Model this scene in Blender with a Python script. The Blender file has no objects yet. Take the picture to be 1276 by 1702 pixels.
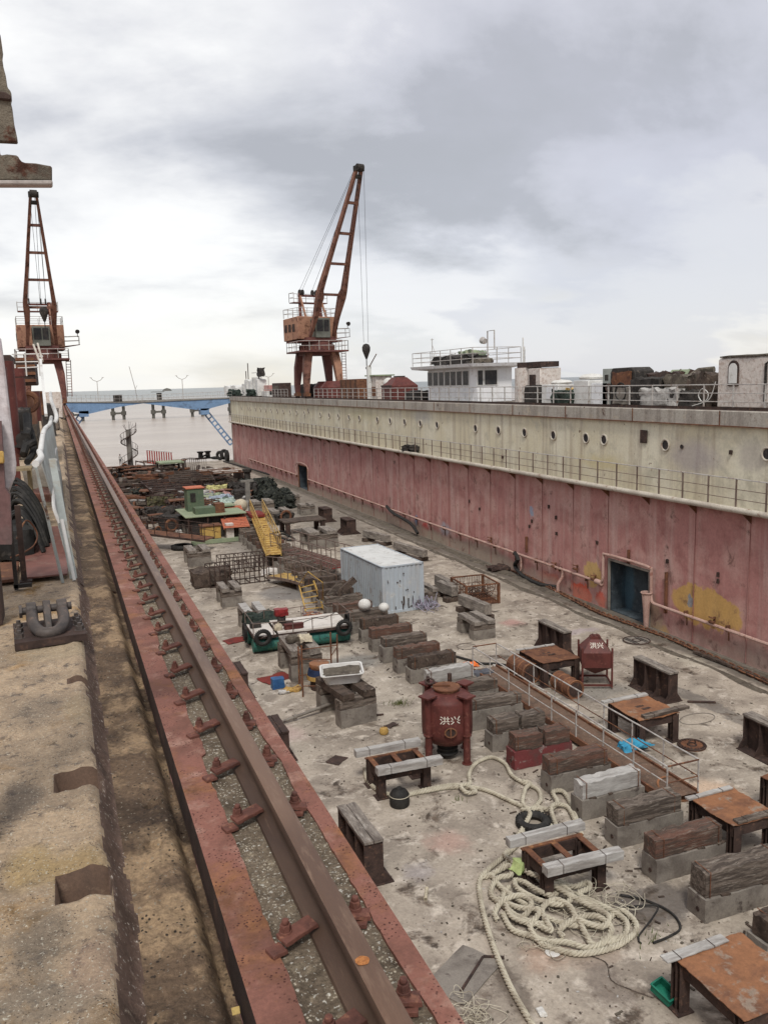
import bpy, math, random
from mathutils import Vector, Matrix, Euler, noise
rnd = random.Random(7)
PI = math.pi
scn = bpy.context.scene
COL = scn.collection
# ------------------------------------------------------------------ camera
F, CX, CY, CAMH = 1400.0, 638.0, 851.0, 12.2
VX, VY, ROLL = 97.0, 651.0, -0.0288
_Y = Vector((VX-CX, -(VY-CY), -F)).normalized()
_h = Vector((VX+1000-CX, -(VY+1000*ROLL-CY), -F))
_Z = _h.cross(_Y).normalized()
if _Z.y < 0: _Z = -_Z
_X = _Y.cross(_Z)
R = Matrix((_X, _Y, _Z))
cam = bpy.data.cameras.new('camera'); camo = bpy.data.objects.new('camera', cam); COL.objects.link(camo)
M4 = R.to_4x4(); M4.translation = (0, 0, CAMH); camo.matrix_world = M4
cam.sensor_fit = 'VERTICAL'; cam.sensor_height = 36; cam.lens = 36*F/1702
cam.clip_start = .05; cam.clip_end = 60000
scn.camera = camo
def ray(x, y): return R @ Vector((x-CX, -(y-CY), -F))
O = Vector((0, 0, CAMH))
def at(x, y, z=0): r = ray(x, y); return O+r*((z-CAMH)/r.z)
def atX(x, y, X): r = ray(x, y); return O+r*(X/r.x)
def atY(x, y, Y): r = ray(x, y); return O+r*(Y/r.y)
# ------------------------------------------------------------------ mesh builder
class MB:
    def __init__(s): s.v = []; s.f = []
    def add(s, vs, fs, xf=None):
        n = len(s.v)
        s.v += [tuple(xf @ Vector(p)) if xf else tuple(p) for p in vs]
        s.f += [tuple(i+n for i in f) for f in fs]; return s
    def box(s, c, d, rot=None):
        x, y, z = d[0]/2, d[1]/2, d[2]/2
        vs = [(-x,-y,-z),(x,-y,-z),(x,y,-z),(-x,y,-z),(-x,-y,z),(x,-y,z),(x,y,z),(-x,y,z)]
        m = Matrix.Translation(c)
        if rot: m = m @ Euler(rot).to_matrix().to_4x4()
        return s.add(vs, [(3,2,1,0),(4,5,6,7),(0,1,5,4),(1,2,6,5),(2,3,7,6),(3,0,4,7)], m)
    def bar(s, a, b, w, h=None):
        a, b = Vector(a), Vector(b); h = h or w
        d = (b-a); L = d.length
        if L < 1e-6: return s
        q = d.to_track_quat('Z', 'Y').to_matrix().to_4x4()
        m = Matrix.Translation((a+b)/2) @ q
        x, y, z = w/2, h/2, L/2
        vs = [(-x,-y,-z),(x,-y,-z),(x,y,-z),(-x,y,-z),(-x,-y,z),(x,-y,z),(x,y,z),(-x,y,z)]
        return s.add(vs, [(3,2,1,0),(4,5,6,7),(0,1,5,4),(1,2,6,5),(2,3,7,6),(3,0,4,7)], m)
    def cyl(s, a, b, r, r2=None, n=12, cap=True):
        a, b = Vector(a), Vector(b); r2 = r if r2 is None else r2
        d = b-a
        q = d.to_track_quat('Z', 'Y').to_matrix()
        vs = []
        for k, (p, rr) in enumerate(((a, r), (b, r2))):
            for i in range(n):
                t = 2*PI*i/n
                vs.append(p+q @ Vector((rr*math.cos(t), rr*math.sin(t), 0)))
        fs = [(i, (i+1) % n, n+(i+1) % n, n+i) for i in range(n)]
        if cap: fs += [tuple(range(n-1, -1, -1)), tuple(range(n, 2*n))]
        return s.add(vs, fs)
    def tube(s, pts, r, n=6, closed=False, cap=True):
        pts = [Vector(p) for p in pts]; m = len(pts)
        if m < 2: return s
        vs = []; up = None
        for i, p in enumerate(pts):
            if closed: t = pts[(i+1) % m]-pts[i-1]
            else: t = pts[min(i+1, m-1)]-pts[max(i-1, 0)]
            t = t.normalized() if t.length > 1e-9 else Vector((0, 0, 1))
            if up is None: up = Vector((0, 0, 1)) if abs(t.z) < .9 else Vector((1, 0, 0))
            up = (up-t*up.dot(t))
            up = up.normalized() if up.length > 1e-6 else t.orthogonal().normalized()
            sd = t.cross(up)
            rr = r[i] if isinstance(r, (list, tuple)) else r
            for k in range(n):
                a = 2*PI*k/n
                vs.append(p+(sd*math.cos(a)+up*math.sin(a))*rr)
        fs = []
        for i in range(m if closed else m-1):
            j = (i+1) % m
            for k in range(n):
                k2 = (k+1) % n
                fs.append((i*n+k, j*n+k, j*n+k2, i*n+k2))
        if cap and not closed: fs += [tuple(range(n)), tuple(range(m*n-1, (m-1)*n-1, -1))]
        return s.add(vs, fs)
    def lathe(s, prof, n=24, c=(0, 0, 0), xf=None, arc=2*PI):
        vs = []; m = len(prof); full = abs(arc-2*PI) < 1e-6; nn = n if full else n+1
        for i in range(nn):
            a = arc*i/n
            for r, z in prof: vs.append((c[0]+r*math.cos(a), c[1]+r*math.sin(a), c[2]+z))
        fs = []
        for i in range(n):
            j = (i+1) % nn
            for k in range(m-1): fs.append((i*m+k, j*m+k, j*m+k+1, i*m+k+1))
        return s.add(vs, fs, xf)
    def prism(s, poly, a, b, axis='z'):
        n = len(poly)
        def mk(p, t):
            return {'z': (p[0], p[1], t), 'y': (p[0], t, p[1]), 'x': (t, p[0], p[1])}[axis]
        vs = [mk(p, a) for p in poly]+[mk(p, b) for p in poly]
        fs = [(i, (i+1) % n, n+(i+1) % n, n+i) for i in range(n)]+[tuple(range(n-1, -1, -1)), tuple(range(n, 2*n))]
        return s.add(vs, fs)
    def torus(s, c, Rr, r, rot=None, N=24, n=10, sq=1.0):
        m = Matrix.Translation(c)
        if rot: m = m @ Euler(rot).to_matrix().to_4x4()
        vs = []
        for i in range(N):
            a = 2*PI*i/N
            for k in range(n):
                b = 2*PI*k/n
                q = Rr+r*math.cos(b)
                vs.append((q*math.cos(a), q*math.sin(a), r*sq*math.sin(b)))
        fs = [(i*n+k, ((i+1) % N)*n+k, ((i+1) % N)*n+(k+1) % n, i*n+(k+1) % n) for i in range(N) for k in range(n)]
        return s.add(vs, fs, m)
    def lat(s, c, d, n=(8, 3, 3), amp=.012, rot=None, seed=0, sag=0, fr=6, taper=0):
        """box with a lattice surface pushed about by noise: weathered timber, broken concrete"""
        nx, ny, nz = n; idx = {}; vs = []; fs = []
        off = Vector((seed*3.1, seed*1.7, seed*5.3))
        m = Matrix.Translation(c)
        if rot: m = m @ Euler(rot).to_matrix().to_4x4()
        def vid(i, j, k):
            key = (i, j, k)
            if key not in idx:
                u, v, w = i/nx-.5, j/ny-.5, k/nz-.5
                p = Vector((u*d[0], v*d[1], w*d[2]))
                nv = noise.noise_vector(p*fr+off)+.5*noise.noise_vector(p*fr*3+off)
                e = (abs(v) > .49)+(abs(w) > .49)+(abs(u) > .49)
                p += nv*amp*(1.0 if e < 2 else 1.5)
                if e >= 2:
                    if abs(v) > .49: p.y -= math.copysign(amp*.25, v)
                    if abs(w) > .49: p.z -= math.copysign(amp*.25, w)
                if w > .49: p.z -= sag*max(0, noise.noise(Vector((u*d[0]*2.2, v*1.5, 0))*1.5+off))*1.6
                p.y *= 1-taper*w
                idx[key] = len(vs); vs.append(p)
            return idx[key]
        for i in range(nx):
            for j in range(ny):
                fs.append((vid(i,j,0), vid(i,j+1,0), vid(i+1,j+1,0), vid(i+1,j,0)))
                fs.append((vid(i,j,nz), vid(i+1,j,nz), vid(i+1,j+1,nz), vid(i,j+1,nz)))
        for i in range(nx):
            for k in range(nz):
                fs.append((vid(i,0,k), vid(i+1,0,k), vid(i+1,0,k+1), vid(i,0,k+1)))
                fs.append((vid(i,ny,k), vid(i,ny,k+1), vid(i+1,ny,k+1), vid(i+1,ny,k)))
        for j in range(ny):
            for k in range(nz):
                fs.append((vid(0,j,k), vid(0,j,k+1), vid(0,j+1,k+1), vid(0,j+1,k)))
                fs.append((vid(nx,j,k), vid(nx,j+1,k), vid(nx,j+1,k+1), vid(nx,j,k+1)))
        return s.add(vs, fs, m)
    def build(s, name, mat, parent=None, bevel=0, smooth=True, label=None):
        me = bpy.data.meshes.new(name); me.from_pydata(s.v, [], s.f)
        mats = mat if isinstance(mat, list) else [mat]
        for q in mats: me.materials.append(q)
        me.update()
        if smooth:
            me.polygons.foreach_set('use_smooth', [True]*len(me.polygons))
            me.set_sharp_from_angle(angle=math.radians(38))
        o = bpy.data.objects.new(name, me); COL.objects.link(o)
        if parent: o.parent = parent
        if bevel:
            b = o.modifiers.new('bevel', 'BEVEL'); b.width = bevel; b.segments = 1; b.limit_method = 'ANGLE'
        if label: o['label'] = label
        return o
def thing(name, label, cat, loc=(0, 0, 0), rz=0, group=None, rot=None):
    o = bpy.data.objects.new(name, None); COL.objects.link(o); o.empty_display_size = .1
    o.location = loc; o.rotation_euler = rot or (0, 0, rz)
    o['label'] = label; o['category'] = cat
    if group: o['group'] = group
    return o
def tag(o, label, cat, group=None, loc=None, rz=None):
    o['label'] = label; o['category'] = cat
    if group: o['group'] = group
    if loc is not None: o.location = loc
    if rz is not None: o.rotation_euler = (0, 0, rz)
    return o
def struct(o, kind='structure'): o['kind'] = kind; return o
KIDS = {}
def dup(root, loc, rz=None, label=None, group=None, scale=None):
    r = root.copy(); COL.objects.link(r); r.location = loc
    if rz is not None: r.rotation_euler = (0, 0, rz)
    if scale: r.scale = scale
    if label: r['label'] = label
    if group: r['group'] = group
    if root.name not in KIDS: KIDS[root.name] = [(ch, list(ch.children)) for ch in root.children]
    for ch, gs in KIDS[root.name]:
        c = ch.copy(); COL.objects.link(c); c.parent = r
        for g in gs: d = g.copy(); COL.objects.link(d); d.parent = c
    return r
def cr(pts, step=.05, closed=False):
    """Catmull-Rom through pts, resampled"""
    P = [Vector(p) for p in pts]; n = len(P); out = []
    for i in range(n if closed else n-1):
        if closed: p0, p1, p2, p3 = P[i-1], P[i], P[(i+1) % n], P[(i+2) % n]
        else: p0, p1, p2, p3 = P[max(i-1, 0)], P[i], P[i+1], P[min(i+2, n-1)]
        m = max(2, int((p2-p1).length/step))
        for k in range(m):
            t = k/m
            out.append(.5*((2*p1)+(p2-p0)*t+(2*p0-5*p1+4*p2-p3)*t*t+(3*p1-p0-3*p2+p3)*t**3))
    if not closed: out.append(P[-1])
    return out
def rope(mb, pts, r, pitch=.30, strands=3, n=6, step=.035):
    C = cr(pts, step); L = 0; S = [[] for _ in range(strands)]; up = Vector((0, 0, 1))
    for i, p in enumerate(C):
        t = (C[min(i+1, len(C)-1)]-C[max(i-1, 0)])
        if t.length < 1e-9: continue
        t.normalize(); up = up-t*up.dot(t)
        up = up.normalized() if up.length > 1e-5 else t.orthogonal().normalized()
        sd = t.cross(up)
        if i: L += (p-C[i-1]).length
        for k in range(strands):
            a = 2*PI*(L/pitch+k/strands)
            S[k].append(p+(sd*math.cos(a)+up*math.sin(a))*r*.56)
    for q in S: mb.tube(q, r*.50, n)
    return mb
# ------------------------------------------------------------------ materials
def lin(c):
    """sRGB 0-255 -> linear"""
    return tuple(((v/255)/12.92 if v/255 <= .04045 else ((v/255+.055)/1.055)**2.4) for v in c)
class NT:
    def __init__(s, m): s.t = m.node_tree; s.n = s.t.nodes; s.l = s.t.links
    def new(s, ty, **k):
        n = s.n.new(ty)
        for a, b in k.items():
            if a.startswith('i_'): n.inputs[int(a[2:])].default_value = b
            else: setattr(n, a, b)
        return n
    def link(s, a, b): s.l.new(a, b)
    def noise(s, vec, scale, detail=6, rough=.6, dist=0):
        n = s.new('ShaderNodeTexNoise'); n.inputs['Scale'].default_value = scale
        n.inputs['Detail'].default_value = detail; n.inputs['Roughness'].default_value = rough
        n.inputs['Distortion'].default_value = dist
        if vec: s.link(vec, n.inputs['Vector'])
        return n
    def mapr(s, val, a, b, c=0, d=1, sm=False):
        n = s.new('ShaderNodeMapRange'); n.interpolation_type = 'SMOOTHSTEP' if sm else 'LINEAR'
        s.link(val, n.inputs[0])
        for i, x in enumerate((a, b, c, d)): n.inputs[i+1].default_value = x
        return n.outputs[0]
    def mix(s, fac, a, b, mode='MIX'):
        n = s.new('ShaderNodeMix', data_type='RGBA', blend_type=mode)
        if isinstance(fac, (int, float)): n.inputs[0].default_value = fac
        else: s.link(fac, n.inputs[0])
        for k, x in ((6, a), (7, b)):
            if isinstance(x, (tuple, list)): n.inputs[k].default_value = tuple(x)[:3]+(1,)
            else: s.link(x, n.inputs[k])
        return n.outputs[2]
    def math(s, op, a, b=None):
        n = s.new('ShaderNodeMath', operation=op)
        for i, x in enumerate((a, b)):
            if x is None: continue
            if isinstance(x, (int, float)): n.inputs[i].default_value = x
            else: s.link(x, n.inputs[i])
        return n.outputs[0]
def mat(name, c1, c2=None, c3=None, s=2.0, t2=(.45, .62), c3t=(.56, .66), s3=5.0, rust=None, rustt=(.58, .64), rs=3.0,
        streak=None, rough=.85, bump=.4, bs=25.0, bd=.01, metal=0, speck=None, spt=(.66, .70), ss=60, patches=None, pw=.5,
        stretch=(1, 1, 1), grain=.25, coat=0, gs=None, local=False, cell=None):
    m = bpy.data.materials.new(name); m.use_nodes = True; N = NT(m)
    bsdf = N.n['Principled BSDF']
    if local: P = N.new('ShaderNodeTexCoord').outputs['Object']
    else: P = N.new('ShaderNodeNewGeometry').outputs['Position']
    if stretch != (1, 1, 1):
        mp = N.new('ShaderNodeMapping'); mp.inputs['Scale'].default_value = stretch; N.link(P, mp.inputs[0]); V = mp.outputs[0]
    else: V = P
    c2 = c2 or tuple(x*.75 for x in c1)
    n1 = N.noise(V, s, 7, .62, .3)
    col = N.mix(N.mapr(n1.outputs[0], t2[0], t2[1]), c1, c2)
    if c3:
        n3 = N.noise(V, s3, 8, .66, .2)
        col = N.mix(N.mapr(n3.outputs[0], c3t[0], c3t[1]), col, c3)
    if streak:   # vertical run-off marks: (colour, amount, fineness)
        sc, am, fi = streak
        mp = N.new('ShaderNodeMapping'); mp.inputs['Scale'].default_value = (fi, fi, fi*.06); N.link(P, mp.inputs[0])
        ns = N.noise(mp.outputs[0], 1.0, 6, .65)
        col = N.mix(N.math('MULTIPLY', N.mapr(ns.outputs[0], .48, .68), am), col, sc)
    if patches:
        nw = N.noise(P, 1.3, 6, .7); sub = N.new('ShaderNodeVectorMath', operation='MULTIPLY_ADD')
        N.link(nw.outputs['Color'], sub.inputs[0]); sub.inputs[1].default_value = (pw*2,)*3; sub.inputs[2].default_value = (-pw,)*3
        ad = N.new('ShaderNodeVectorMath', operation='ADD'); N.link(P, ad.inputs[0]); N.link(sub.outputs[0], ad.inputs[1])
        for (pc, pr, pcol, soft, st) in patches:
            q = N.new('ShaderNodeVectorMath', operation='SUBTRACT'); N.link(ad.outputs[0], q.inputs[0]); q.inputs[1].default_value = pc
            q2 = N.new('ShaderNodeVectorMath', operation='DIVIDE'); N.link(q.outputs[0], q2.inputs[0]); q2.inputs[1].default_value = pr
            q3 = N.new('ShaderNodeVectorMath', operation='LENGTH'); N.link(q2.outputs[0], q3.inputs[0])
            col = N.mix(N.mapr(q3.outputs['Value'], 1-soft, 1, st, 0, True), col, pcol)
    if rust:
        nr = N.noise(V, rs, 9, .7, .4)
        rc = N.mix(N.mapr(N.noise(V, rs*4, 4).outputs[0], .4, .6), rust, tuple(x*.45 for x in rust))
        col = N.mix(N.mapr(nr.outputs[0], rustt[0], rustt[1]), col, rc)
    if speck:
        nsp = N.noise(P, ss, 3, .6)
        col = N.mix(N.mapr(nsp.outputs[0], spt[0], spt[1]), col, speck)
    if cell:   # pits / chips: (scale, size, colour)
        vo = N.new('ShaderNodeTexVoronoi'); vo.inputs['Scale'].default_value = cell[0]; N.link(P, vo.inputs['Vector'])
        msk = N.math('MULTIPLY', N.mapr(vo.outputs['Distance'], cell[1], cell[1]*.6), N.mapr(N.noise(P, cell[0]*.13, 3).outputs[0], .46, .56))
        col = N.mix(msk, col, cell[2])
    nb = N.noise(V, bs, 8, .7)
    ng = N.noise(V, gs or bs*.6, 6, .75)
    g = N.mapr(ng.outputs[0], .3, .7, 1-grain, 1+grain)
    cm = N.new('ShaderNodeCombineColor'); [N.link(g, cm.inputs[i]) for i in range(3)]
    col = N.mix(1.0, col, cm.outputs[0], 'MULTIPLY')
    N.link(col, bsdf.inputs['Base Color'])
    bsdf.inputs['Metallic'].default_value = metal; bsdf.inputs['Specular IOR Level'].default_value = .2
    N.link(N.mapr(ng.outputs[0], .3, .7, max(.05, rough-.12), min(1, rough+.1)), bsdf.inputs['Roughness'])
    if bump:
        b = N.new('ShaderNodeBump'); b.inputs['Strength'].default_value = bump; b.inputs['Distance'].default_value = bd
        N.link(nb.outputs[0], b.inputs['Height']); N.link(b.outputs[0], bsdf.inputs['Normal'])
    if coat: bsdf.inputs['Coat Weight'].default_value = coat
    return m
RUST = (.20, .075, .035); DRUST = (.085, .035, .022)
m_wood = mat('weathered_timber', (.185,.150,.122), (.085,.067,.055), (.31,.27,.225), s=3.2, s3=7, c3t=(.55,.68), stretch=(.3,2.6,2.6), bs=26, bump=1, bd=.03, grain=.42, t2=(.42,.56))
m_wood_y = mat('weathered_timber_lengthwise', (.24,.21,.18), (.13,.11,.095), (.36,.33,.29), s=3.2, s3=7, c3t=(.54,.68), stretch=(1.6,.35,1.6), bs=26, bump=.7, bd=.02, grain=.35)
m_wood_lt = mat('silvered_timber', (.40,.385,.36), (.27,.25,.23), (.50,.49,.46), s=3, s3=8, stretch=(.3,1.8,1.8), bs=24, bump=.6, bd=.015, grain=.22)
m_wood_dk = mat('dark_timber', (.095,.07,.055), (.042,.031,.025), (.21,.175,.14), s=3, s3=6, c3t=(.58,.7), bs=24, bump=.7, bd=.02, grain=.4)
m_wood_rd = mat('reddish_timber', (.155,.082,.06), (.095,.07,.056), (.25,.20,.16), s=2.6, s3=6, stretch=(.3,2.6,2.6), bs=26, bump=1, bd=.03, grain=.42, t2=(.42,.56))
m_block = mat('block_concrete', (.235,.21,.18), (.15,.13,.112), (.085,.068,.06), s=1.6, s3=2.4, c3t=(.58,.68), bs=40, bump=.5, grain=.2)
m_block_rd = mat('red_stained_concrete', (.17,.045,.045), (.12,.06,.055), (.25,.21,.19), s=1.6, s3=3, c3t=(.56,.62), bs=40, bump=.5)
m_rust = mat('rusted_steel', (.165,.075,.042), (.09,.042,.028), (.27,.13,.06), s=2.2, s3=5, bs=40, bump=.5, rough=.8, grain=.3)
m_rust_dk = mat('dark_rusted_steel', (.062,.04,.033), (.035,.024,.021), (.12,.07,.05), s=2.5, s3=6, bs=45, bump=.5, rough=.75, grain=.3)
m_rust_or = mat('orange_rust_plate', (.27,.125,.062), (.155,.075,.045), (.27,.205,.155), s=1.4, s3=2.2, c3t=(.56,.64), bs=50, bump=.35, rough=.6, grain=.22, gs=12)
m_tankred = mat('maroon_painted_steel', (.12,.037,.031), (.085,.028,.024), (.17,.065,.05), s=2.0, s3=6, rust=(.12,.05,.03), rustt=(.60,.68), rs=4, bs=60, bump=.2, rough=.55, grain=.15)
m_redplate = mat('red_oxide_plate', (.24,.105,.078), (.165,.075,.055), (.33,.19,.145), s=3, s3=5, c3t=(.54,.66), rust=(.28,.125,.055), rustt=(.50,.66), rs=2.2, bs=160, bump=.35, bd=.004, rough=.75, grain=.22, gs=70, cell=(75,.34,(.07,.025,.02)))
m_railbrown = mat('rail_steel', (.09,.055,.038), (.062,.038,.028), (.13,.08,.055), s=1.2, s3=10, c3t=(.55,.75), stretch=(4,.5,4), bs=160, bump=.25, bd=.003, rough=.55, grain=.13, gs=90)  # rail sides and foot: shade below the head put into the colour
m_clip = mat('clip_steel', (.15,.062,.046), (.085,.038,.030), (.24,.11,.07), s=9, s3=20, bs=160, bump=.5, bd=.004, rough=.75, grain=.25, gs=80)
m_pink = None
m_crane = mat('orange_brown_crane_paint', (.235,.115,.08), (.17,.08,.06), (.11,.055,.043), s=.8, s3=1.5, rust=(.11,.05,.035), rustt=(.50,.62), rs=1.4, bs=20, bump=.2, rough=.7, streak=((.12,.05,.035), .6, 1.5))
m_cranelt = mat('faded_orange_and_sunlit_leg', (.37,.20,.13), (.29,.15,.10), (.20,.09,.065), s=.8, s3=1.5, rust=(.15,.07,.045), rustt=(.53,.64), rs=1.3, bs=20, bump=.2, rough=.7)  # faded paint; on a crane leg the sunlit side is put into this colour
m_cranedk = mat('maroon_crane_and_shaded_leg', (.15,.062,.052), (.105,.045,.04), (.21,.10,.075), s=.9, s3=2, bs=20, bump=.2, rough=.7)  # maroon paint; on crane legs the shade is put into this colour
m_white = mat('old_white_paint', (.66,.65,.62), (.56,.55,.52), (.42,.38,.33), s=1.5, s3=3, c3t=(.6,.7), rust=(.22,.10,.06), rustt=(.66,.70), rs=2.5, bs=40, bump=.2, rough=.6, grain=.1)
m_whitepeel = mat('peeling_white_paint', (.62,.56,.51), (.56,.51,.46), (.46,.38,.33), s=2.5, s3=6, c3t=(.50,.60), rust=(.26,.17,.13), rustt=(.63,.67), rs=7, bs=30, bump=.5, rough=.8, grain=.15)
m_railing = mat('grey_white_pipe_paint', (.45,.43,.40), (.33,.30,.28), (.24,.14,.10), s=2, s3=6, bs=40, bump=.1, rough=.6)
m_raildk = mat('brown_pipe', (.19,.145,.12), (.12,.085,.07), s=2, bs=40, bump=.1, rough=.7)
m_black = mat('black_rubber', (.022,.021,.020), (.035,.033,.03), (.06,.055,.05), s=4, s3=9, bs=60, bump=.3, rough=.7)
m_dark = mat('blackened_scrap', (.045,.04,.036), (.025,.022,.02), (.11,.09,.075), s=3, s3=7, bs=30, bump=.6, rough=.85, grain=.35)
m_green_dk = mat('dark_green_net', (.035,.05,.04), (.02,.028,.025), (.07,.08,.06), s=6, s3=14, bs=30, bump=.8, bd=.03)
m_glass = mat('dark_window', (.03,.03,.032), (.06,.052,.048), s=2, bs=10, bump=0, rough=.25, grain=.05)
m_yellow = mat('faded_yellow_paint', (.50,.33,.10), (.40,.25,.08), (.26,.14,.06), s=1.5, s3=3, rust=(.20,.09,.04), rustt=(.57,.63), rs=3, bs=30, bump=.2, rough=.65)
m_orange = mat('faded_orange_red_paint', (.48,.16,.09), (.40,.13,.08), (.30,.12,.08), s=1.5, s3=3, rust=(.14,.05,.03), rustt=(.60,.66), rs=3, bs=30, bump=.2)
m_green = mat('dull_green_paint', (.115,.15,.095), (.09,.125,.085), (.18,.19,.12), s=1, s3=2, rust=(.13,.08,.05), rustt=(.6,.66), rs=2, bs=30, bump=.2)
m_greenlt = mat('pale_green_canopy', (.27,.31,.20), (.22,.27,.18), (.34,.34,.24), s=1, s3=2, bs=30, bump=.2)
m_redfloor = mat('dark_red_steps', (.20,.040,.032), (.15,.032,.028), (.10,.03,.025), s=1, s3=2, bs=30, bump=.2)
m_rope = mat('mooring_rope', (.50,.46,.36), (.36,.32,.245), (.24,.20,.155), s=2.2, s3=5, c3t=(.57,.7), bs=90, bump=.8, bd=.008, rough=.95, grain=.2)
m_plastic_g = mat('green_plastic', (.02,.17,.11), (.015,.13,.085), s=3, bs=20, bump=0, rough=.4, grain=.08)
m_lime = mat('lime_foam', (.42,.50,.22), (.35,.43,.18), s=3, bs=20, bump=.1, rough=.8)
m_blue = mat('blue_plastic_sheet', (.05,.30,.46), (.04,.22,.36), (.12,.42,.55), s=4, s3=8, bs=20, bump=.3, rough=.5)
m_teal = mat('teal_drum_paint', (.03,.12,.105), (.04,.16,.125), (.09,.17,.10), s=1.2, s3=2.5, rust=(.05,.05,.04), rustt=(.6,.66), rs=3, bs=20, bump=.2, rough=.6)
m_bridge = mat('blue_bridge_paint', (.20,.315,.48), (.175,.28,.435), (.13,.19,.29), s=.4, s3=.9, rust=(.20,.13,.10), rustt=(.65,.7), rs=.8, bs=10, bump=.1, rough=.6)
m_ledge = mat('pale_pipe_paint', (.50,.455,.38), (.40,.35,.29), (.30,.22,.17), s=1, s3=2.5, bs=30, bump=.3, rough=.8)
m_pipe = mat('pink_pipe_paint', (.46,.31,.26), (.38,.24,.20), (.28,.13,.10), s=1, s3=2.5, bs=30, bump=.2, rough=.75)
m_buoy = mat('cream_float', (.52,.46,.34), (.44,.38,.28), (.32,.28,.22), s=2, s3=4, bs=20, bump=.2)
m_foam = mat('white_float', (.62,.61,.57), (.52,.50,.46), s=4, bs=40, bump=.2)
m_orangecl = mat('orange_cloth', (.85,.22,.06), (.72,.16,.05), s=5, bs=20, bump=.3)
m_gravel = mat('aggregate_concrete', (.20,.155,.11), (.11,.083,.058), (.29,.235,.165), s=6, s3=14, c3t=(.52,.66), speck=(.56,.53,.46), spt=(.60,.64), ss=60, bs=120, bump=1.0, bd=.012, grain=.5, gs=75, cell=(80,.34,(.50,.44,.34)))
m_jetty = mat('jetty_concrete', (.22,.205,.18), (.17,.155,.14), s=.3, bs=4, bump=.2)
m_skin = mat('skin', (.35,.20,.14), s=5, bs=20, bump=0)
m_shirt = mat('pale_shirt', (.55,.53,.50), s=5, bs=20, bump=.1)
m_trousers = mat('dark_trousers', (.06,.055,.06), s=5, bs=20, bump=.1)
m_lettering = mat('cream_lettering', (.80,.76,.66), (.72,.68,.58), s=20, bs=60, bump=0, grain=.12)
m_ply = mat('white_deck_sheet', (.62,.58,.53), (.52,.48,.43), (.38,.33,.28), s=1, s3=3, c3t=(.58,.68), bs=30, bump=.1, grain=.1)
m_mesh = mat('rusty_grating', (.16,.10,.07), (.11,.075,.055), (.22,.16,.12), s=3, s3=9, bs=60, bump=.6, bd=.01, grain=.4)
# ------------------------------------------------------------------ world, light
w = bpy.data.worlds.new('World'); scn.world = w; w.use_nodes = True
N = NT(w); bg = N.n['Background']; bg.inputs['Strength'].default_value = .1
SUN_EL, SUN_AZ = math.radians(54), math.radians(202)
sky = N.new('ShaderNodeTexSky', sky_type='NISHITA', sun_disc=False, sun_elevation=SUN_EL, sun_rotation=SUN_AZ)
tc = N.new('ShaderNodeTexCoord'); sep = N.new('ShaderNodeSeparateXYZ'); N.link(tc.outputs['Generated'], sep.inputs[0])
zz = N.math('ADD', N.math('MAXIMUM', sep.outputs[2], 0.0), .30)
cx_, cy_ = N.math('DIVIDE', sep.outputs[0], zz), N.math('DIVIDE', sep.outputs[1], zz)
cb = N.new('ShaderNodeCombineXYZ'); N.link(cx_, cb.inputs[0]); N.link(cy_, cb.inputs[1]); cb.inputs[2].default_value = 3.7
mp = N.new('ShaderNodeMapping'); mp.inputs['Scale'].default_value = (1.05, 1.35, 1); mp.inputs['Rotation'].default_value = (0, 0, .5); N.link(cb.outputs[0], mp.inputs[0])
na = N.noise(mp.outputs[0], 1.2, 10, .55, .15)
nb = N.noise(mp.outputs[0], .5, 3, .5)
cv = N.math('ADD', N.math('MULTIPLY', na.outputs[0], .68), N.math('MULTIPLY', nb.outputs[0], .32))
ramp = N.new('ShaderNodeValToRGB'); N.link(cv, ramp.inputs[0])
e = ramp.color_ramp.elements; e[0].position = .40; e[0].color = (3.9, 3.95, 4.2, 1); e[1].position = .575; e[1].color = (8.8, 8.75, 8.6, 1)
q = e.new(.455); q.color = (5.3, 5.35, 5.65, 1); q = e.new(.51); q.color = (6.7, 6.7, 6.85, 1)
colr = ramp.outputs[0]
ytop = N.mapr(sep.outputs[2], .30, .62, 0, .35, True)
colr = N.mix(ytop, colr, (6.1, 6.1, 6.6))
hz = N.mapr(sep.outputs[2], .015, .15, 1, 0, True)
band = N.noise(mp.outputs[0], 1.1, 5, .55)
hcol = N.mix(N.mapr(sep.outputs[2], .0, .07, 0, 1, True), (7.6, 7.2, 6.3), (8.2, 7.9, 7.3))
hcol = N.mix(N.mapr(band.outputs[0], .42, .6, 0, .55), hcol, (6.0, 6.3, 6.6))
colr = N.mix(N.math('MULTIPLY', hz, .85), colr, hcol)
def mass(px, py, tight):   # direction-weighted cloud mass, broken up by the cloud noise
    d = ray(px, py).normalized(); dp = N.new('ShaderNodeVectorMath', operation='DOT_PRODUCT'); N.link(tc.outputs['Generated'], dp.inputs[0]); dp.inputs[1].default_value = d
    v = N.math('ADD', dp.outputs['Value'], N.math('MULTIPLY', N.math('SUBTRACT', na.outputs[0], .5), .16)); return N.mapr(v, tight, 1.0, 0, 1, True)
for (px, py, ti, c_, st) in ((1250, 330, .955, (5.0,5.05,5.75), .6), (900, 120, .95, (5.3,5.3,6.0), .5), (760, 520, .975, (6.0,6.15,6.6), .5), (150, 430, .965, (9.0,8.9,8.7), .55), (700, 330, .985, (8.2,8.1,8.1), .5), (1230, 500, .985, (8.6,8.4,7.9), .5), (1100, 430, .988, (5.4,5.5,6.1), .55)):
    colr = N.mix(N.math('MULTIPLY', mass(px, py, ti), st), colr, c_)
colr = N.mix(.12, colr, sky.outputs[0])
N.link(colr, bg.inputs['Color'])
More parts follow.
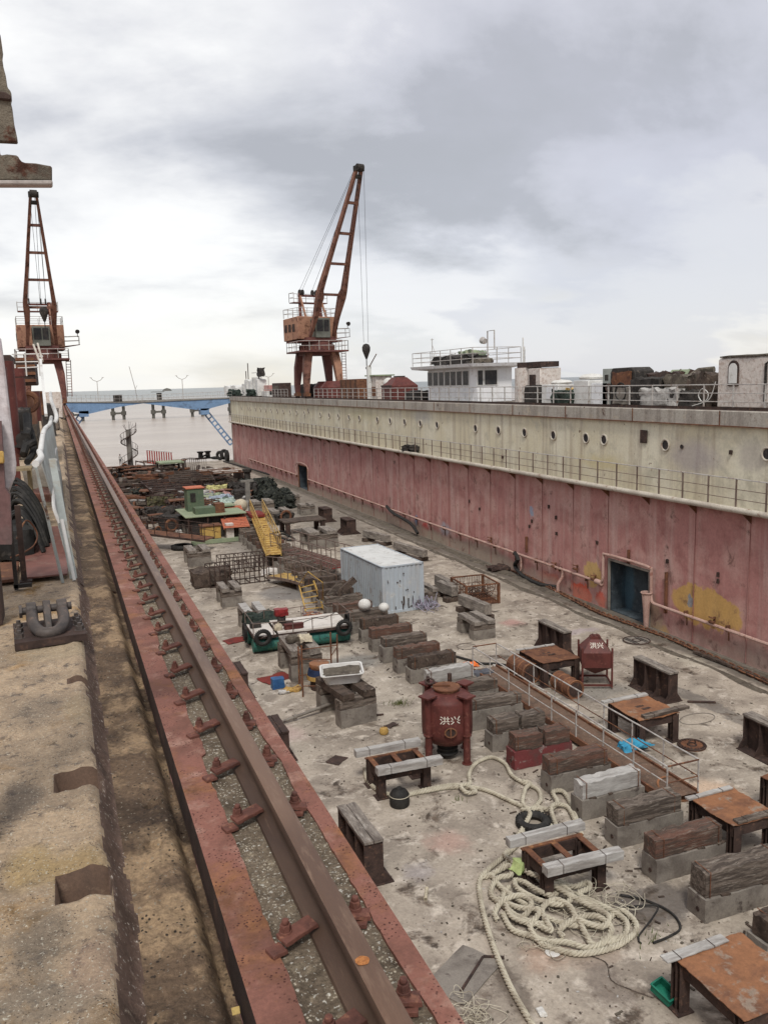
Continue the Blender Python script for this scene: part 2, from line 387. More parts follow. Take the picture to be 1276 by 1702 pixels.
sl = bpy.data.lights.new('sun', 'SUN'); sl.energy = 1.85; sl.angle = math.radians(12); sl.color = (1, .965, .91)
so = bpy.data.objects.new('sun', sl); COL.objects.link(so)
sd = Vector((math.sin(SUN_AZ)*math.cos(SUN_EL), math.cos(SUN_AZ)*math.cos(SUN_EL), math.sin(SUN_EL)))
so.rotation_euler = sd.to_track_quat('Z', 'Y').to_euler(); so.location = (0, 0, 60)
scn.view_settings.view_transform = 'Standard'; scn.view_settings.look = 'None'; scn.view_settings.exposure = 0.34; scn.view_settings.gamma = 1
# ------------------------------------------------------------------ water
mw = bpy.data.materials.new('muddy_water'); mw.use_nodes = True; N = NT(mw); b = N.n['Principled BSDF']
P = N.new('ShaderNodeNewGeometry').outputs['Position']
mp = N.new('ShaderNodeMapping'); mp.inputs['Scale'].default_value = (.35, 1, 1); mp.inputs['Rotation'].default_value = (0, 0, .25); N.link(P, mp.inputs[0])
n1 = N.noise(mp.outputs[0], .05, 5, .6); n2 = N.noise(mp.outputs[0], .9, 6, .65)
ln = N.new('ShaderNodeVectorMath', operation='LENGTH'); N.link(P, ln.inputs[0])
N.link(N.mix(N.mapr(ln.outputs['Value'], 250, 1800, 0, 1, True), N.mix(N.mapr(n1.outputs[0], .35, .65), (.36, .305, .26), (.44, .38, .325)), (.17, .185, .178)), b.inputs['Base Color']); b.inputs['Specular IOR Level'].default_value = .35  # far water darker: change in sky reflection off distant waves put into base colour
b.inputs['Roughness'].default_value = .28; b.inputs['IOR'].default_value = 1.33
bu = N.new('ShaderNodeBump'); bu.inputs['Strength'].default_value = .8; bu.inputs['Distance'].default_value = .6
N.link(N.math('ADD', n2.outputs[0], N.math('MULTIPLY', N.noise(mp.outputs[0], .18, 4, .6).outputs[0], 2)), bu.inputs['Height']); N.link(bu.outputs[0], b.inputs['Normal'])
m = MB(); S = 30000
m.add([(-S,-S,-1.6),(S,-S,-1.6),(S,S,-1.6),(-S,S,-1.6)], [(0,1,2,3)])
struct(m.build('water', mw))
# ------------------------------------------------------------------ dock floor
fp = []
def fpt(px, py, rx, ry, c, soft=.5, st=.6): p = at(px, py); fp.append(((p.x, p.y, 0), (rx, ry, 3), c, soft, st))
fp.append(((25.9, 70, 0), (1.5, 150, 3), (.10,.085,.07), .35, .8))
fp.append(((11, 112, 0), (13, 44, 3), (.12,.10,.085), .5, .75))
fp.append(((22, 84, 0), (5, 32, 3), (.17,.15,.125), .6, .75))
fp.append(((13.6, 50, 0), (2.2, 40, 3), (.17,.145,.12), .6, .6))
fpt(1085,1500,1.2,.75,(.11,.095,.085),.3,.8); fpt(850,1640,.35,1.1,(.12,.095,.075),.5,.75); fpt(745,1400,.8,.9,(.43,.27,.22),.8,.6)
fpt(590,1100,1.8,1.2,(.17,.17,.16),.6,.65); fpt(665,1095,.7,1.3,(.47,.42,.27),.8,.5); fpt(1185,1320,1.2,1.2,(.56,.40,.28),.7,.7)
fpt(1175,1170,.45,3.4,(.15,.135,.12),.3,.7); fpt(960,1050,1.6,.5,(.35,.29,.31),.7,.6); fpt(852,1035,.9,.8,(.45,.24,.21),.8,.6)
fpt(480,985,2.2,2.2,(.17,.16,.15),.4,.75); fpt(420,905,3,6,(.20,.18,.155),.5,.6); fpt(640,1010,2.5,2.5,(.22,.20,.17),.6,.5)
fpt(990,1150,2.2,1.0,(.20,.19,.17),.6,.7); fpt(1220,1420,1.6,1.4,(.14,.12,.10),.4,.75); fpt(660,1260,1.5,.9,(.30,.26,.23),.8,.5)
fpt(905,1590,.8,.6,(.42,.27,.19),.8,.5); fpt(990,1590,.75,.5,(.34,.275,.22),.25,.8); fpt(560,1130,1.2,1.0,(.22,.20,.17),.6,.6)
fpt(480,1220,.9,1.1,(.46,.33,.30),.8,.5); fpt(700,1450,.6,.5,(.30,.27,.27),.7,.6); fpt(1150,1100,.8,1.4,(.5,.46,.37),.6,.5); fpt(850,1090,1.5,.8,(.24,.21,.18),.6,.6)
fpt(860,975,1.6,1.6,(.20,.175,.14),.5,.7); fpt(1010,1640,.5,.8,(.15,.12,.10),.5,.6); fpt(700,1070,1.2,2,(.50,.45,.38),.8,.5); fpt(1140,1400,.8,1.8,(.17,.15,.125),.5,.7)
m_floor = mat('dock_floor_plating', (.41,.355,.288), (.25,.212,.172), (.52,.46,.385), s=.55, t2=(.40,.60), s3=1.6, c3t=(.52,.64), rust=(.15,.115,.088), rustt=(.54,.64), rs=.8,
              rough=.75, bump=.35, bs=22, bd=.01, patches=fp, pw=.55, grain=.24, gs=11, speck=(.14,.115,.095), spt=(.67,.71), ss=7, cell=(6,.2,(.12,.09,.07)))
m = MB()
m.box((13.4, 67, -1.5), (27, 150, 3.0))
struct(m.build('ground', m_floor))
# broken coating: slabs of raised crust / sediment lying on the floor
m_mud = mat('dried_mud', (.13,.11,.085), (.085,.07,.056), (.22,.19,.15), s=2, s3=6, bs=16, bump=1, bd=.05, grain=.35)
m = MB()
def mudstrip(mb, pts, wd, h, seed):
    C = cr(pts, .35); nn = 6; vs = []; fs = []
    for i, p in enumerate(C):
        t = (C[min(i+1, len(C)-1)]-C[max(i-1, 0)]).normalized(); sdv = Vector((t.y, -t.x, 0))
        for k in range(nn+1):
            u = k/nn*2-1
            w_ = wd*(.75+.6*noise.noise(Vector((p.x*.5+seed, p.y*.5, k*.1))))
            zt = max(0, h*(1-u*u)*(.55+.9*noise.noise(Vector((p.x*1.3, p.y*1.3, seed+u*2)))))
            vs.append(p+sdv*u*w_+Vector((0, 0, zt-.01)))
    for i in range(len(C)-1):
        for k in range(nn): a = i*(nn+1)+k; fs.append((a, a+1, a+nn+2, a+nn+1))
    mb.add(vs, fs)
mudstrip(m, [(25.6, y, 0) for y in range(12, 139, 3)], .55, .14, 1)
mudstrip(m, [(24.5+.1*math.sin(y), y, 0) for y in range(12, 80, 3)], .3, .07, 5)
struct(m.build('sediment', m_mud), 'stuff')
# ------------------------------------------------------------------ facing wing wall
Xw = 26.15
m_coping = mat('coping_paint', (.37,.34,.295), (.30,.27,.235), (.42,.365,.29), s=.6, s3=1.6, rust=(.13,.075,.055), rustt=(.60,.68), rs=1.4, bs=18, bump=.3, streak=((.13,.10,.085), .55, 2.2))
cp = []
for (px, py, ry, rz, c, st) in [(1150,760,2.5,1.1,(.33,.29,.29),.7),(1250,760,1.2,.8,(.36,.32,.29),.6),(700,690,2.5,1,(.42,.42,.42),.5),(1000,770,3,.5,(.55,.47,.26),.6),(600,690,6,.8,(.46,.42,.26),.5)]:
    p = atX(px, py, Xw); cp.append(((Xw, p.y, p.z), (3, ry, rz), c, .7, st))
m_cream = mat('cream_wall_paint', (.60,.545,.40), (.66,.62,.49), (.50,.465,.36), s=.35, s3=.9, c3t=(.53,.66), rust=(.27,.17,.11), rustt=(.64,.69), rs=1.6, bs=14, bump=.25, streak=((.31,.24,.18), .6, 2.0), patches=cp, grain=.12)
pp = []
for (px, py, ry, rz, c, soft, st) in [(1170,1010,2.3,.95,(.50,.31,.10),.12,.9),(1095,1055,.85,.7,(.48,.31,.11),.3,.8),(985,955,.95,.75,(.50,.34,.13),.2,.9),(965,985,1.2,.6,(.62,.10,.05),.2,.9),(998,995,.5,.55,(.55,.09,.05),.4,.8),
        (915,960,1.6,.5,(.50,.15,.10),.6,.7),(881,849,.28,.45,(.27,.33,.42),.3,.85),(706,880,.8,.7,(.50,.09,.08),.3,.85),(691,866,.6,.7,(.18,.28,.44),.4,.8),(740,880,1.3,.6,(.33,.36,.40),.6,.7),
        (722,895,3.0,.8,(.36,.36,.26),.6,.6),(1145,998,.25,.28,(.24,.25,.27),.25,.95),(800,920,6,.9,(.33,.27,.22),.5,.7),(600,845,12,.8,(.34,.26,.21),.5,.6),(1085,1030,.9,1.2,(.36,.27,.19),.5,.75),(1180,1060,3,.5,(.30,.16,.13),.6,.6),(1250,1080,2,.6,(.36,.27,.23),.6,.6)]:
    p = atX(px, py, Xw); pp.append(((Xw, p.y, p.z), (3, ry, rz), c, soft, st))
pp.append(((Xw, 70, .3), (3, 45, .75), (.37,.30,.235), .6, .75)); pp.append(((Xw, 20, .2), (3, 14, .6), (.34,.27,.22), .6, .7))
m_pink = mat('faded_red_wall_paint', (.41,.20,.18), (.48,.285,.25), (.32,.145,.13), s=.5, s3=.8, c3t=(.50,.66), rust=(.215,.115,.095), rustt=(.57,.70), rs=1.0, bs=14, bump=.3, streak=((.53,.38,.34), .65, 1.3), patches=pp, pw=.6, grain=.14)
DO = [(32.9, 36.05, 0.0, 2.7), (93.8, 97.6, 0.0, 2.75)]
wall = thing('dock_wall', 'long weathered dock side wall, cream above and faded red below, with round portholes and two doorways', 'dock wall', (Xw, 0, 0))
def platewall(y0, y1, z0, z1, holes, dy, bulge, x=0):
    ys = sorted(set([round(y0+i*dy, 3) for i in range(int((y1-y0)/dy)+1)]+[y1]+[h[0] for h in holes]+[h[1] for h in holes]))
    zs = sorted(set([z0, z1]+[h[3] for h in holes]+[z0+(z1-z0)*k/6 for k in range(1, 6)]))
    vs = []; fs = []; nz = len(zs)
    for y in ys:
        u = ((y-.1) % .8)/.8
        for k, z in enumerate(zs):
            vs.append((x+bulge*math.sin(PI*u)**2+.022*noise.noise(Vector((y*.6, z*.6, 0)))+.008*noise.noise(Vector((y*1.9, z*1.3, 4))), y, z))
    for i in range(len(ys)-1):
        for k in range(nz-1):
            yc, zc = (ys[i]+ys[i+1])/2, (zs[k]+zs[k+1])/2
            if any(h[0] < yc < h[1] and h[2] < zc < h[3] for h in holes): continue
            a = i*nz+k; fs.append((a, a+1, a+nz+1, a+nz))
    return vs, fs
Y0, Y1 = 2, 138.6
m = MB(); m.add(*platewall(Y0, Y1, 0, 6.5, DO, .2, .028)); m.build('lower_plating', m_pink, wall)
m = MB(); m.add(*platewall(Y0, Y1, 6.5, 9.95, [], .8, .008, x=.03)); m.build('upper_plating', m_cream, wall)
m = MB(); m.box((.06, (Y0+Y1)/2, 10.28), (.42, Y1-Y0, .66)); m.build('coping', m_coping, wall, bevel=.03)
m = MB()
for k in range(24): m.box((-.158, Y0+3+k*5.85, 10.28), (.02, .05, .66))
m.box((-.15, (Y0+Y1)/2, 9.975), (.05, Y1-Y0, .05)); m.build('seam_strip', m_rust, wall)
# body of the wing behind the plating
m = MB(); m.box((2.75, (Y0+Y1)/2, 8.2), (5.0, Y1-Y0, 4.72)); m.box((3.0, (Y0+32.8)/2, 2.9), (5, 30.8, 5.78)); m.box((3.0, (36.15+93.7)/2, 2.9), (5, 57.5, 5.78)); m.box((3.0, (97.7+Y1)/2, 2.9), (5, Y1-97.7, 5.78))
m.build('wing_body', m_pink, wall)
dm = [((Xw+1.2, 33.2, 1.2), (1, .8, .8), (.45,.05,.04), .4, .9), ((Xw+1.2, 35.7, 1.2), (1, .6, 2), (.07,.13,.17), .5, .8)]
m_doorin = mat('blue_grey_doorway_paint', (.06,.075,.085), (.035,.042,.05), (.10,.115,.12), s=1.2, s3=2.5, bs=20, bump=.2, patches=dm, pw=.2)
for j, (a, b_, z0, z1) in enumerate(DO):
    m = MB(); yc = (a+b_)/2; wd = b_-a
    m.box((.95, yc, z1/2), (.06, wd, z1)); m.box((.49, yc, z1+.03), (.86, wd, .06)); m.box((.49, a-.03, z1/2), (.86, .06, z1)); m.box((.49, b_+.03, z1/2), (.86, .06, z1)); m.box((.5, yc, 0.02), (.84, wd-.02, .05))
    dw = m.build('doorway', m_doorin, wall, label='blue grey doorway recess' if j == 0 else 'dark doorway far along the wall')
    t = .11; m = MB()
    m.box((-.04, a-t/2, z1/2), (.12, t, z1)); m.box((-.04, b_+t/2, z1/2), (.12, t, z1)); m.box((-.04, yc, z1+t/2), (.12, wd+2*t, t)); m.build('door_frame', m_block if j == 0 else m_rust, dw, bevel=.01)
    if j == 0:
        m = MB(); fq = atX(1074, 985, Xw-.3); m.tube([(-.30+.26*math.cos(t_), fq.y+.26*math.sin(t_), fq.z) for t_ in [k*2*PI/20 for k in range(20)]], .035, 6, closed=True); m.lathe([(.12,.0),(.16,.9),(.24,fq.z)], 12, (-.30, fq.y, 0)); m.build('drain_funnel', m_pipe, wall)
# portholes
ports = [(y, 8.94, .26) for y in (25.9,31.99,36.76,38.37,41.58,44.8,48.05,51.26,57.53,60.65,63.87,67.11,70.22,75.04,78.11,81.4,84.49,87.69,94.09,97.46,100.59,103.91,107.01,110.37,113.64,116.78,119.99,123.59,125.06,130.06)]+[(92.48, 9.25, .24), (30.88, 8.93, .09)]
rng = bpy.data.meshes.new; first = None
m = MB(); m.torus((0,0,0), .27, .045, (0, PI/2, 0), 24, 8); pr_m = m; 
def porthole(y, z, r, seen={}):
    if r not in seen:
        a = MB().torus((0,0,0), r, r*.17, (0, PI/2, 0), 24, 8).build('porthole', m_ledge if r > .2 else m_rust_dk, wall)
        g = MB().cyl((.0,0,0), (.03,0,0), r*.98, n=24).build('glass', m_glass, a)
        seen[r] = (a, g); a.location = (-.0, y, z); return
    a, g = seen[r]; a2 = a.copy(); COL.objects.link(a2); a2.parent = wall; a2.location = (-.0, y, z)
    g2 = g.copy(); COL.objects.link(g2); g2.parent = a2
for p in ports: porthole(*p)
m = MB(); m.box((-.01, 33.56, 9.26), (.06, .5, .62)); m.build('vent', m_rust_dk, wall, bevel=.02)
# walkway ledge with a pipe along its edge and brackets under it
ledge = MB(); L_ = []
for k in range(0, 138): L_.append((-.58+.02*noise.noise(Vector((k*.7, 0, 0))), 2+k*.99, 6.60+.02*noise.noise(Vector((k*.5, 3, 0)))))
ledge.box((-.27, 70, 6.53), (.56, 136.4, .08)); ledge.tube(L_, .13, 10); ledge.build('walkway_ledge', m_ledge, wall)
for y in [26.6+3.23*k for k in range(-4, 35)]:
    m = MB() if y < 23 and False else MB()
    m.prism([(0, 6.48), (-.5, 6.48), (-.40, 6.38), (-.07, 6.1), (0, 6.0)], y-.03, y+.03, 'y'); m.build('bracket', m_rust, wall)
m_seam = mat('wall_seam', (.33,.155,.135), (.25,.115,.10), s=1, streak=((.45,.30,.27), .6, 1.5))
for y in [26.6+3.23*k for k in range(-7, 35)]:
    if y > 138 or any(a-.2 < y < b_+.2 for a, b_, _, _ in DO): continue
    MB().box((-.017, y, 3.1), (.03, .022, 6.1)).build('weld_seam', m_seam, wall)
# low service pipe that steps round the doorways, with clips
m = MB(); pr = .075; px_ = -.16
m.tube([(px_, Y0, 1.27), (px_, 32.2, 1.27)], pr, 8)
path = [(px_, 32.15, 1.27), (px_, 32.4, 1.29), (px_, 32.58, 1.5), (px_, 32.62, 2.75), (px_, 32.9, 3.0), (px_, 36.1, 3.0), (px_, 36.45, 2.8), (px_, 36.5, 1.6), (px_, 36.75, 1.38)]
m.tube(cr(path, .3), pr, 8); m.tube([(px_, 36.7, 1.38), (px_, 60, 1.34), (px_, 93.2, 1.42)], pr, 8)
m.tube(cr([(px_, 93.2, 1.42), (px_, 93.4, 2.9), (px_, 97.9, 2.95), (px_, 98.2, 1.5)], .3), pr*.8, 8); m.tube([(px_, 98.2, 1.5), (px_, 126, 1.42)], pr, 8)
m.cyl((px_, 36.6, 1.38), (px_, 37.1, 1.38), .14, n=12); m.tube(cr([(px_, 45.0, 1.36), (px_, 45.0, .5), (px_-.05, 45.2, .1)], .2), .06, 8)
m.tube(cr([(px_, 40.3, 1.36), (px_, 40.35, .9), (px_-.25, 40.4, .55), (px_-.25, 40.4, .1)], .2), .09, 8); m.cyl((px_-.25, 40.4, .0), (px_-.25, 40.4, .12), .17)
m.build('service_pipe', m_pipe, wall)
m = MB()
for y in [4+2.62*k for k in range(50)]:
    if any(a-.7 < y < b_+.7 for a, b_, _, _ in DO) or y > 126: continue
    m.box((-.1, y, 1.32), (.2, .07, .26)); m.tube([(-.03, y, 1.2), (-.03, y, .75)], .03, 5)
m.build('pipe_clips', m_rust, wall)
# valves, stand pipes and small fittings proud of the wall
for (px, py, h) in [(1108,985,2.0),(876,905,1.0),(1046,925,.7),(993,905+30,.0)]:
    p = atX(px, py, Xw)
    if h: MB().box((-.07, p.y, p.z), (.14, .09, h)).build('stand_pipe', m_rust, wall)
for (px, py) in [(817,898),(960,945),(990,962),(924,941),(1188,1033)]:
    p = atX(px, py, Xw); q = MB(); q.cyl((-.05, p.y, p.z-.2), (-.05, p.y, p.z+.22), .05, n=8); q.torus((-.2, p.y, p.z+.2), .13, .025, (0, .3, 0), 14, 6); q.cyl((-.2, p.y-.15, p.z), (-.2, p.y+.15, p.z), .07, n=8); q.build('valve', m_rust, wall)
rnd.seed(3)
for (px, py) in [(1193,955),(1109,933),(884,866),(925,887),(992,902),(797,846),(780,833),(835,760),(1193,966),(880,875),(912,842),(1214,752),(924,860)]:
    p = atX(px, py, Xw); MB().lat((-.02, p.y, p.z), (.1, .12, .2), (1,1,1), .02, seed=px).build('wall_fitting', m_rust_dk, wall)
# end post of wall
m = MB(); m.box((2.6, 138.68, 5.3), (5.3, .12, 10.6)); m.build('end_bulkhead', m_coping, wall)
# guardrail on the ledge
gr = thing('guardrail', 'thin brown guardrail running along the walkway ledge of the dock wall', 'guardrail', (Xw-.55, 0, 6.6))
ys = [25.3+1.6*k for k in range(-3, 71)]
for y in ys:
    MB().bar((0, y, .05), (0, y, 1.28), .055).build('post', m_raildk, gr)
m = MB(); m.tube([(0, ys[0]+i*.8, 1.28+.02*noise.noise(Vector((i, 0, 0)))) for i in range(len(ys)*2-1)], .027, 5); m.build('top_rail', m_railing, gr)
for zz_ in (.85, .45):
    m = MB(); m.tube([(0, ys[0], zz_), (0, 57 if zz_ < .6 else ys[-1], zz_)], .016, 5); m.build('mid_rail', m_raildk, gr)
m = MB()
for i in range(9): m.lat((rnd.uniform(-.15,.2)+.25, 62.4+rnd.uniform(-1.2,1.2), .2+rnd.uniform(-.1,.25)), (.5,.7,.3), (2,2,2), .1, (0,0,rnd.uniform(0,3)), i)
tag(m.build('scrap_bundle', m_dark), 'dark bundle of scrap caught on the walkway ledge of the facing wall', 'scrap', loc=(Xw-.55, 0, 6.62))
# ------------------------------------------------------------------ facing wing deck
m = MB(); m.box((Xw+2.9, 70.3, 10.58), (5.2, 136.6, .05)); m_deckr = mat('wing_deck', (.17,.14,.115), (.11,.09,.075), (.24,.20,.17), s=.8, s3=2, bs=14, bump=.4)
struct(m.build('deck', m_deckr))
m = MB(); m.prism([(-.07,0),(.07,0),(.03,.03),(.03,.09),(.04,.14),(-.04,.14),(-.03,.09),(-.03,.03)], Y0+1, Y1-1, 'y')
tag(m.build('crane_rail', m_rust_dk), 'dark crane rail along the top edge of the facing dock wall', 'rail', loc=(Xw+.25, 0, 10.61))
# ------------------------------------------------------------------ near wing: deck, trough, rail
HP = 10.54   # plate level
def dn(x, y, a, b, s=0): return a*noise.fractal(Vector((x*b, y*b, s)), 1.0, 2.1, 6)
def hb(x, y):   # deck height
    t = max(0, min(1, (x+.01)/.10))
    top = HP+.03+dn(x, y, .005, 3)+dn(x, y, .0035, 30, 4)-.010*max(0, noise.noise(Vector((x*11, y*8, 2)))-.15)-.006*max(0, noise.noise(Vector((x*26, y*26, 8))))
    ridge = .012*math.exp(-((x+.03)/.03)**2)
    mud = HP-.11+dn(x, y, .022, 4, 9)+dn(x, y, .012, 17, 2)+.012*max(0, noise.noise(Vector((x*30, y*14, 7))))
    wob = .03*noise.noise(Vector((0, y*1.3, 3)))+.012*noise.noise(Vector((1, y*9, 3)))
    t = max(0, min(1, (x+.0+wob)/.095)); t = t*t*(3-2*t)
    z = (top+ridge)*(1-t)+mud*t
    # rectangular pockets cut in the edge
    for (ya, yb, xa, xb, d) in POCK:
        if ya < y < yb and xa < x < xb: z = min(z, HP+.03-d)
    for (hx, hy, r, d) in HOLES:
        dd = math.hypot(x-hx, (y-hy))
        if dd < r: z -= d
    if x > .27: z -= .10*min(1, (x-.27)/.06)**2
    # crumbled hollow in the surface
    z -= .035*max(0, .22-math.hypot((x+.36)*1.2, (y-2.95)))*4*abs(noise.noise(Vector((x*9, y*9, 5))))*2.2
    return z
k_ = HP+.03
A = [at(96,1498,k_), at(178,1480,k_), at(96,1455,k_), at(178,1440,k_)]
B = [at(94,1310,k_), at(158,1295,k_), at(100,1285,k_), at(156,1277,k_)]
PY = lambda a: at(137, a, k_).y
POCK = [(PY(1494), PY(1446), A[2].x, .03, .10), (PY(1308), PY(1279), B[0].x, .03, .09)]
for yy in (3.6, 4.9): POCK.append((yy, yy+.1, -.07, .03, .04))
hA = at(257,1331,HP-.1); hB = at(258,1402,HP-.1)
HOLES = [(hA.x, hA.y, .035, .12), (hB.x-.01, hB.y, .035, .02)]
def deckgrid(x0, x1, y0, y1, sx, sy):
    nx = int(round((x1-x0)/sx)); ny = int(round((y1-y0)/sy)); vs = []; fs = []; mi = []
    for j in range(ny+1):
        y = y0+(y1-y0)*j/ny
        for i in range(nx+1):
            x = x0+(x1-x0)*i/nx; vs.append((x, y, hb(x, y)))
    for j in range(ny):
        for i in range(nx):
            a = j*(nx+1)+i; fs.append((a, a+1, a+nx+2, a+nx+1)); x = x0+(x1-x0)*(i+.5)/nx; y = y0+(y1-y0)*(j+.5)/ny
            wob = .03*noise.noise(Vector((0, y*1.3, 3)))+.012*noise.noise(Vector((1, y*9, 3)))
            mi.append(3 if any(ya-.01 < y < yb+.01 and xa-.01 < x < xb for ya, yb, xa, xb, _ in POCK) else 0 if x+wob < .022 else (1 if x+wob < .09 else 2))
    return vs, fs, mi
dp = []
for (px, py, rx, ry, c, st) in [(60,1560,.12,.25,(.12,.105,.085),.5),(30,1330,.11,.25,(.12,.10,.085),.55),(120,1440,.15,.2,(.40,.27,.10),.5),(40,1440,.12,.2,(.42,.29,.11),.5),(60,1180,.2,.3,(.13,.11,.09),.5),(130,1180,.1,.3,(.36,.28,.17),.4),(60,1660,.2,.12,(.14,.13,.11),.5),(100,1080,.4,.3,(.35,.28,.18),.5),(150,1600,.1,.15,(.30,.20,.15),.4)]:
    p = at(px, py, k_); dp.append(((p.x, p.y, k_), (rx, ry, 1), c, .6, st))
m_slab = mat('lichened_concrete', (.47,.35,.235), (.32,.24,.165), (.15,.115,.09), s=3.2, t2=(.42,.60), s3=15, c3t=(.55,.66), patches=dp, pw=.12, bs=150, bump=1, bd=.01, speck=(.55,.50,.40), spt=(.61,.66), ss=110, grain=.3, gs=60, rust=(.42,.25,.10), rustt=(.55,.68), rs=2.2, cell=(90,.3,(.10,.075,.055)))
m_slope = mat('stained_edge_concrete', (.15,.098,.075), (.10,.066,.05), (.25,.20,.15), s=6, s3=30, c3t=(.58,.66), bs=120, bump=1, bd=.008, speck=(.42,.38,.33), spt=(.64,.68), ss=60, grain=.35, gs=60)
m_trough = mat('trough_mud', (.17,.115,.075), (.085,.058,.04), (.38,.265,.16), s=2.2, s3=3.0, c3t=(.48,.60), rust=(.34,.18,.065), rustt=(.62,.70), rs=1.1, speck=(.32,.28,.22), spt=(.64,.68), ss=60, bs=110, bump=1, bd=.012, grain=.45, gs=55, cell=(48,.3,(.045,.035,.028)))
m_recess = mat('shaded_brown_recess', (.115,.072,.05), (.085,.055,.04), (.15,.10,.07), s=8, s3=20, bs=150, bump=.6, bd=.005)  # brown pocket faces, darker than the slab: recess shade put into the colour
def addgrid(name, args):
    v, f, mi = deckgrid(*args); mb = MB().add(v, f); o = mb.build(name, [m_slab, m_slope, m_trough, m_recess]); o.data.polygons.foreach_set('material_index', mi)
    for e_ in o.data.edges: e_.use_edge_sharp = False
    return struct(o)
addgrid('ground', (-.60, .36, .9, 3.4, .009, .009)); addgrid('ground', (-.9, .36, 3.4, 8, .016, .02)); addgrid('ground', (-3.0, .36, 8, 30, .04, .09)); addgrid('ground', (-4.6, .36, 30, 137, .14, .5))
m = MB(); m.box((-1.9, 69, 5), (5.4, 138, 10.6)); m.build('wing_body', m_pink, None); wb = bpy.data.objects['wing_body.001'] if 'wing_body.001' in bpy.data.objects else None
wb = [o for o in bpy.data.objects if o.name.startswith('wing_body') and o.parent is None][0]; wb.name = 'dock_wing'; struct(wb)
# rail bed: red plates, rough infill, rail, clips
track = thing('rail_track', 'rusty crane rail clipped to red plates along the edge of the near deck', 'rail', (0, 0, HP))
YE = 137
def strip(x0, x1, y0, y1, sx, sy, fz):
    nx = max(1, int(round((x1-x0)/sx))); ny = int(round((y1-y0)/sy)); vs = []; fs = []
    for j in range(ny+1):
        for i in range(nx+1):
            x = x0+(x1-x0)*i/nx; y = y0+(y1-y0)*j/ny; vs.append((x, y, fz(x, y)))
    for j in range(ny):
        for i in range(nx): a = j*(nx+1)+i; fs.append((a, a+1, a+nx+2, a+nx+1))
    return vs, fs
fg = lambda x, y: -.006+dn(x, y, .005, 18, 1)+dn(x, y, .003, 50, 2)
m = MB(); m.add(*strip(.46, .80, .9, 3.5, .007, .009, fg)); m.add(*strip(.46, .80, 3.5, 9, .02, .03, fg)); m.add(*strip(.46, .80, 9, YE, .1, .4, lambda x, y: -.006)); m.build('infill', m_gravel, track)
def plate(x0, x1, xin, side):
    """red plate with a ragged inner edge"""
    vs = []; fs = []; y = .85; rows = []
    while y < YE:
        st = .02 if y < 4 else (.08 if y < 12 else .6)
        wv = .012*noise.noise(Vector((y*3, side*9, 0)))+.006*noise.noise(Vector((y*17, side*9, 1)))
        if side < 0 and y < 30: wv += .018*(noise.noise(Vector((y*1.1, 2, 2))) > .05)
        zt = .004+.0015*noise.noise(Vector((y*5, side, 0)))
        rows.append((y, x0, xin+wv, zt)); y += st
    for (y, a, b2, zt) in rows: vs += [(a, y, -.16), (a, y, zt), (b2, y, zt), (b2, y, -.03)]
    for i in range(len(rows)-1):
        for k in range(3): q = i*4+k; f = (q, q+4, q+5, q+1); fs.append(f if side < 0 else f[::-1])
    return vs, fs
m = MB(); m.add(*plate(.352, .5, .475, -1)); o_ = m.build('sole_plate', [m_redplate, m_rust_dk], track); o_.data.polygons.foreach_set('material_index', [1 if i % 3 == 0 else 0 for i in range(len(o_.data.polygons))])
m = MB(); m.add(*plate(.842, .79, .787, 1)); m.box((.85, 69, -.1), (.014, 136, .2)); m.build('sole_plate', m_redplate, track)
m_railtop = mat('worn_lit_rail_top', (.155,.092,.062), (.11,.065,.045), (.20,.13,.09), s=1.2, s3=9, c3t=(.52,.7), stretch=(4,.5,4), bs=160, bump=.2, bd=.003, rough=.45, grain=.12, gs=90)  # head top: wear, plus light falling on the top put into the colour
# rail: foot, web, head
RC = .642
def rp(s_): return [(s_*a, b2) for a, b2 in ((.060,.0),(.058,.014),(.040,.026),(.022,.040),(.016,.060),(.015,.085),(.020,.098),(.033,.108),(.035,.113),(.0345,.130),(.031,.1385),(.024,.1415),(.012,.143))]
prof = [(RC+a, b2) for a, b2 in rp(1)]+[(RC+a, b2) for a, b2 in rp(-1)[::-1]]
m = MB(); n_ = len(prof); ysr = [.85+.05*i for i in range(64)]+[4.1+.5*i for i in range(20)]+[14+4*i for i in range(31)]
vs = [(a+.0007*noise.noise(Vector((y*6, a*40, b2*40))), y, b2) for y in ysr for a, b2 in prof]
fs = [(i*n_+k, i*n_+(k+1) % n_, (i+1)*n_+(k+1) % n_, (i+1)*n_+k) for i in range(len(ysr)-1) for k in range(n_)]
m.add(vs, fs)
rail = m.build('rail', [m_railbrown, m_railtop], track)
for f_ in rail.data.polygons:
    if f_.center.z > .1385: f_.material_index = 1
pq = at(602, 1597, HP+.143)
m = MB(); m.lat((pq.x, pq.y, .1445), (.036, .033, .004), (10, 10, 1), .0025, seed=5, fr=60); 
m = MB()
vs = [(pq.x, pq.y, .1452)]; nn = 22
for i in range(nn): a = 2*PI*i/nn; r = .0185*(1+.18*noise.noise(Vector((math.cos(a)*2, math.sin(a)*2, 3)))); vs.append((pq.x+r*math.cos(a)*1.05, pq.y+r*math.sin(a), .1442))
m.add(vs, [(0, 1+i, 1+(i+1) % nn) for i in range(nn)]); m.build('rust_spot', mat('bright_rust', (.42,.17,.055), (.27,.10,.035), s=60, bs=200, bump=.6, bd=.004, grain=.3, gs=150), track)
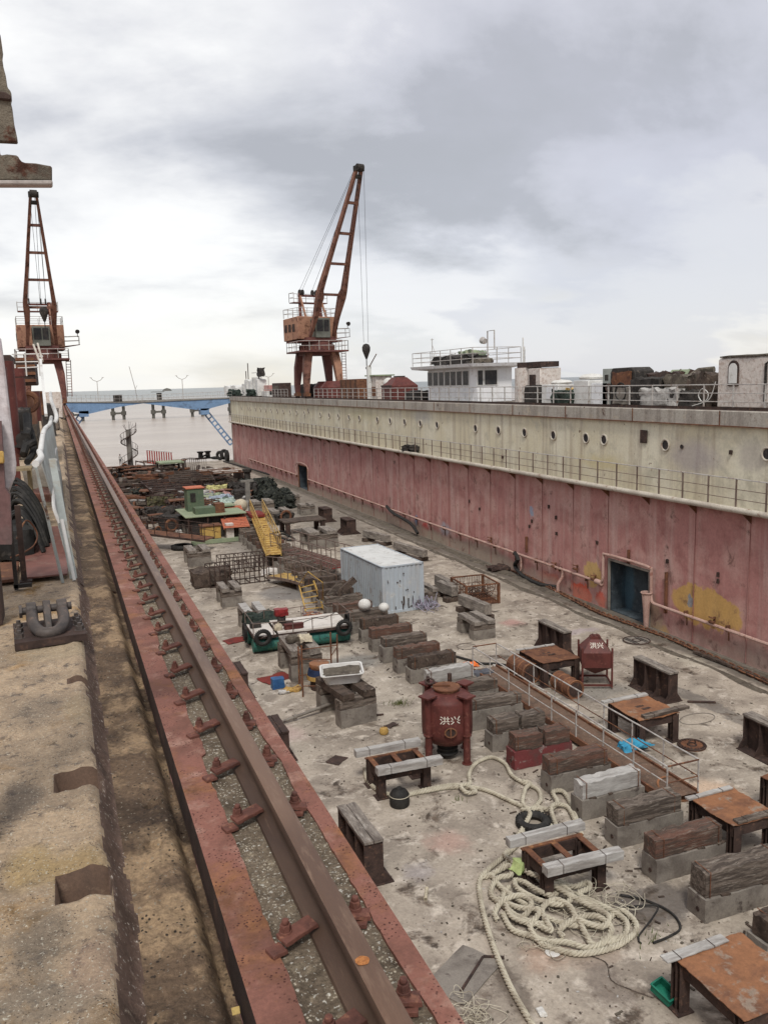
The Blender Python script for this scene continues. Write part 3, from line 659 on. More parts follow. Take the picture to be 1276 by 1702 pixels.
def clip_mesh(side):
    mb = MB(); s_ = side
    x0, x1 = (.485, .602) if s_ < 0 else (.682, .775)
    # bar that sits on the rail foot, tilted a little
    if s_ < 0: mb.lat(((x0+x1)/2, .0, .036), (x1-x0, .058, .016), (6, 3, 2), .0016, (0, -.10, .32), 2, fr=30)
    else: mb.lat(((x0+x1)/2+.004, -.004, .026), (x1-x0, .046, .016), (6, 3, 2), .003, (0, .12, -.25), 4, fr=30)
    # heel / base lug
    if s_ < 0: mb.lat((.470, -.030, .010), (.050, .052, .014), (3, 3, 2), .002, (0, 0, .30), 5, fr=30)
    else: mb.lat((.735, -.030, .008), (.055, .028, .016), (3, 3, 2), .003, (0, 0, -.4), 5, fr=30)
    return mb
def bolt_mesh(side):
    mb = MB(); x, y, z = (.508, .004, .032) if side < 0 else (.737, .008, .030)
    mb.cyl((x, y, z), (x, y, z+.014), .0215, .020, n=14); mb.cyl((x, y, z+.014), (x, y, z+.034), .0185, .017, n=6); mb.cyl((x, y, z+.034), (x+.001, y, z+.048), .0115, .0105, n=10)
    return mb
LY = [1.86]; yv = 2.27; LYs = [1.86, 2.28, 3.03, 3.48, 3.96]; RYs = [1.90, 2.30, 3.05, 3.50, 3.95]
for k in range(1, 47): LYs.append(3.96+.455*k)
for k in range(1, 47): RYs.append(3.95+.455*k)
protoc = {}
for side, YS in ((-1, LYs), (1, RYs)):
    for i, y in enumerate([YS[0]-.42]+YS[:]):
        if i == 0 and side > 0: continue
        if side not in protoc:
            a = clip_mesh(side).build('rail_clip', m_clip, track, bevel=.0015); b2 = bolt_mesh(side).build('bolt', m_clip, a, bevel=.001); protoc[side] = (a, b2); a.location = (0, y, 0); continue
        a, b2 = protoc[side]; c_ = a.copy(); COL.objects.link(c_); c_.parent = track; c_.location = (rnd.uniform(-.003,.003), y+rnd.uniform(-.015,.015), 0)
        d_ = b2.copy(); COL.objects.link(d_); d_.parent = c_
m = MB(); y = LYs[-1]+.455
while y < YE-2:
    for x, x2, rz in ((.54, .508, .3), (.73, .737, -.25)):
        m.box((x, y, .03), (.11, .045, .018), (0, 0, rz)); m.box((x2, y, .055), (.03, .03, .04))
    y += .455
struct(m.build('rail_clip_row', m_clip, track), 'stuff')
# ================================================================== floor objects
rnd.seed(11)
ORD = ['first','second','third','fourth','fifth','sixth','seventh','eighth','ninth','tenth','eleventh','twelfth','thirteenth','fourteenth','fifteenth','sixteenth','seventeenth','eighteenth','nineteenth','twentieth','twenty-first','twenty-second','twenty-third','twenty-fourth','twenty-fifth','twenty-sixth','twenty-seventh','twenty-eighth','twenty-ninth','thirtieth','thirty-first','thirty-second','thirty-third','thirty-fourth','thirty-fifth','thirty-sixth','thirty-seventh','thirty-eighth','thirty-ninth','fortieth']
def wire(mb, x, d, h, z0, ax='x', r=.008):
    """binding wire round a block at x; d deep, h high"""
    p = [(x, -d/2-.006, z0), (x, -d/2-.006, z0+h+.008), (x+.01, d/2+.006, z0+h+.008), (x, d/2+.006, z0)]
    if ax == 'y': p = [(q[1], q[0], q[2]) for q in p]
    mb.tube(p, r, 4)
def keel(seed, wood, base, L=2.1, D=.56, bh=.6, th=.47, two=False, oneh=False):
    t = thing('keel_block', 'keel block', 'keel block')
    m = MB().lat((0, 0, bh/2), (L, D, bh), (12, 4, 4), .016, seed=seed, fr=4); b_ = m.build('concrete_base', base, t)
    m = MB()
    for s in (-1, 1): m.cyl((s*(L/2+.012), -D*.1, bh*.42), (s*(L/2-.03), -D*.1, bh*.42), .055, n=10)
    m.build('bolt_hole', m_rust_dk, b_)
    if two:
        for k, (a, c_) in enumerate(((-.5, .95), (.52, .9))): MB().lat((a, -.03*k, bh+th/2+.01), (c_, D*.9, th), (7, 4, 3), .025, (0, rnd.uniform(-.03,.03), rnd.uniform(-.05,.05)), seed=seed+k, sag=.06).build('timber_cap', wood, t)
    else:
        m = MB().lat((rnd.uniform(-.04,.04), 0, bh+th/2+.012), (L*rnd.uniform(.92,.99), D*rnd.uniform(.76,.92), th), (26, 6, 5), .012, (0, rnd.uniform(-.012,.012), rnd.uniform(-.03,.03)), seed=seed, sag=.07, fr=5)
        m.build('timber_cap', wood, t)
    for x in (-L*.40+rnd.uniform(-.08,.08), L*.40+rnd.uniform(-.08,.08)):
        m = MB().tube([(x, -D*.45, bh+.03), (x, -D*.45, bh+th*1.03), (x, D*.42, bh+th*1.03)], .014, 4); m.build('iron_strap', m_rust, t)
    for k in range(2): MB().box((rnd.uniform(-L*.45, L*.45), -D*.44, bh+.012), (rnd.uniform(.1,.3), .07, .04), (0, 0, rnd.uniform(-.2,.2))).build('wedge', m_wood_dk, t)
    return t
K = {'A': keel(1, m_wood, m_block), 'B': keel(2, m_wood_dk, m_block), 'C': keel(3, m_wood_rd, m_block), 'D': keel(4, m_wood, m_block, two=False, th=.36, bh=.7), 'R': keel(5, m_wood_rd, m_block_rd, two=True), 'S': keel(6, m_wood_lt, m_block), 'E': keel(9, m_wood_dk, m_block, L=2.0, D=.5, th=.5), 'F': keel(12, m_wood, m_block, two=True, bh=.6), 'H': keel(15, m_wood, m_block, L=2.15, th=.38, bh=.7), 'G': keel(8, m_wood, m_block, L=2.2, D=.6, bh=.55, th=.62)}
KY = [(12.22,'B',13.62,'black-topped timber, cut by the right edge of the picture'),(13.95,'G',13.68,'tall with a thick grey-brown timber, in front of the rusty plate stand'),(15.6,'C',13.6,'timber streaked red-brown with a big dark stain on its concrete'),(17.25,'A',13.66,'low grey timber broken along the top'),(18.8,'S',13.62,'flat silvery timber bound with two straps'),(20.4,'C',13.62,'short red-brown timber, just beyond the silvery one'),(22.25,'R',13.5,'stained maroon all over and split in two timbers'),(23.7,'F',13.5,'grey timber, beside the maroon one'),(25.5,'D',13.6,'pale cracked timber, right of the maroon blast tank'),(27.2,'H',13.5,'long pale timber, directly behind the blast tank legs'),(28.9,'S',13.5,'pale timber poking out behind the blast tank top'),(30.7,'B',13.5,'dark crumbling timber, just beyond the maroon tank'),(32.1,'C',13.45,'orange-brown timber, beside the black hose end'),(33.6,'H',13.45,'thin brown timber with pale concrete'),(35.2,'C',13.5,'red paint flakes along its top'),(36.8,'E',13.5,'plain brown timber'),(38.4,'A',13.45,'white float resting against its end')]
for i in range(27): KY.append((40.0+1.6*i, rnd.choice('ABCDEFH'), 13.5, None))
KY[17+0] = (40.0,'C',13.3,'dark red timber, left of the container corner'); KY[18] = (41.6,'A',13.3,'brown timber, beside the front of the container'); KY[19] = (43.2,'B',13.3,'dark timber under the leaning planks')
used = set()
for i, (y, k, x, why) in enumerate(KY):
    if y > 74: break
    wt = {'A':'grey-brown','B':'dark','C':'reddish','D':'pale brown','R':'maroon','S':'silvery','G':'grey','E':'thick dark','F':'split grey','H':'thin grey'}[k]
    lab = ('keel block, '+why) if why else ('keel block with %s timber, %s from the near end of the centre row' % (wt, ORD[i]))
    loc = (x+rnd.uniform(-.03,.03), y, 0); rz = rnd.uniform(-.02,.02)
    if k not in used: used.add(k); K[k].location = loc; K[k].rotation_euler = (0,0,rz); K[k]['label'] = lab; K[k]['group'] = 'keel blocks in the centre row'
    else: dup(K[k], loc, rz, lab, 'keel blocks in the centre row')
# ---- steel plate stands (bilge block tables)
def stand(loc, L, D, h, label, top='plate', holes=False, planks=(), rz=0, topmat=m_rust_or, tilt=0):
    t = thing('block_stand', label, 'steel stand', loc, rz)
    m = MB()
    if top == 'plate': m.lat((0, 0, h), (L, D, .03), (20, 18, 1), .028, seed=int(L*99), fr=2.5); m.build('top_plate', topmat, t)
    else:
        for k in (-.42, 0, .42): m.box((k*L, 0, h), (.16, D, .03))
        m.box((0, -D/2+.05, h-.003), (L, .1, .03)); m.box((0, D/2-.05, h-.003), (L, .1, .03)); m.build('top_plate', topmat, t)
    if holes:
        m = MB()
        for (a, b_) in ((-.05,.12),(.05,-.12)): m.box((a, b_, h+.018), (.34, .11, .006), (0,0,.1))
        m.build('slot', m_rust_dk, t)
    m = MB()
    for s in (-1, 1): m.box((0, s*(D/2-.1), h-.17), (L*.94, .05, .3)); m.box((s*(L/2-.12), 0, h-.17), (.05, D*.86, .3))
    m.build('frame', m_rust_dk, t)
    for sx in (-1, 1):
        for sy in (-1, 1):
            m = MB(); x, y = sx*(L/2-.15), sy*(D/2-.14)
            m.box((x, y, (h-.03)/2), (.24, .02, h-.05)); m.box((x, y-.12, (h-.03)/2), (.24, .016, h-.05)); m.box((x, y+.12, (h-.03)/2), (.24, .016, h-.05)); m.box((x, y, .02), (.38, .38, .03)); m.build('leg', m_rust_dk, t)
    for (x, y, l, d, hh, rr, mt) in planks:
        m = MB().lat((x, y, h+.02+hh/2), (l, d, hh), (14, 3, 2), .010, (0, 0, rr), seed=int(l*50+y*9), fr=5)
        q = m.build('timber', mt, t)
        for xx in (-l*.3, l*.25):
            cx2, cy2 = x+xx*math.cos(rr), y+xx*math.sin(rr); e_ = d/2+.008; sx2, sy2 = math.sin(rr)*e_, math.cos(rr)*e_
            MB().tube([(cx2+sx2, cy2-sy2, h+.02), (cx2+sx2, cy2-sy2, h+.03+hh), (cx2-sx2, cy2+sy2, h+.03+hh)], .008, 4).build('binding_wire', m_rust_dk, q)
    return t
stand((11.02, 11.0, 0), 1.75, 1.9, 1.12, 'large orange rusty plate stand in the lower right corner with one pale board', planks=[(-.35, .86, 1.5, .24, .03, .03, m_wood_lt)])
stand((15.42, 15.95, 0), 1.45, 1.65, 1.1, 'orange rusty plate stand with a board at each end, behind the thick keel block', planks=[(-.1, .72, 1.5, .16, .05, .02, m_wood_lt), (.1, -.70, 1.3, .2, .06, 0, m_wood)])
stand((17.7, 22.5, 0), 1.65, 1.75, 1.0, 'rusty stand with slotted top and two boards, beyond the far side of the gangway', holes=True, planks=[(-.1, .86, 1.85, .2, .07, .0, m_wood_lt), (.35, -.72, 1.9, .22, .1, .06, m_wood)])
stand((17.9, 28.75, 0), 1.75, 1.9, 1.0, 'brown slotted plate stand between the rusty drums and the maroon hopper', holes=True, topmat=m_rust, planks=[(-.1, .9, 1.8, .14, .05, 0, m_wood_lt)])
stand((18.2, 16.4, 0), 1.5, 1.4, 1.0, 'dark plate stand cut by the right edge near the steel pedestal', topmat=m_rust)
def framestand(loc, label, rz=0):
    t = stand(loc, 1.75, 1.1, .86, label, top='slats', topmat=m_rust, planks=[(-.05, .72, 2.15, .24, .2, .0, m_wood_lt), (.08, -.72, 2.05, .26, .22, -.03, m_wood_lt)], rz=rz)
    return t
framestand((8.72, 22.5, 0), 'open rusty stand with two pale timbers, left of the maroon blast tank')
framestand((10.5, 16.2, 0), 'open rusty stand with two pale timbers, standing beside the rope pile')
# ---- steel pedestals
def pedestal(label, L=1.9, wdt=.42, h=1.12, tmat=m_wood_y, mt=m_rust_dk, loc=(0,0,0), rz=0, grp=None):
    t = thing('steel_pedestal', label, 'steel pedestal', loc, rz, grp)
    m = MB(); m.box((0, 0, h/2), (.05, L-.1, h-.06)); m.box((0, 0, h-.02), (wdt, L, .03)); m.box((0, 0, .015), (wdt*2, L*1.05, .03)); m.build('web', mt, t)
    for y in (-L/2+.02, -L/6, L/6, L/2-.02):
        m = MB(); m.prism([(-wdt/2, h-.04), (wdt/2, h-.04), (wdt*.5, h*.3), (wdt*1.0, .03), (-wdt*1.0, .03), (-wdt*.5, h*.3)], y-.012, y+.012, 'y'); m.build('rib', mt, t)
    for k, s in enumerate((-1, 1)):
        MB().lat((s*wdt*.26, 0, h+.04), (wdt*.48, L*1.04, .07), (2, 10, 2), .008, seed=k+int(L*7), fr=5).build('timber', tmat, t)
    return t
pedestal('steel pedestal with two boards on top, right beside the near rail', L=1.95, wdt=.5, h=1.13, loc=(6.25, 18.95, 0), rz=.02)
pI = 'row of ribbed steel pedestals along the facing wall'
pedestal('ribbed steel pedestal left of and behind the maroon hopper', L=2.1, loc=(19.95, 31.6, 0), grp=pI)
pedestal('ribbed steel pedestal right of the maroon hopper with a red patch on its foot', L=2.1, loc=(20.6, 25.5, 0), grp=pI)
pedestal('ribbed steel pedestal cut by the right edge, above the orange plate stand', L=2.1, loc=(20.2, 19.3, 0), grp=pI)
for (px, py, l) in [(579,886,'dark maroon steel pedestal beyond the container'), (541,866,'small dark pedestal in the clear floor beyond the long low table'), (378,792,'dark pedestal near the far end of the floor, by the long wet line')]:
    p = at(px, py); pedestal(l, L=1.7, wdt=.8, h=1.15, loc=(p.x, p.y, 0), tmat=m_rust_dk, grp=None)
for (px, py, l) in [(219,935,'lower steel pedestal half hidden behind the near rail'), (262,975,'upper steel pedestal half hidden behind the near rail'), (412,1150,'dark pedestal end peeping past the rail beside the rusty floor plate'), (478,1250,'small dark pedestal end peeping past the rail, nearest of these')]:
    p = at(px, py); pedestal(l, L=1.5, wdt=.5, h=1.0, loc=(p.x-.35, p.y, 0), tmat=m_rust_dk)
# ---- timber block stacks
def stack(label, loc, rz=0, gap=True, base='y', wood=m_wood_y, h=.9, L=1.9, wd=1.15, grp='timber-topped side blocks', bm=m_block):
    t = thing('side_block', label, 'dock block', loc, rz, grp)
    for k, s in enumerate((-1, 1)):
        MB().lat((0, s*(L/2-.28), h*.26), (wd, .5, h*.52), (5, 3, 3), .018, seed=k+int(h*30), fr=4).build('concrete_base', bm, t)
        MB().lat((0, s*(L/2-.28), h*.66), (wd, .44, h*.28), (6, 3, 2), .02, seed=k+4, fr=4).build('cross_timber', m_wood, t)
    for k, s in enumerate((-1, 1) if gap else (0,)):
        MB().lat((s*wd*.30, 0, h*.9), (wd*.34, L, h*.2), (3, 12, 2), .016, (0, 0, rnd.uniform(-.03,.03)), seed=k+9+int(L*10), fr=4).build('top_timber', wood, t)
    return t
stack('twin-timber block stack standing alone on clear floor right of the container', (17.95, 35.4, 0))
stack('pair of pale-topped timbers on blocks behind the white raft, near its outboard engine', (8.3, 41.3, 0), wood=m_wood_lt, h=1.15)
stack('weathered twin-timber block stack with concrete feet, left of the yellow walkway', (8.15, 46.9, 0), h=1.1)
stack('block stack with a rubbish-covered top in front of the raft and left of the drums', (8.75, 33.9, 0), h=1.35, L=2.4, wd=1.35, wood=m_wood_y)
stack('grey block stack below the yellow stairway at the middle left, beside the tyre', (8.2, 59.0, 0), h=1.15, L=2.2, wd=1.6)
def tb(px, py, label, **k): p = at(px, py); return stack(label, (p.x, p.y+.8, 0), **k)
tb(536,910,'dark twin-timber block stack just left of and behind the container', L=2.4, wd=2.3, h=1.3)
tb(468,870,'block stack right of the top of the yellow stairway', L=2.4, wd=1.9, h=1.2)
tb(438,855,'block stack behind the yellow stairway top, close to the cream float', L=2.2, wd=2.1, h=1.3)
tb(513,856,'small low block stack in the open floor towards the second doorway', L=1.4, wd=1.4, h=1.0)
tb(486,842,'weathered block stack beside the dark green nets', L=3, wd=1.3, h=1.3)
tb(330,930-6,'low block stack beside the tyre', L=1.5, wd=1.4, h=1.0) if False else None
tb(714,1008,'block stack hard against the right side of the container', L=1.8, wd=.95, h=1.0)
def beam(label, loc, rz, L=2.0, h=.55, name='timber_beam', mt=m_wood_y, grp=None):
    t = thing(name, label, 'timber', loc, rz, grp)
    MB().lat((0, 0, h*.75+.2), (.4, L, h), (3, 12, 3), .016, seed=int(L*31), fr=4).build('beam', mt, t)
    for s in (-1, 1): MB().lat((.05*s, s*L*.38, .14), (.95, .45, .26), (5, 3, 2), .02, seed=int(s+3), fr=4).build('foot', m_wood_dk, t)
    return t
beam('thick timber beam on two dark feet, between the wire cage and the twin block stack', (19.4, 38.4, 0), .10, 2.6)
beam('timber beam on feet lying just beyond the wire cage', (20.0, 43.2, 0), -.05, 2.6)
p = at(626,903); beam('short dark timber beam behind the far corner of the container', (p.x, p.y, 0), .25, 3.2, .5)
p = at(681,926); beam('long timber beam half hidden behind the container roof', (p.x, p.y, 0), .15, 4.0, .5)
# low table
p = at(503,884); t = thing('work_table', 'long low dark table on the open floor beyond the container', 'table', (p.x, p.y, 0), .02)
MB().lat((0,0,1.05), (3.6, 2.2, .12), (12, 5, 1), .03, seed=3).build('top', m_wood_dk, t)
for s in (-1, 1):
    for q in (-1, 1): MB().box((s*1.5, q*.9, .5), (.35, .3, .98)).build('leg', m_rust_dk, t)
# ---- maroon blast tank
T = thing('blast_tank', 'maroon cylindrical blast tank on four tall legs with cream lettering', 'tank', (11.0, 23.85, 0), math.radians(-24))
prof = [(0.02,.42),(.22,.42),(.50,.58),(.68,.82),(.69,1.0),(.69,1.98),(.66,2.08),(.50,2.2),(.28,2.27),(.02,2.29)]
MB().lathe(prof, 40).build('vessel', m_tankred, T)
for a in range(4):
    x, y = .72*math.cos(PI/4+a*PI/2), .72*math.sin(PI/4+a*PI/2)
    m = MB(); m.cyl((x, y, .02), (x, y, 2.24), .095, n=14); m.box((x, y, 2.27), (.36, .36, .05), (0, 0, PI/4)); m.box((x, y, 2.22), (.26, .26, .05), (0,0,PI/4)); m.box((x*.92, y*.92, 1.0), (.1, .1, .5), (0,0,PI/4)); m.cyl((x, y, 0), (x, y, .03), .14); m.cyl((x,y,.95),(x,y,1.0),.13)
    m.build('leg', m_tankred, T)
m = MB(); m.cyl((0,0,2.27), (0,0,2.34), .34, n=28); m.cyl((0,0,2.34), (0,0,2.38), .37, n=28); m.bar((-.36,.0,2.42),(.1,.0,2.42),.05); m.build('hatch_cover', m_rust, T)
m = MB(); m.torus((-.45,.35,2.4), .12, .03, (.4,.2,0)); m.cyl((-.5,.5,2.2), (-.5,.5,2.5), .05); m.cyl((.1,.62,2.2),(.1,.62,2.55),.06); m.build('valve', m_rust_dk, T)
m = MB(); m.cyl((0,-.05,.12), (0,-.05,.5), .24, n=18); m.torus((0,-.05,.18), .25, .05); m.torus((0,-.05,.34), .24, .05); m.build('outlet', m_black, T)
def text_mesh(body, size, thick=.006):
    cu = bpy.data.curves.new('lettering', 'FONT'); cu.body = body; cu.size = size; cu.align_x = 'CENTER'; cu.align_y = 'CENTER'; cu.extrude = thick/2; cu.resolution_u = 2
    o = bpy.data.objects.new('lettering', cu); COL.objects.link(o); bpy.context.view_layer.update()
    me = bpy.data.meshes.new_from_object(o.evaluated_get(bpy.context.evaluated_depsgraph_get())); bpy.data.objects.remove(o); bpy.data.curves.remove(cu)
    return me
def text_on(body, size, fn, parent):
    me = text_mesh(body, size)
    for v in me.vertices: v.co = fn(v.co)
    me.materials.clear(); me.materials.append(m_lettering); o = bpy.data.objects.new('lettering', me); COL.objects.link(o); o.parent = parent; return o
va = math.radians(-90+24-24.8+25)   # facing the camera: direction from tank towards the camera in tank space
dv = Vector((0-11.0, 0-23.85, 0)); dv.rotate(Euler((0,0,math.radians(24)))); va = math.atan2(dv.y, dv.x)+.12
def cylwrap(r, zc): return lambda c: Vector(((r+c.z)*math.cos(va+c.x/r), (r+c.z)*math.sin(va+c.x/r), zc+c.y))
text_on('洪兴', .29, cylwrap(.694, 1.52), T)
m = MB(); pcx = lambda a, z, r=.70: (r*math.cos(va+a), r*math.sin(va+a), z)
m.cyl(pcx(.0,1.17,.66), pcx(0,1.17,.76), .15, n=18); m.build('hand_hole', m_rust_dk, T)
m = MB(); m.torus(pcx(.0,1.17,.77), .15, .022, (PI/2, 0, va+PI/2), 20, 6); m.bar(pcx(-.0,1.02,.80), pcx(0,1.32,.80), .04); m.build('hole_ring', m_rust, T)
T.scale = (1.2, 1.2, 1.0)
# ---- maroon hopper
Hh = thing('hopper', 'maroon square hopper with pyramid roof, cream lettering and four short legs', 'hopper', (19.15, 27.35, 0), math.radians(-26))
s_ = .56; m = MB()
m.add([(-s_,-s_,.85),(s_,-s_,.85),(s_,s_,.85),(-s_,s_,.85),(-s_,-s_,1.45),(s_,-s_,1.45),(s_,s_,1.45),(-s_,s_,1.45),(-.2,-.2,1.92),(.2,-.2,1.92),(.2,.2,1.92),(-.2,.2,1.92),(0,0,.42)],
      [(0,1,5,4),(1,2,6,5),(2,3,7,6),(3,0,4,7),(4,5,9,8),(5,6,10,9),(6,7,11,10),(7,4,8,11),(8,9,10,11),(1,0,12),(2,1,12),(3,2,12),(0,3,12)])
m.build('body', m_tankred, Hh, smooth=False)
m = MB(); m.box((0,0,1.94), (.42,.42,.06)); m.box((0,0,1.99), (.34,.34,.05)); m.box((-.08,0,2.03),(.03,.3,.05)); m.box((.08,0,2.03),(.03,.3,.05)); m.build('lid', m_tankred, Hh, bevel=.005)
for a in (-1, 1):
    for b_ in (-1, 1): MB().box((a*(s_+.012), b_*(s_+.012), .86), (.07, .07, 1.6)).build('leg', m_tankred, Hh)
m = MB()
for a in (-1, 1): m.box((a*s_, 0, .14), (.05, 1.1, .08)); m.box((0, a*s_, .14), (1.1, .05, .08))
m.build('base_frame', m_tankred, Hh)
ang = math.atan2(.47, .36)
text_on('洪兴', .27, lambda c: Vector((c.x, -(.38)+c.y*math.cos(ang), 1.69+c.y*math.sin(ang)))+Vector((0,-math.sin(ang),math.cos(ang)))*(c.z+.006), Hh)
# ---- shipping container
Cn = thing('shipping_container', 'pale blue corrugated shipping container with rust holes and white roof', 'container', (16.2, 43.75, 0), math.radians(3.2))
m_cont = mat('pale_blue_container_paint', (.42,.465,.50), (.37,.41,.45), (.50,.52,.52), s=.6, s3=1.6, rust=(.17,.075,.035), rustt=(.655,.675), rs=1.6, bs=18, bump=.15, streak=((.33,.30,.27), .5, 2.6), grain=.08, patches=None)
m_contdk = mat('container_blue_with_shade', (.34,.375,.395), (.30,.33,.35), (.25,.25,.24), s=.6, s3=1.6, rust=(.17,.075,.035), rustt=(.66,.68), rs=1.8, bs=18, bump=.15, streak=((.25,.19,.15), .4, 2.6), grain=.08)  # darker copy of the container blue; side wall shade put into the colour
m_controof = mat('pale_container_roof', (.58,.58,.56), (.50,.50,.48), (.42,.40,.37), s=1, s3=2, rust=(.25,.14,.09), rustt=(.64,.67), rs=1.2, bs=18, bump=.1, grain=.08)
CW, CL, CH = 2.44, 6.06, 2.59
def corr(n, w_, h, x0, z0, axis, off, dep=.045):
    vs = []; fs = []; per = w_/n; pts = []
    for i in range(n):
        a = i*per
        pts += [(a, 0), (a+per*.36, 0), (a+per*.5, -dep), (a+per*.86, -dep)]
    pts.append((w_, 0))
    for (u, d) in pts:
        for z in (z0, z0+h): vs.append((x0+u, off-d, z) if axis == 'x' else (off-d, x0+u, z))
    for i in range(len(pts)-1): a = i*2; fs.append((a, a+2, a+3, a+1))
    return vs, fs
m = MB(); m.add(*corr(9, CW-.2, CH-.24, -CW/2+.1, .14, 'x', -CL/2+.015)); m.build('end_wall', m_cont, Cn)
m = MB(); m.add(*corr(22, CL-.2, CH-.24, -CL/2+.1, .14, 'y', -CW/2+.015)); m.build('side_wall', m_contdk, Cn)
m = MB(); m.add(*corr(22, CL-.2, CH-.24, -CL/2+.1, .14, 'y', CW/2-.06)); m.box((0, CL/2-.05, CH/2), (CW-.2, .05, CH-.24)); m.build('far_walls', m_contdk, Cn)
m = MB()
vs, fs = strip(-CW/2+.06, CW/2-.06, -CL/2+.06, CL/2-.06, .08, .08, lambda x, y: CH-.03+.012*math.sin(y*2*PI/.55)+.01*noise.noise(Vector((x, y, 0)))); m.add(vs, fs); m.build('roof', m_controof, Cn)
m = MB()
for sx in (-1, 1):
    for sy in (-1, 1): m.box((sx*(CW/2-.05), sy*(CL/2-.05), CH/2), (.11, .11, CH)); m.box((sx*(CW/2-.08), sy*(CL/2-.09), CH-.055), (.17, .19, .12)); m.box((sx*(CW/2-.08), sy*(CL/2-.09), .06), (.17, .19, .12))
for sx in (-1, 1): m.box((sx*(CW/2-.03), 0, CH-.035), (.065, CL-.24, .065)); m.box((sx*(CW/2-.03), 0, .075), (.06, CL-.24, .15))
for sy in (-1, 1): m.box((0, sy*(CL/2-.03), CH-.04), (CW-.24, .06, .09)); m.box((0, sy*(CL/2-.03), .075), (CW-.24, .06, .15))
m.build('frame', m_cont, Cn, bevel=.008)
m = MB(); rnd.seed(21)
holes = [(367,980,.035,.16),(381,985,.04,.45),(410,1000-15,.035,.3),(443,1000-40,.03,.3),(378,955,.04,.05),(315,960,.03,.05),(505,1000-10,.05,.12),(488,1000-5,.025,.14),(345,407,.03,.04)]
for (hx, hz, hw, hh) in [(-.12,.55,.03,.10),(.0,.62,.045,.33),(-.05,.30,.04,.22),(.27,.50,.04,.30),(.53,.58,.03,.36),(.85,.46,.05,.12),(.88,.28,.03,.2),(.96,.42,.04,.2),(.75,.34,.03,.14),(.45,.25,.06,.07),(-.48,.28,.04,.12),(.15,1.18,.04,.05),(.02,2.1,.04,.06),(-.35,1.65,.05,.05),(-.2,1.72,.05,.05),(-.9,1.75,.03,.12),(.25,1.20,.035,.05),(.6,1.02,.03,.06),(.3,.22,.08,.05),(1.0,.25,.06,.06)]:
    m.lat((hx, -CL/2-.012, hz), (hw*1.5, .02, hh*1.4), (2, 1, 5), .016, seed=int(hx*100+200), fr=9)
m.build('rust_holes', m_rust_dk, Cn)
# ---- gangway with handrails and grating
Gx, Gy0, Gy1 = 15.75, 18.2, 30.3
G_ = thing('gangway', 'long rusty gangway with pale handrails lying beside the centre blocks', 'gangway', (Gx, 0, .12), 0)
GW = 1.1
vs, fs = strip(-GW/2, GW/2, Gy0, Gy1, .11, .25, lambda x, y: .12+.015*noise.noise(Vector((x*2, y, 0)))); MB().add(vs, fs).build('grating', m_mesh, G_)
for s in (-1, 1):
    MB().box((s*GW/2, (Gy0+Gy1)/2, .1), (.07, Gy1-Gy0, .2)).build('side_beam', m_rust, G_)
    m = MB(); yy = Gy0
    zt = lambda y: 1.12+.02*noise.noise(Vector((y, s, 0)))
    m.tube([(s*GW/2, Gy0+i*.6, zt(Gy0+i*.6)) for i in range(21)], .026, 6); m.build('handrail', m_railing, G_)
    m = MB(); m.tube([(s*GW/2, Gy0+i*.6, .62+.02*noise.noise(Vector((i, s, 5)))) for i in range(21)], .018, 5); m.build('mid_rail', m_railing if s < 0 else m_rust, G_)
    for k in range(9): y = Gy0+k*(Gy1-Gy0)/8; MB().bar((s*GW/2, y, .15), (s*GW/2, y, 1.12), .035).build('post', m_railing, G_)
m = MB(); m.tube([(-GW/2, Gy0, 1.12), (GW/2, Gy0, 1.12)], .026, 6); m.tube([(-GW/2, Gy0, .62), (GW/2, Gy0, .62)], .018, 6); m.tube([(-GW/2, Gy1, 1.12), (GW/2, Gy1, 1.12)], .026, 6)
for k in range(24): y = Gy0+.25+k*.5; m.box((0, y, .07), (GW, .04, .06))
m.build('cross_bar', m_rust, G_)
# ---- wire cage
p = at(808,1000)
Cg = thing('scrap_cage', 'rusty open cage of angle iron filled with wire scrap', 'cage', (20.85, 41.2, 0), math.radians(-5))
cw, cl, ch = 1.9, 2.3, 1.15
for sx in (-1, 1):
    for sy in (-1, 1): MB().box((sx*cw/2, sy*cl/2, ch/2), (.12, .12, ch)).build('corner_post', m_rust, Cg)
m = MB()
for z in (.06, ch-.03):
    for sx in (-1, 1): m.box((sx*cw/2, 0, z), (.07, cl, .07)); m.box((0, sx*cl/2, z), (cw, .07, .07))
m.build('rails', m_rust, Cg)
m = MB()
for k in range(13):
    u = -cw/2+cw*(k+.5)/13; v = -cl/2+cl*(k+.5)/13
    for s in (-1, 1): m.tube([(u, s*cl/2, .05), (u+rnd.uniform(-.05,.05), s*cl/2, .6), (u, s*cl/2, ch)], .013, 4); m.tube([(s*cw/2, v, .05), (s*cw/2, v+rnd.uniform(-.05,.05), .6), (s*cw/2, v, ch)], .013, 4)
for z in (.35, .7):
    for s in (-1, 1): m.tube([(-cw/2, s*cl/2, z), (cw/2, s*cl/2, z)], .012, 4); m.tube([(s*cw/2, -cl/2, z), (s*cw/2, cl/2, z)], .012, 4)
m.box((0,0,.05), (cw, cl, .03)); m.build('wire_mesh', m_rust, Cg)
m = MB()
for k in range(34):
    c_ = Vector((rnd.uniform(-.6,.6), rnd.uniform(-.8,.8), .1)); m.tube(cr([c_+Vector((rnd.uniform(-.5,.5), rnd.uniform(-.5,.5), rnd.uniform(0,.8))) for _ in range(4)], .12), .014, 4)
tag(m.build('wire_scrap', m_rust_dk), 'tangle of rusty wire lying inside the open cage', 'scrap wire', loc=(20.85, 41.2, .02))
beam('short timber beam on feet butted against the left side of the wire cage', (19.55, 42.2, 0), .12, 1.8)
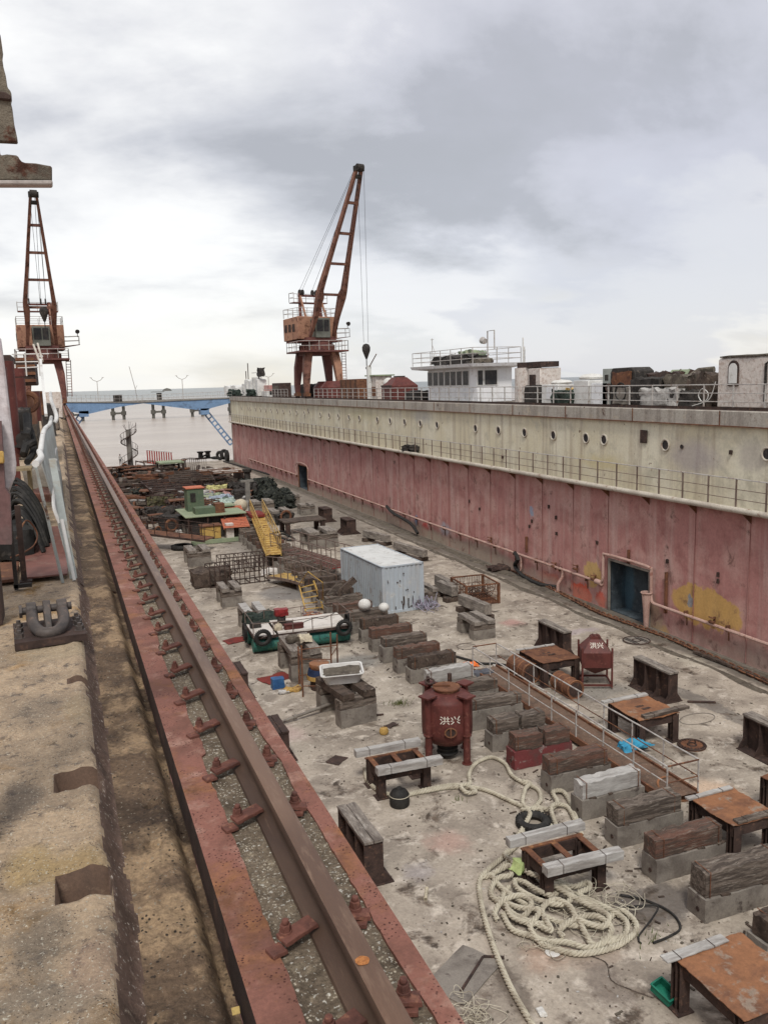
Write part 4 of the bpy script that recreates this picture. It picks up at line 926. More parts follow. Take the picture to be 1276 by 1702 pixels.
# ---- drums beside the gangway
for (x, y, r, L, l) in [(16.9, 29.1, .42, 1.3, 'rusty drum with ribbed end, left of the slotted brown stand'), (17.55, 26.9, .36, 1.2, 'rusty cylinder lying against the handrail of the gangway')]:
    t = thing('steel_drum', l, 'drum', (x, y, r), 0); m = MB()
    m.add(*(lambda q: (q.v, q.f))(MB().cyl((0, -L/2, 0), (0, L/2, 0), r, n=26)));
    m.build('shell', m_rust, t); m = MB()
    for yy in (-L/2, -L/6, L/6, L/2): m.torus((0, yy, 0), r, .022, (PI/2, 0, 0), 28, 6)
    m.build('hoop', m_rust_or, t); MB().cyl((0,-L/2-.004,0), (0,-L/2+.01,0), r*.8, n=24).build('end_plate', m_rust_dk, t)
# ---- ropes
m = MB(); g = lambda x, y, z=.07: (lambda q: (q.x, q.y, z))(at(x, y))
rr = .066
m.v = []; 
r1 = MB(); rope(r1, [g(606,1280), g(610,1300), g(630,1318), g(662,1326), g(700,1320), g(750,1312), g(800,1315), g(850,1336), g(880,1352)], rr)
rope(r1, [g(660,1330), g(700,1318), g(745,1309), g(770,1310), g(790,1320,.1), g(775,1325,.15), g(765,1316,.2), g(780,1309,.14), g(779,1290), g(790,1272), g(815,1262), g(838,1272), g(850,1292), g(870,1305), g(893,1316), g(897,1335,.1), g(880,1352,.14), g(868,1340,.1), g(872,1320,.16), g(880,1308,.12), g(868,1305,.12)], rr)
tag(r1.build('mooring_rope', m_rope), 'cream mooring rope snaking from the black bollard past the blast tank', 'rope')
r2 = MB()
rope(r2, [g(868,1372), g(865,1400,.08), g(840,1425), g(812,1448), g(796,1470), g(800,1510), g(812,1555), g(828,1600), g(850,1650), g(880,1702), g(905,1740)], rr)
tag(r2.build('mooring_rope', m_rope), 'single long rope running from the rope pile to the bottom edge of the picture', 'rope')
r3 = MB()
rope(r3, [g(890,1345,.1), g(910,1352,.12), g(925,1340,.12), g(918,1325,.16), g(935,1322,.12), g(950,1345), g(965,1390), g(968,1400)], rr)
rope(r3, [g(872,1355,.1), g(895,1350,.1), g(905,1368,.1), g(925,1385,.1), g(915,1352,.2), g(940,1345,.1), g(955,1370,.1)], rr)
rope(r3, [g(866,1352,.12), g(880,1362,.2), g(870,1380,.12), g(860,1395,.1)], rr)
tag(r3.build('mooring_rope', m_rope), 'short knotted rope loops around the tyre behind the open rusty stand', 'rope')
# the pile
r4 = MB(); rnd.seed(5)
pile = [[(797,1462),(812,1460),(845,1450,.2),(848,1468,.25),(825,1472,.2),(815,1492,.1),(835,1510,.1),(860,1530,.1),(875,1530,.2),(882,1515,.3),(862,1505,.3),(835,1512,.25),(822,1525,.15),(825,1535,.1)],
 [(815,1456),(830,1480,.12),(855,1500,.14),(880,1518,.16),(905,1535,.2),(930,1545,.2),(960,1548,.15),(1000,1540,.1),(1030,1520,.1),(1055,1540,.1),(1050,1560),(1015,1572),(985,1575),(970,1560,.2),(960,1540,.25)],
 [(830,1450,.1),(850,1440,.2),(870,1455,.25),(900,1470,.25),(925,1490,.2),(915,1505,.3),(890,1495,.3),(870,1480,.25),(855,1475,.2),(862,1495,.3),(900,1515,.3),(935,1520,.3),(950,1505,.3),(930,1490,.35),(905,1488,.3)],
 [(850,1418,.1),(838,1428,.15),(850,1445,.25),(880,1455,.3),(905,1462,.3),(925,1478,.3),(950,1485,.2),(975,1478,.2),(978,1490,.25),(960,1500,.25),(985,1510,.2),(1020,1525,.15),(1040,1540,.1),(1035,1562,.1),(1000,1570,.1)],
 [(835,1525,.1),(850,1550,.08),(880,1562,.1),(910,1572,.1),(940,1575,.14),(975,1582,.1),(1000,1575,.12),(1015,1555,.2),(990,1540,.3),(955,1545,.3),(930,1560,.25),(935,1572,.25)],
 [(845,1480,.1),(835,1498,.1),(850,1525,.12),(890,1545,.15),(915,1558,.2),(900,1530,.3),(920,1515,.35),(945,1525,.35),(960,1545,.3),(1000,1555,.25),(1010,1540,.3),(985,1525,.3),(960,1515,.35)],
 [(870,1440,.2),(885,1452,.3),(875,1470,.4),(900,1480,.4),(930,1500,.4),(955,1512,.35),(985,1520,.3),(1000,1532,.3)],
 [(826,1500,.1),(860,1520,.2),(895,1530,.3),(880,1545,.2),(850,1535,.2),(840,1515,.2)],
 [(905,1545,.15),(880,1550,.2),(900,1575,.1),(950,1590,.08),(990,1588,.08),(1030,1575,.08),(1055,1555,.08)]]
for P_ in pile: rope(r4, [g(q[0], q[1], (q[2] if len(q) > 2 else .07)*.8+.02) for q in P_], rr*1.04, step=.045)
tag(r4.build('rope_pile', m_rope), 'big tangled pile of cream mooring rope on the floor, lower right', 'rope pile')
# thin twine tangles
def twine(ctr, n, rad, r=.007, seed=0, mt=None, zz=.25, el=1):
    rnd.seed(seed); mb = MB()
    for k in range(n):
        c_ = Vector((ctr.x+rnd.gauss(0, rad*.5)*el, ctr.y+rnd.gauss(0, rad*.5), .03)); q = rnd.uniform(.08, rad*.7); a0 = rnd.uniform(0, 6)
        mb.tube(cr([c_+Vector((q*math.cos(a0+i*1.1)*rnd.uniform(.7,1.3), q*math.sin(a0+i*1.1)*rnd.uniform(.7,1.3), abs(rnd.gauss(0, zz*.4)))) for i in range(7)], .05), r, 4)
    return mb
tag(twine(at(985,1510), 26, .75, .009, 4, el=1.4).build('twine_tangle', m_rope), 'loose tangle of thin pale twine spilling from the right of the rope pile', 'twine')
tag(twine(at(905,1575), 9, .4, .008, 6).build('twine_tangle', m_rope), 'small tangle of twine at the near side of the rope pile', 'twine')
tag(twine(at(775,1690), 16, .42, .008, 8).build('twine_tangle', m_rope), 'tangle of pale twine near the rail at the bottom of the picture', 'twine')
# black cables curving right of the pile
m = MB(); m.tube(cr([g(1030,1490,.04), g(1075,1500,.04), g(1115,1520,.04), g(1130,1545,.04), g(1110,1560,.04), g(1085,1570,.04)], .1), .028, 6); m.tube(cr([g(1040,1510,.04), g(1090,1512,.1), g(1085,1530,.1), g(1060,1560,.04), g(1065,1570,.03)], .1), .022, 6)
tag(m.build('cable', m_black), 'black cables curving over the dark puddle beside the rope pile', 'cable')
m = MB(); m.tube(cr([g(960,1585,.02), g(1005,1600,.02), g(1015,1630,.02), g(1045,1645,.02), g(1085,1660,.02)], .1), .012, 5)
tag(m.build('cord', m_wood), 'thin cord trailing from the twine towards the green basket', 'cord')
# tyres
def tyre(label, loc, rot=(0,0,0), R_=.42, r=.13):
    t = thing('tyre', label, 'tyre', loc, rot=rot); MB().torus((0,0,0), R_, r, None, 28, 10, .9).build('carcass', m_black, t)
    m = MB()
    for k in range(28): a = 2*PI*k/28; m.box(((R_+r*.96)*math.cos(a), (R_+r*.96)*math.sin(a), 0), (.03, .05, r*1.3), (0,0,a))
    m.build('tread', m_black, t); return t
p = at(886,1372); tyre('black tyre lying flat behind the open stand, ringed by rope', (p.x, p.y, .12), R_=.36, r=.12)
p = at(303,913); tyre('black tyre lying flat on the clear floor at the middle left', (p.x, p.y, .2), R_=.62, r=.2)
# black mooring post near frame stand
p = at(664,1338); t = thing('black_float', 'black drum-like float with a cord round it, at the bend of the rope', 'float', (p.x, p.y, 0))
MB().lathe([(0,0),(.27,.0),(.29,.05),(.29,.34),(.22,.45),(.1,.50),(.08,.55),(0,.56)], 20).build('body', m_black, t); MB().torus((0,0,.33), .295, .012, None, 24, 5).build('cord', m_rope, t)
# small things
def G0(px, py, z=0): p = at(px, py); return (p.x, p.y, z)
t = thing('plastic_basket', 'green plastic basket lying tilted beside the orange plate stand', 'basket', G0(1103,1660,.08), rot=(.22, -.05, .22)); m = MB()
bw, bl, bh = .30, .44, .16
m.box((0,0,.0), (bw,bl,.012)); m.build('base', m_plastic_g, t); m = MB()
for s in (-1, 1): m.box((s*bw/2, 0, bh/2), (.012, bl, bh)); m.box((0, s*bl/2, bh/2), (bw, .012, bh)); m.box((s*(bw/2+.008), 0, bh), (.035, bl+.04, .015)); m.box((0, s*(bl/2+.008), bh+.002), (bw, .035, .015))
m.build('sides', m_plastic_g, t)
m = MB().lat((0,0,.14), (.36,.30,.28), (4,4,4), .04, (.2,.3,.5), 3); tag(m.build('foam_block', m_lime), 'lime green foam block sitting on top of the rope pile', 'foam', loc=G0(864,1462,.22))
m = MB().lathe([(0,0),(.15,0),(.17,.03),(.15,.05),(.05,.055),(0,.056)], 20); tag(m.build('paper_plate', m_foam), 'round white lid on the floor at the near side of the rope pile', 'lid', loc=G0(918,1584))
m = MB().cyl((-.22,0,.04),(.22,0,.04),.04,n=12); m.cyl((-.22,0,.04),(-.2,0,.04),.048); m.cyl((.22,0,.04),(.2,0,.04),.048); tag(m.build('foam_tube', m_buoy), 'short cream tube lying on the bare floor near the rail', 'tube', loc=G0(708,1488), rz=math.radians(62))
m = MB(); tag(m.lathe([(0,0),(.14,.02),(.17,.12),(.13,.22),(0,.26)], 16).build('yellow_ball', m_yellow), 'small yellow ball on the floor left of the blast tank', 'ball', loc=G0(638,1220))
MBx = MB().lat((0,0,.03), (.45,.32,.04), (4,3,1), .03, seed=2); tag(MBx.build('floor_plate', m_rust_dk), 'small dark plate just behind the yellow ball', 'plate', loc=G0(650,1206), rz=.4)
m = MB().lat((0,0,.02), (.5,.4,.02), (5,4,1), .05, seed=6); tag(m.build('paper', m_foam), 'crumpled white paper on the floor beside the block with the tub', 'paper', loc=G0(606,1187), rz=.3)
m = MB(); m.box((0,0,.03), (.06,1.3,.06)); m.box((.12,-.6,.03), (.3,.06,.06)); tag(m.build('angle_iron', m_rust_dk), 'dark L-shaped iron on the floor right of the white paper', 'iron', loc=G0(620,1180), rz=-.15)
m = MB().lat((0,0,.02), (.6,.5,.03), (4,4,1), .03, seed=9); tag(m.build('floor_plate', m_rust_dk), 'dark square plate lying left of the open stand by the tank', 'plate', loc=G0(560,1264), rz=.7)
m = MB().lat((0,0,.02), (1.5,1.0,.03), (4,4,1), .02, seed=9); tag(m.build('floor_plate', m_block), 'thin grey sheet lying near the bottom edge between rail and rope', 'sheet', loc=G0(770,1620), rz=.55)
m = MB(); m.bar((0,0,.04), (.9,.75,.04), .05); m.bar((.9,.75,.05), (1.3,.55,.05), .05); tag(m.build('angle_iron', m_rust_dk), 'rusty strips crossing under the long rope near the bottom edge', 'iron', loc=G0(765,1652))
m = MB().lat((0,0,.03), (1.3,.9,.03), (5,4,1), .03, seed=12); tag(m.build('floor_plate', m_redfloor), 'flat reddish plate on the floor left of the blue can', 'plate', loc=G0(458,1128), rz=.4)
m = MB().lat((0,0,.03), (1.1,.8,.03), (5,4,1), .03, seed=13); tag(m.build('floor_plate', m_redfloor), 'flat reddish plate on the floor left of the raft', 'plate', loc=G0(392,1065), rz=.2)
# pole
a = Vector(G0(466,1205,.1)); b_ = Vector(G0(572,1176,.35)); m = MB().tube([a, (a+b_)/2+Vector((0,0,.0)), b_], .06, 10); m.cyl(a+(b_-a)*.2, a+(b_-a)*.24, .09)
tag(m.build('pole', m_block), 'pale pole leaning low against the block with the tub', 'pole')
# manholes and covers
def cover(px, py, r, label, mt, style=0):
    t = thing('manhole_cover', label, 'manhole cover', G0(px, py)); m = MB(); m.cyl((0,0,-.01),(0,0,.05),r,n=36); m.build('plate', mt, t)
    m = MB(); m.torus((0,0,.05), r*.97, .03, None, 36, 6); m.torus((0,0,.05), r*.30, .03, None, 24, 6); m.build('rim', m_rust_dk, t); m = MB()
    if style == 0:
        for k in (-.55,-.35,.35,.55): m.box((k*r, 0, .055), (.07, 1.6*r*math.sqrt(1-k*k), .012))
        m.build('bar', m_dark, t)
    else:
        for k in range(22): a = 2*PI*k/22; m.cyl((r*.86*math.cos(a), r*.86*math.sin(a), .05), (r*.86*math.cos(a), r*.86*math.sin(a), .09), .035, n=6)
        m.build('bolt', m_rust_dk, t); MB().tube(cr([(-.15,0,.05),(-.1,0,.2),(.1,0,.2),(.15,0,.05)], .05), .025, 6).build('handle', m_rust_dk, t)
    return t
cover(1057,1066,.62,'grey manhole cover with dark bars near the wall, behind the hopper', m_block, 0)
cover(1149,1240,.45,'brown bolted manhole cover right of the gangway', m_rust, 1)
t = thing('round_lid', 'round orange rusty lid leaning at the near end of the gangway', 'lid', G0(1122,1318,.1), rot=(.25,.1,.0)); MB().lathe([(0,.05),(.3,.045),(.52,.0),(.56,.02),(.56,.06),(.5,.05)], 30).build('dish', m_rust_or, t); MB().torus((0,0,.05), .3, .02, None, 24, 5).build('ridge', m_rust, t)
m = MB().torus((0,0,.01), .45, .012, None, 30, 5, .6); tag(m.build('ring_mark', m_rust_dk), 'thin iron ring lying flat on the pale floor right of the keel blocks', 'ring', loc=G0(775,1075))
m = MB(); m.add(*(lambda q:(q.v,q.f))(MB().tube([(.75*math.cos(a), .4*math.sin(a), .015) for a in [k*2*PI/30 for k in range(30)]], .015, 5, closed=True))); tag(m.build('hatch_ring', m_block), 'raised oval ring on the floor beyond the slotted stand', 'ring', loc=G0(1158,1195), rz=.1)
m = MB(); m.box((0,0,.03), (1.0,.12,.05)); tag(m.build('iron_bar', m_rust_dk), 'short dark bar on open floor beyond the slotted stand', 'bar', loc=G0(1165,1168), rz=-.5)
# blue sheet, orange cloth, sack
def blob(name, mt, lab, cat, loc, d, seed, amp=.12, n=(9,9,4), rz=0): m = MB().lat((0,0,d[2]/2), d, n, amp, seed=seed, fr=3.5); return tag(m.build(name, mt), lab, cat, loc=loc, rz=rz)
blob('plastic_sheet', m_blue, 'crumpled bright blue plastic sheet lying in the gangway', 'plastic sheet', G0(1052,1252,.22), (1.0,.55,.16), 3, .10)
blob('cloth', m_orangecl, 'bright orange cloth on the floor beside the black hose', 'cloth', G0(782,1107), (.6,.42,.14), 4, .10)
blob('cloth', m_ply, 'white rag beside the wheel of the brown drum', 'cloth', G0(822,1108), (.2,.2,.08), 4, .05)
blob('sack', mat('blue_grey_sack', (.12,.125,.14), (.08,.08,.095), s=3, bs=20), 'blue grey sack lying behind the blast tank', 'sack', G0(800,1128), (1.0,.42,.34), 5, .06)
blob('litter', m_foam, 'white packet on the floor at the foot of the long cord', 'litter', G0(898,1684), (.14,.25,.08), 5, .03)
m = MB(); m.tube(cr([g(735,1087,.06), g(775,1098,.06), g(800,1105,.06), g(830,1106,.06), g(900,1120,.05), g(960,1130,.05)], .2), .055, 8); tag(m.build('hose', m_black), 'black hose running from the keel blocks under the gangway', 'hose')
# grass tufts
rnd.seed(9)
m_grass = mat('dull_grass', (.085,.11,.035), (.14,.14,.05), s=9, bs=20, bump=0)
mg = MB()
for (px, py, n, rd) in [(664,1170,150,.45),(760,1330,25,.3),(1090,1560,30,.5)]:
    c_ = at(px, py)
    for k in range(n):
        a = rnd.uniform(0, 6.28); r = abs(rnd.gauss(0, rd*.6)); x, y = c_.x+r*math.cos(a), c_.y+r*math.sin(a)*.7; h = rnd.uniform(.05,.2); b2 = rnd.uniform(0,6.28)
        mg.add([(x-.012*math.cos(b2), y-.012*math.sin(b2), 0), (x+.012*math.cos(b2), y+.012*math.sin(b2), 0), (x+rnd.uniform(-.08,.08), y+rnd.uniform(-.08,.08), h)], [(0,1,2)])
struct(mg.build('grass', m_grass), 'stuff')
mg = MB(); rnd.seed(29)
for k in range(700):
    x = rnd.gauss(13.6, 1.5); y = 12+rnd.random()**1.4*60; s = rnd.uniform(.02,.06); mg.box((x, y, s*.3), (s*rnd.uniform(1,5), s*.8, s*.5), (0,0,rnd.uniform(0,3)))
struct(mg.build('rubble', m_wood_dk), 'stuff')
# litter chips on the floor (uncountable)
mg = MB(); rnd.seed(19)
for k in range(2200):
    y = 12+rnd.random()**1.6*75; x = rnd.uniform(1.5, 25); s = rnd.uniform(.015,.055)
    mg.box((x, y, s*.2), (s*rnd.uniform(.6,2.2), s, s*.5), (0,0,rnd.uniform(0,3)))
struct(mg.build('rubble', m_mud), 'stuff')
mg = MB()
for k in range(500):
    y = 12+rnd.random()**1.6*55; x = rnd.uniform(3, 24); s = rnd.uniform(.012,.04)
    mg.box((x, y, s*.2), (s*rnd.uniform(.6,2.2), s, s*.3), (0,0,rnd.uniform(0,3)))
struct(mg.build('rubble', m_wood_lt), 'stuff')
# ================================================================== raft, frame with drums, tub, walkways
# ---- raft on teal drums
RA = thing('raft', 'white decked raft on long teal drums with tyres, low rails and a red outboard engine', 'raft', (9.75, 37.9, 0), math.radians(-2))
rl, rw = 4.6, 2.2
m = MB().lat((.55, 0, .92), (3.4, rw, .08), (10, 6, 1), .012, seed=2); m.lat((-1.75, 0, .86), (1.0, rw, .08), (4, 6, 1), .012, seed=3); m.build('deck_sheet', m_ply, RA)
m = MB(); m.box((-.0, -rw/2+.04, .82), (4.5, .08, .14)); m.box((0, rw/2-.04, .82), (4.5, .08, .14)); m.box((-2.25, 0, .8), (.1, rw, .14)); m.box((2.25, 0, .8), (.1, rw, .14)); m.box((0,-.3,.74),(4.4,.1,.1)); m.box((0,.5,.74),(4.4,.1,.1)); m.build('deck_frame', m_rust_dk, RA)
for y in (-.72, .72):
    m = MB()
    for k in range(5): a = -2.3+k*.92; m.cyl((a+.02, y, .38), (a+.90, y, .38), .32, n=20)
    struct_ = m.build('float_drum', m_teal, RA)
    m = MB()
    for k in range(5):
        for u in (.02, .3, .6, .9): m.torus((-2.3+k*.92+u, y, .38), .325, .018, (0, PI/2, 0), 20, 5)
    m.build('drum_hoop', m_teal, RA)
for s in (-1, 1):
    m = MB(); m.tube([(-2.3, s*rw/2, 1.5), (-.3, s*rw/2, 1.45), (2.3, s*rw/2, 1.5)], .02, 5); m.build('rail', m_raildk, RA)
    for k in range(6): x = -2.3+k*.92; MB().bar((x, s*rw/2, .85), (x, s*rw/2, 1.5), .035).build('rail_post', m_raildk, RA)
for x in (-2.3, 2.3): MB().tube([(x, -rw/2, 1.5), (x, 0, 1.52), (x, rw/2, 1.5)], .02, 5).build('rail', m_raildk, RA)
for (x, y, rz, lab) in [(-1.9, -rw/2-.14, 0, 'tyre hung at the near left corner of the raft'), (1.95, -rw/2-.14, 0, 'tyre hung at the near right corner of the raft'), (-2.5, .1, 90, 'tyre hung on the left end of the raft'), (2.5, .0, 90, 'tyre hung on the right end of the raft')]:
    c_ = RA.matrix_basis if False else Matrix.Translation(RA.location) @ RA.rotation_euler.to_matrix().to_4x4()
    q = c_ @ Vector((x, y, .85)); tyre(lab, q, (PI/2, 0, math.radians(rz-2)), .30, .09)
RM = Matrix.Translation(RA.location) @ RA.rotation_euler.to_matrix().to_4x4()
E_ = thing('outboard_engine', 'red outboard engine standing on the left part of the raft', 'engine', RM @ Vector((-.75, .1, .97)), -.1)
MB().lat((0,0,.62), (.62,.42,.34), (4,3,3), .03, seed=3).build('cowling', mat('engine_red', (.26,.03,.03), (.18,.025,.025), s=4, rough=.4), E_)
MB().lat((0,0,.28), (.36,.34,.4), (3,3,3), .05, seed=4).build('block', m_dark, E_); MB().box((.1,-.05,.06), (.9,.5,.1)).build('mount', m_rust_dk, E_)
blob('red_box', m_tankred, 'dark red box lying on the raft deck below the engine', 'box', tuple(RM @ Vector((-.35,-.75,.96))), (.9,.3,.26), 7, .02)
m = MB().lathe([(0,0),(.16,0),(.2,.05),(.2,.22),(.14,.3),(.05,.32),(.05,.36),(0,.36)], 16); tag(m.build('jerrycan', m_buoy), 'rounded yellowish can on the raft deck beside the red box', 'can', loc=tuple(RM @ Vector((-1.05,-.62,.92))))
blob('battery', m_dark, 'black battery box on the far left corner of the raft', 'box', tuple(RM @ Vector((-1.95,.35,.92))), (.5,.3,.22), 8, .01)
blob('net', m_green_dk, 'heap of dark green net lying behind the engine of the raft', 'net', tuple(RM @ Vector((-1.5,1.5,0))), (1.5,.9,1.2), 9, .2)
m = MB(); m.tube(cr([RM @ Vector(q) for q in ((.0,-.3,.97),(.4,.1,.98),(1.0,.5,.98),(1.3,.3,.98),(1.9,.8,.97),(2.1,1.0,1.0))], .1), .014, 5); tag(m.build('cord', m_black), 'black cord lying across the white raft deck', 'cord')
blob('sack', m_buoy, 'pale cement sack on top of the rubbish-covered block stack', 'sack', (8.95, 33.6, 1.42), (.5,.45,.26), 4, .05)
blob('sack', m_mud, 'brown sack on the left of the rubbish-covered block stack', 'sack', (8.45, 33.9, 1.42), (.5,.5,.22), 6, .06)
# ---- frame of thin poles round stacked drums
FR = thing('scaffold', 'square frame of thin rusty poles standing round an orange-topped drum', 'frame', (8.75, 31.6, 0), .1)
for (x, y, h) in ((-.75,-.55,2.1),(.35,-.9,2.55),(1.15,.35,2.0),(-.35,.9,1.6)): MB().cyl((x,y,0),(x+.03,y,h),.035,n=8).build('pole', m_rust, FR)
m = MB(); P4 = [(-.75,-.55),(.35,-.9),(1.15,.35),(-.35,.9)]
for z in (.35, 1.45):
    for i in range(4): a, b_ = P4[i], P4[(i+1)%4]; m.tube([(a[0],a[1],z+.1),(b_[0],b_[1],z)], .022, 5)
m.build('cross_pole', m_rust, FR)
t = thing('cable_drum', 'yellow and blue banded drum with an orange top inside the pole frame', 'drum', (8.95, 31.6, 0))
MB().cyl((0,0,0),(0,0,.45),.38,n=22).build('base', m_rust_dk, t); MB().cyl((0,0,.45),(0,0,.62),.52,n=24).build('yellow_band', m_yellow, t); MB().cyl((0,0,.62),(0,0,.86),.50,.44,n=24).build('blue_band', mat('navy_band', (.025,.04,.09), s=4), t); MB().lathe([(0,1.08),(.40,1.08),(.42,1.0),(.36,.86)], 24).build('orange_top', m_orangecl if False else m_rust_or, t)
blob('blue_can', mat('blue_can_paint', (.03,.09,.22), (.04,.12,.26), s=4, rough=.5), 'small blue can on the floor left of the pole frame', 'can', (7.4, 32.4, 0), (.5,.35,.42), 3, .02)
blob('cloth', m_yellow, 'yellow rag beside the blue can', 'cloth', (7.85, 31.8, 0), (.7,.4,.16), 5, .08)
blob('cloth', m_shirt, 'pinkish white rag in front of the blue can', 'cloth', (7.5, 31.7, 0), (.4,.3,.1), 6, .08)
# ---- tub on block
stack('block stack carrying the white tub, left of the long pole', (9.05, 28.55, 0), h=1.25, L=2.3, wd=1.45, wood=m_wood_dk, gap=True, rz=.12)
Tb = thing('tub', 'white tub full of earth resting tilted on a block stack', 'tub', (9.05, 28.9, 1.27), rot=(.04, -.03, -.25))
L_, W_ = .78, .62
def rrect(a, b_, z, n=6, r=.18): 
    o = []
    for (cx2, cy2, a0) in ((a-r,b_-r,0),(-a+r,b_-r,PI/2),(-a+r,-b_+r,PI),(a-r,-b_+r,3*PI/2)):
        for k in range(n+1): t_ = a0+PI/2*k/n; o.append((cx2+r*math.cos(t_), cy2+r*math.sin(t_), z))
    return o
def loft(rings, capend=True):
    vs = []; fs = []; n = len(rings[0])
    for r_ in rings: vs += r_
    for i in range(len(rings)-1):
        for k in range(n): fs.append((i*n+k, i*n+(k+1)%n, (i+1)*n+(k+1)%n, (i+1)*n+k))
    if capend: fs.append(tuple(range(n))[::-1]); fs.append(tuple((len(rings)-1)*n+k for k in range(n)))
    return vs, fs
m = MB(); m.add(*loft([rrect(L_*.8, W_*.8, 0), rrect(L_*.98, W_*.98, .34), rrect(L_*1.04, W_*1.04, .37), rrect(L_*1.03, W_*1.03, .40), rrect(L_*.96, W_*.96, .39), rrect(L_*.92, W_*.92, .26)])); m.build('shell', m_white, Tb)
MB().lat((0,0,.24), (L_*1.7, W_*1.7, .12), (8,7,1), .045, seed=3, fr=4).build('earth', m_mud, Tb)
# ---- yellow curved walkway and ladder
def walkway(label, loc, rz, L, wdt, mt, rmt, steps, pitch, name='walkway', cat='walkway', h0=.3, rh=1.0, nposts=7, arch=0.0, rails=(1, 1), endz=None):
    t = thing(name, label, cat, loc, rz)
    f = lambda u: Vector((0, u*L*math.cos(pitch), h0+u*L*math.sin(pitch)+arch*math.sin(PI*u)))
    m = MB(); n = 14
    for i in range(n):
        a, b_ = f(i/n), f((i+1)/n); c_ = (a+b_)/2; 
        m.add([a+Vector((-wdt/2,0,0)), a+Vector((wdt/2,0,0)), b_+Vector((wdt/2,0,0)), b_+Vector((-wdt/2,0,0)), a+Vector((-wdt/2,0,-.04)), a+Vector((wdt/2,0,-.04)), b_+Vector((wdt/2,0,-.04)), b_+Vector((-wdt/2,0,-.04))], [(0,1,2,3),(7,6,5,4),(0,4,5,1),(2,6,7,3),(1,5,6,2),(3,7,4,0)])
    m.build('deck', mt, t)
    if steps:
        m = MB()
        for i in range(steps): q = f((i+.5)/steps); m.box(q+Vector((0,0,.03)), (wdt*.96, .07, .05))
        struct(m.build('tread', rmt, t), 'stuff') if False else m.build('tread', rmt if steps > 0 else mt, t)
    for s, on in ((-1, rails[0]), (1, rails[1])):
        m = MB()
        for i in range(n): a, b_ = f(i/n)+Vector((s*wdt/2,0,-.06)), f((i+1)/n)+Vector((s*wdt/2,0,-.06)); m.bar(a, b_, .06, .16)
        m.build('side_beam', rmt, t)
        if not on: continue
        m = MB(); m.tube([f(i/n)+Vector((s*wdt/2,0,rh)) for i in range(n+1)], .032, 6); m.build('handrail', rmt, t)
        m = MB(); m.tube([f(i/n)+Vector((s*wdt/2,0,rh*.5)) for i in range(n+1)], .022, 5); m.build('mid_rail', rmt, t)
        for i in range(nposts): q = f(i/(nposts-1))+Vector((s*wdt/2,0,0)); MB().bar(q, q+Vector((0,0,rh)), .045).build('post', rmt, t)
    return t
a, b_ = at(668,1000,.6), at(445,975,.5)
a = at(530,1000,.3); b_ = at(452,972,.5)
walkway('short yellow walkway platform with thin rails, above the white raft', tuple(at(545,990,0)), math.atan2(-(b_-a).x, (b_-a).y), (b_-a).length*1.15, 1.35, m_yellow, m_raildk, 0, 0, arch=.15, h0=.45, rh=1.25, nposts=8)
LD = thing('ladder', 'pale yellow ladder leaning at the right end of the yellow walkway', 'ladder', tuple(at(525,1018)), .0)
p0, p1 = at(508,1016,.1), at(538,1013,.1); q0, q1 = at(497,972,1.3), at(521,965,1.6); off = LD.location.copy()
m = MB()
for (a_, b2_) in ((p0,q0),(p1,q1)): MB().bar(a_-off, b2_-off, .07).build('stile', m_yellow, LD)
for k in range(5): u = (k+.4)/5; MB().bar(p0.lerp(q0,u)-off, p1.lerp(q1,u)-off, .05).build('rung', m_yellow, LD)
m = MB(); m.tube([q-off for q in (q0, at(512,950,2.6), at(536,968,1.9), p1+Vector((0,0,.5)))], .03, 5); m.build('handrail', m_yellow, LD)
twn = twine(at(520,1022,.3), 12, .9, .03, 31, zz=.5); tag(twn.build('rope_heap', mat('orange_blue_rope', (.34,.14,.07), (.10,.09,.14), (.40,.30,.2), s=4, s3=8)), 'heap of faded orange and blue rope at the foot of the pale yellow ladder', 'rope heap')
# ---- dark red stepped ramp left of the container
a = at(560,958,.35); b_ = at(460,925,.35)
walkway('dark red ribbed gangway lying beside the container with brown rails', (a.x+.3, a.y-.4, 0), math.atan2(-(b_-a).x, (b_-a).y), (b_-a).length, 1.7, m_redfloor, m_raildk, 22, 0, name='red_gangway', cat='gangway', h0=1.0, rh=1.15, nposts=8)
# leaning planks
m = MB(); A_, B_ = at(555,1005,.9), at(590,965,2.0); m.bar(at(545,992,1.0), at(566,968,1.7), .09, .3); tag(m.build('plank', m_wood), 'thin plank leaning against the container side, left one', 'plank')
m = MB(); m.bar(at(556,992,1.0), at(590,962,1.9), .3, .3); tag(m.build('plank', m_wood_dk), 'thick dark beam leaning against the container side', 'beam')
# white floats on keel blocks
for (px, py, z, r, l) in [(606,1011,1.2,.32,'large white float ball resting on the dark timbers in front of the container'), (638,1014,1.15,.26,'small white float ball in front of the container corner')]:
    p = at(px, py, z); m = MB().lathe([(r*math.sin(a), -r*math.cos(a)*.9+r*.9) for a in [PI*k/12 for k in range(13)]], 20); tag(m.build('float_ball', m_foam), l, 'float', loc=(p.x, p.y, z-.1))
tag(twine(at(706,1008,.2), 18, .5, .018, 12, zz=.9).build('twine_tangle', mat('lilac_twine', (.35,.30,.38), (.25,.28,.32), s=5)), 'tangle of pale lilac twine hanging at the right corner of the container', 'twine')
blob('plastic_sheet', m_ply, 'white plastic lying between the dark red gangway and the container', 'plastic sheet', G0(560,948), (1.6,1.0,.5), 8, .2)
blob('plastic_sheet', m_ply, 'white sheet lying behind the yellow walkway', 'plastic sheet', G0(455,953), (1.5,.9,.3), 9, .15)
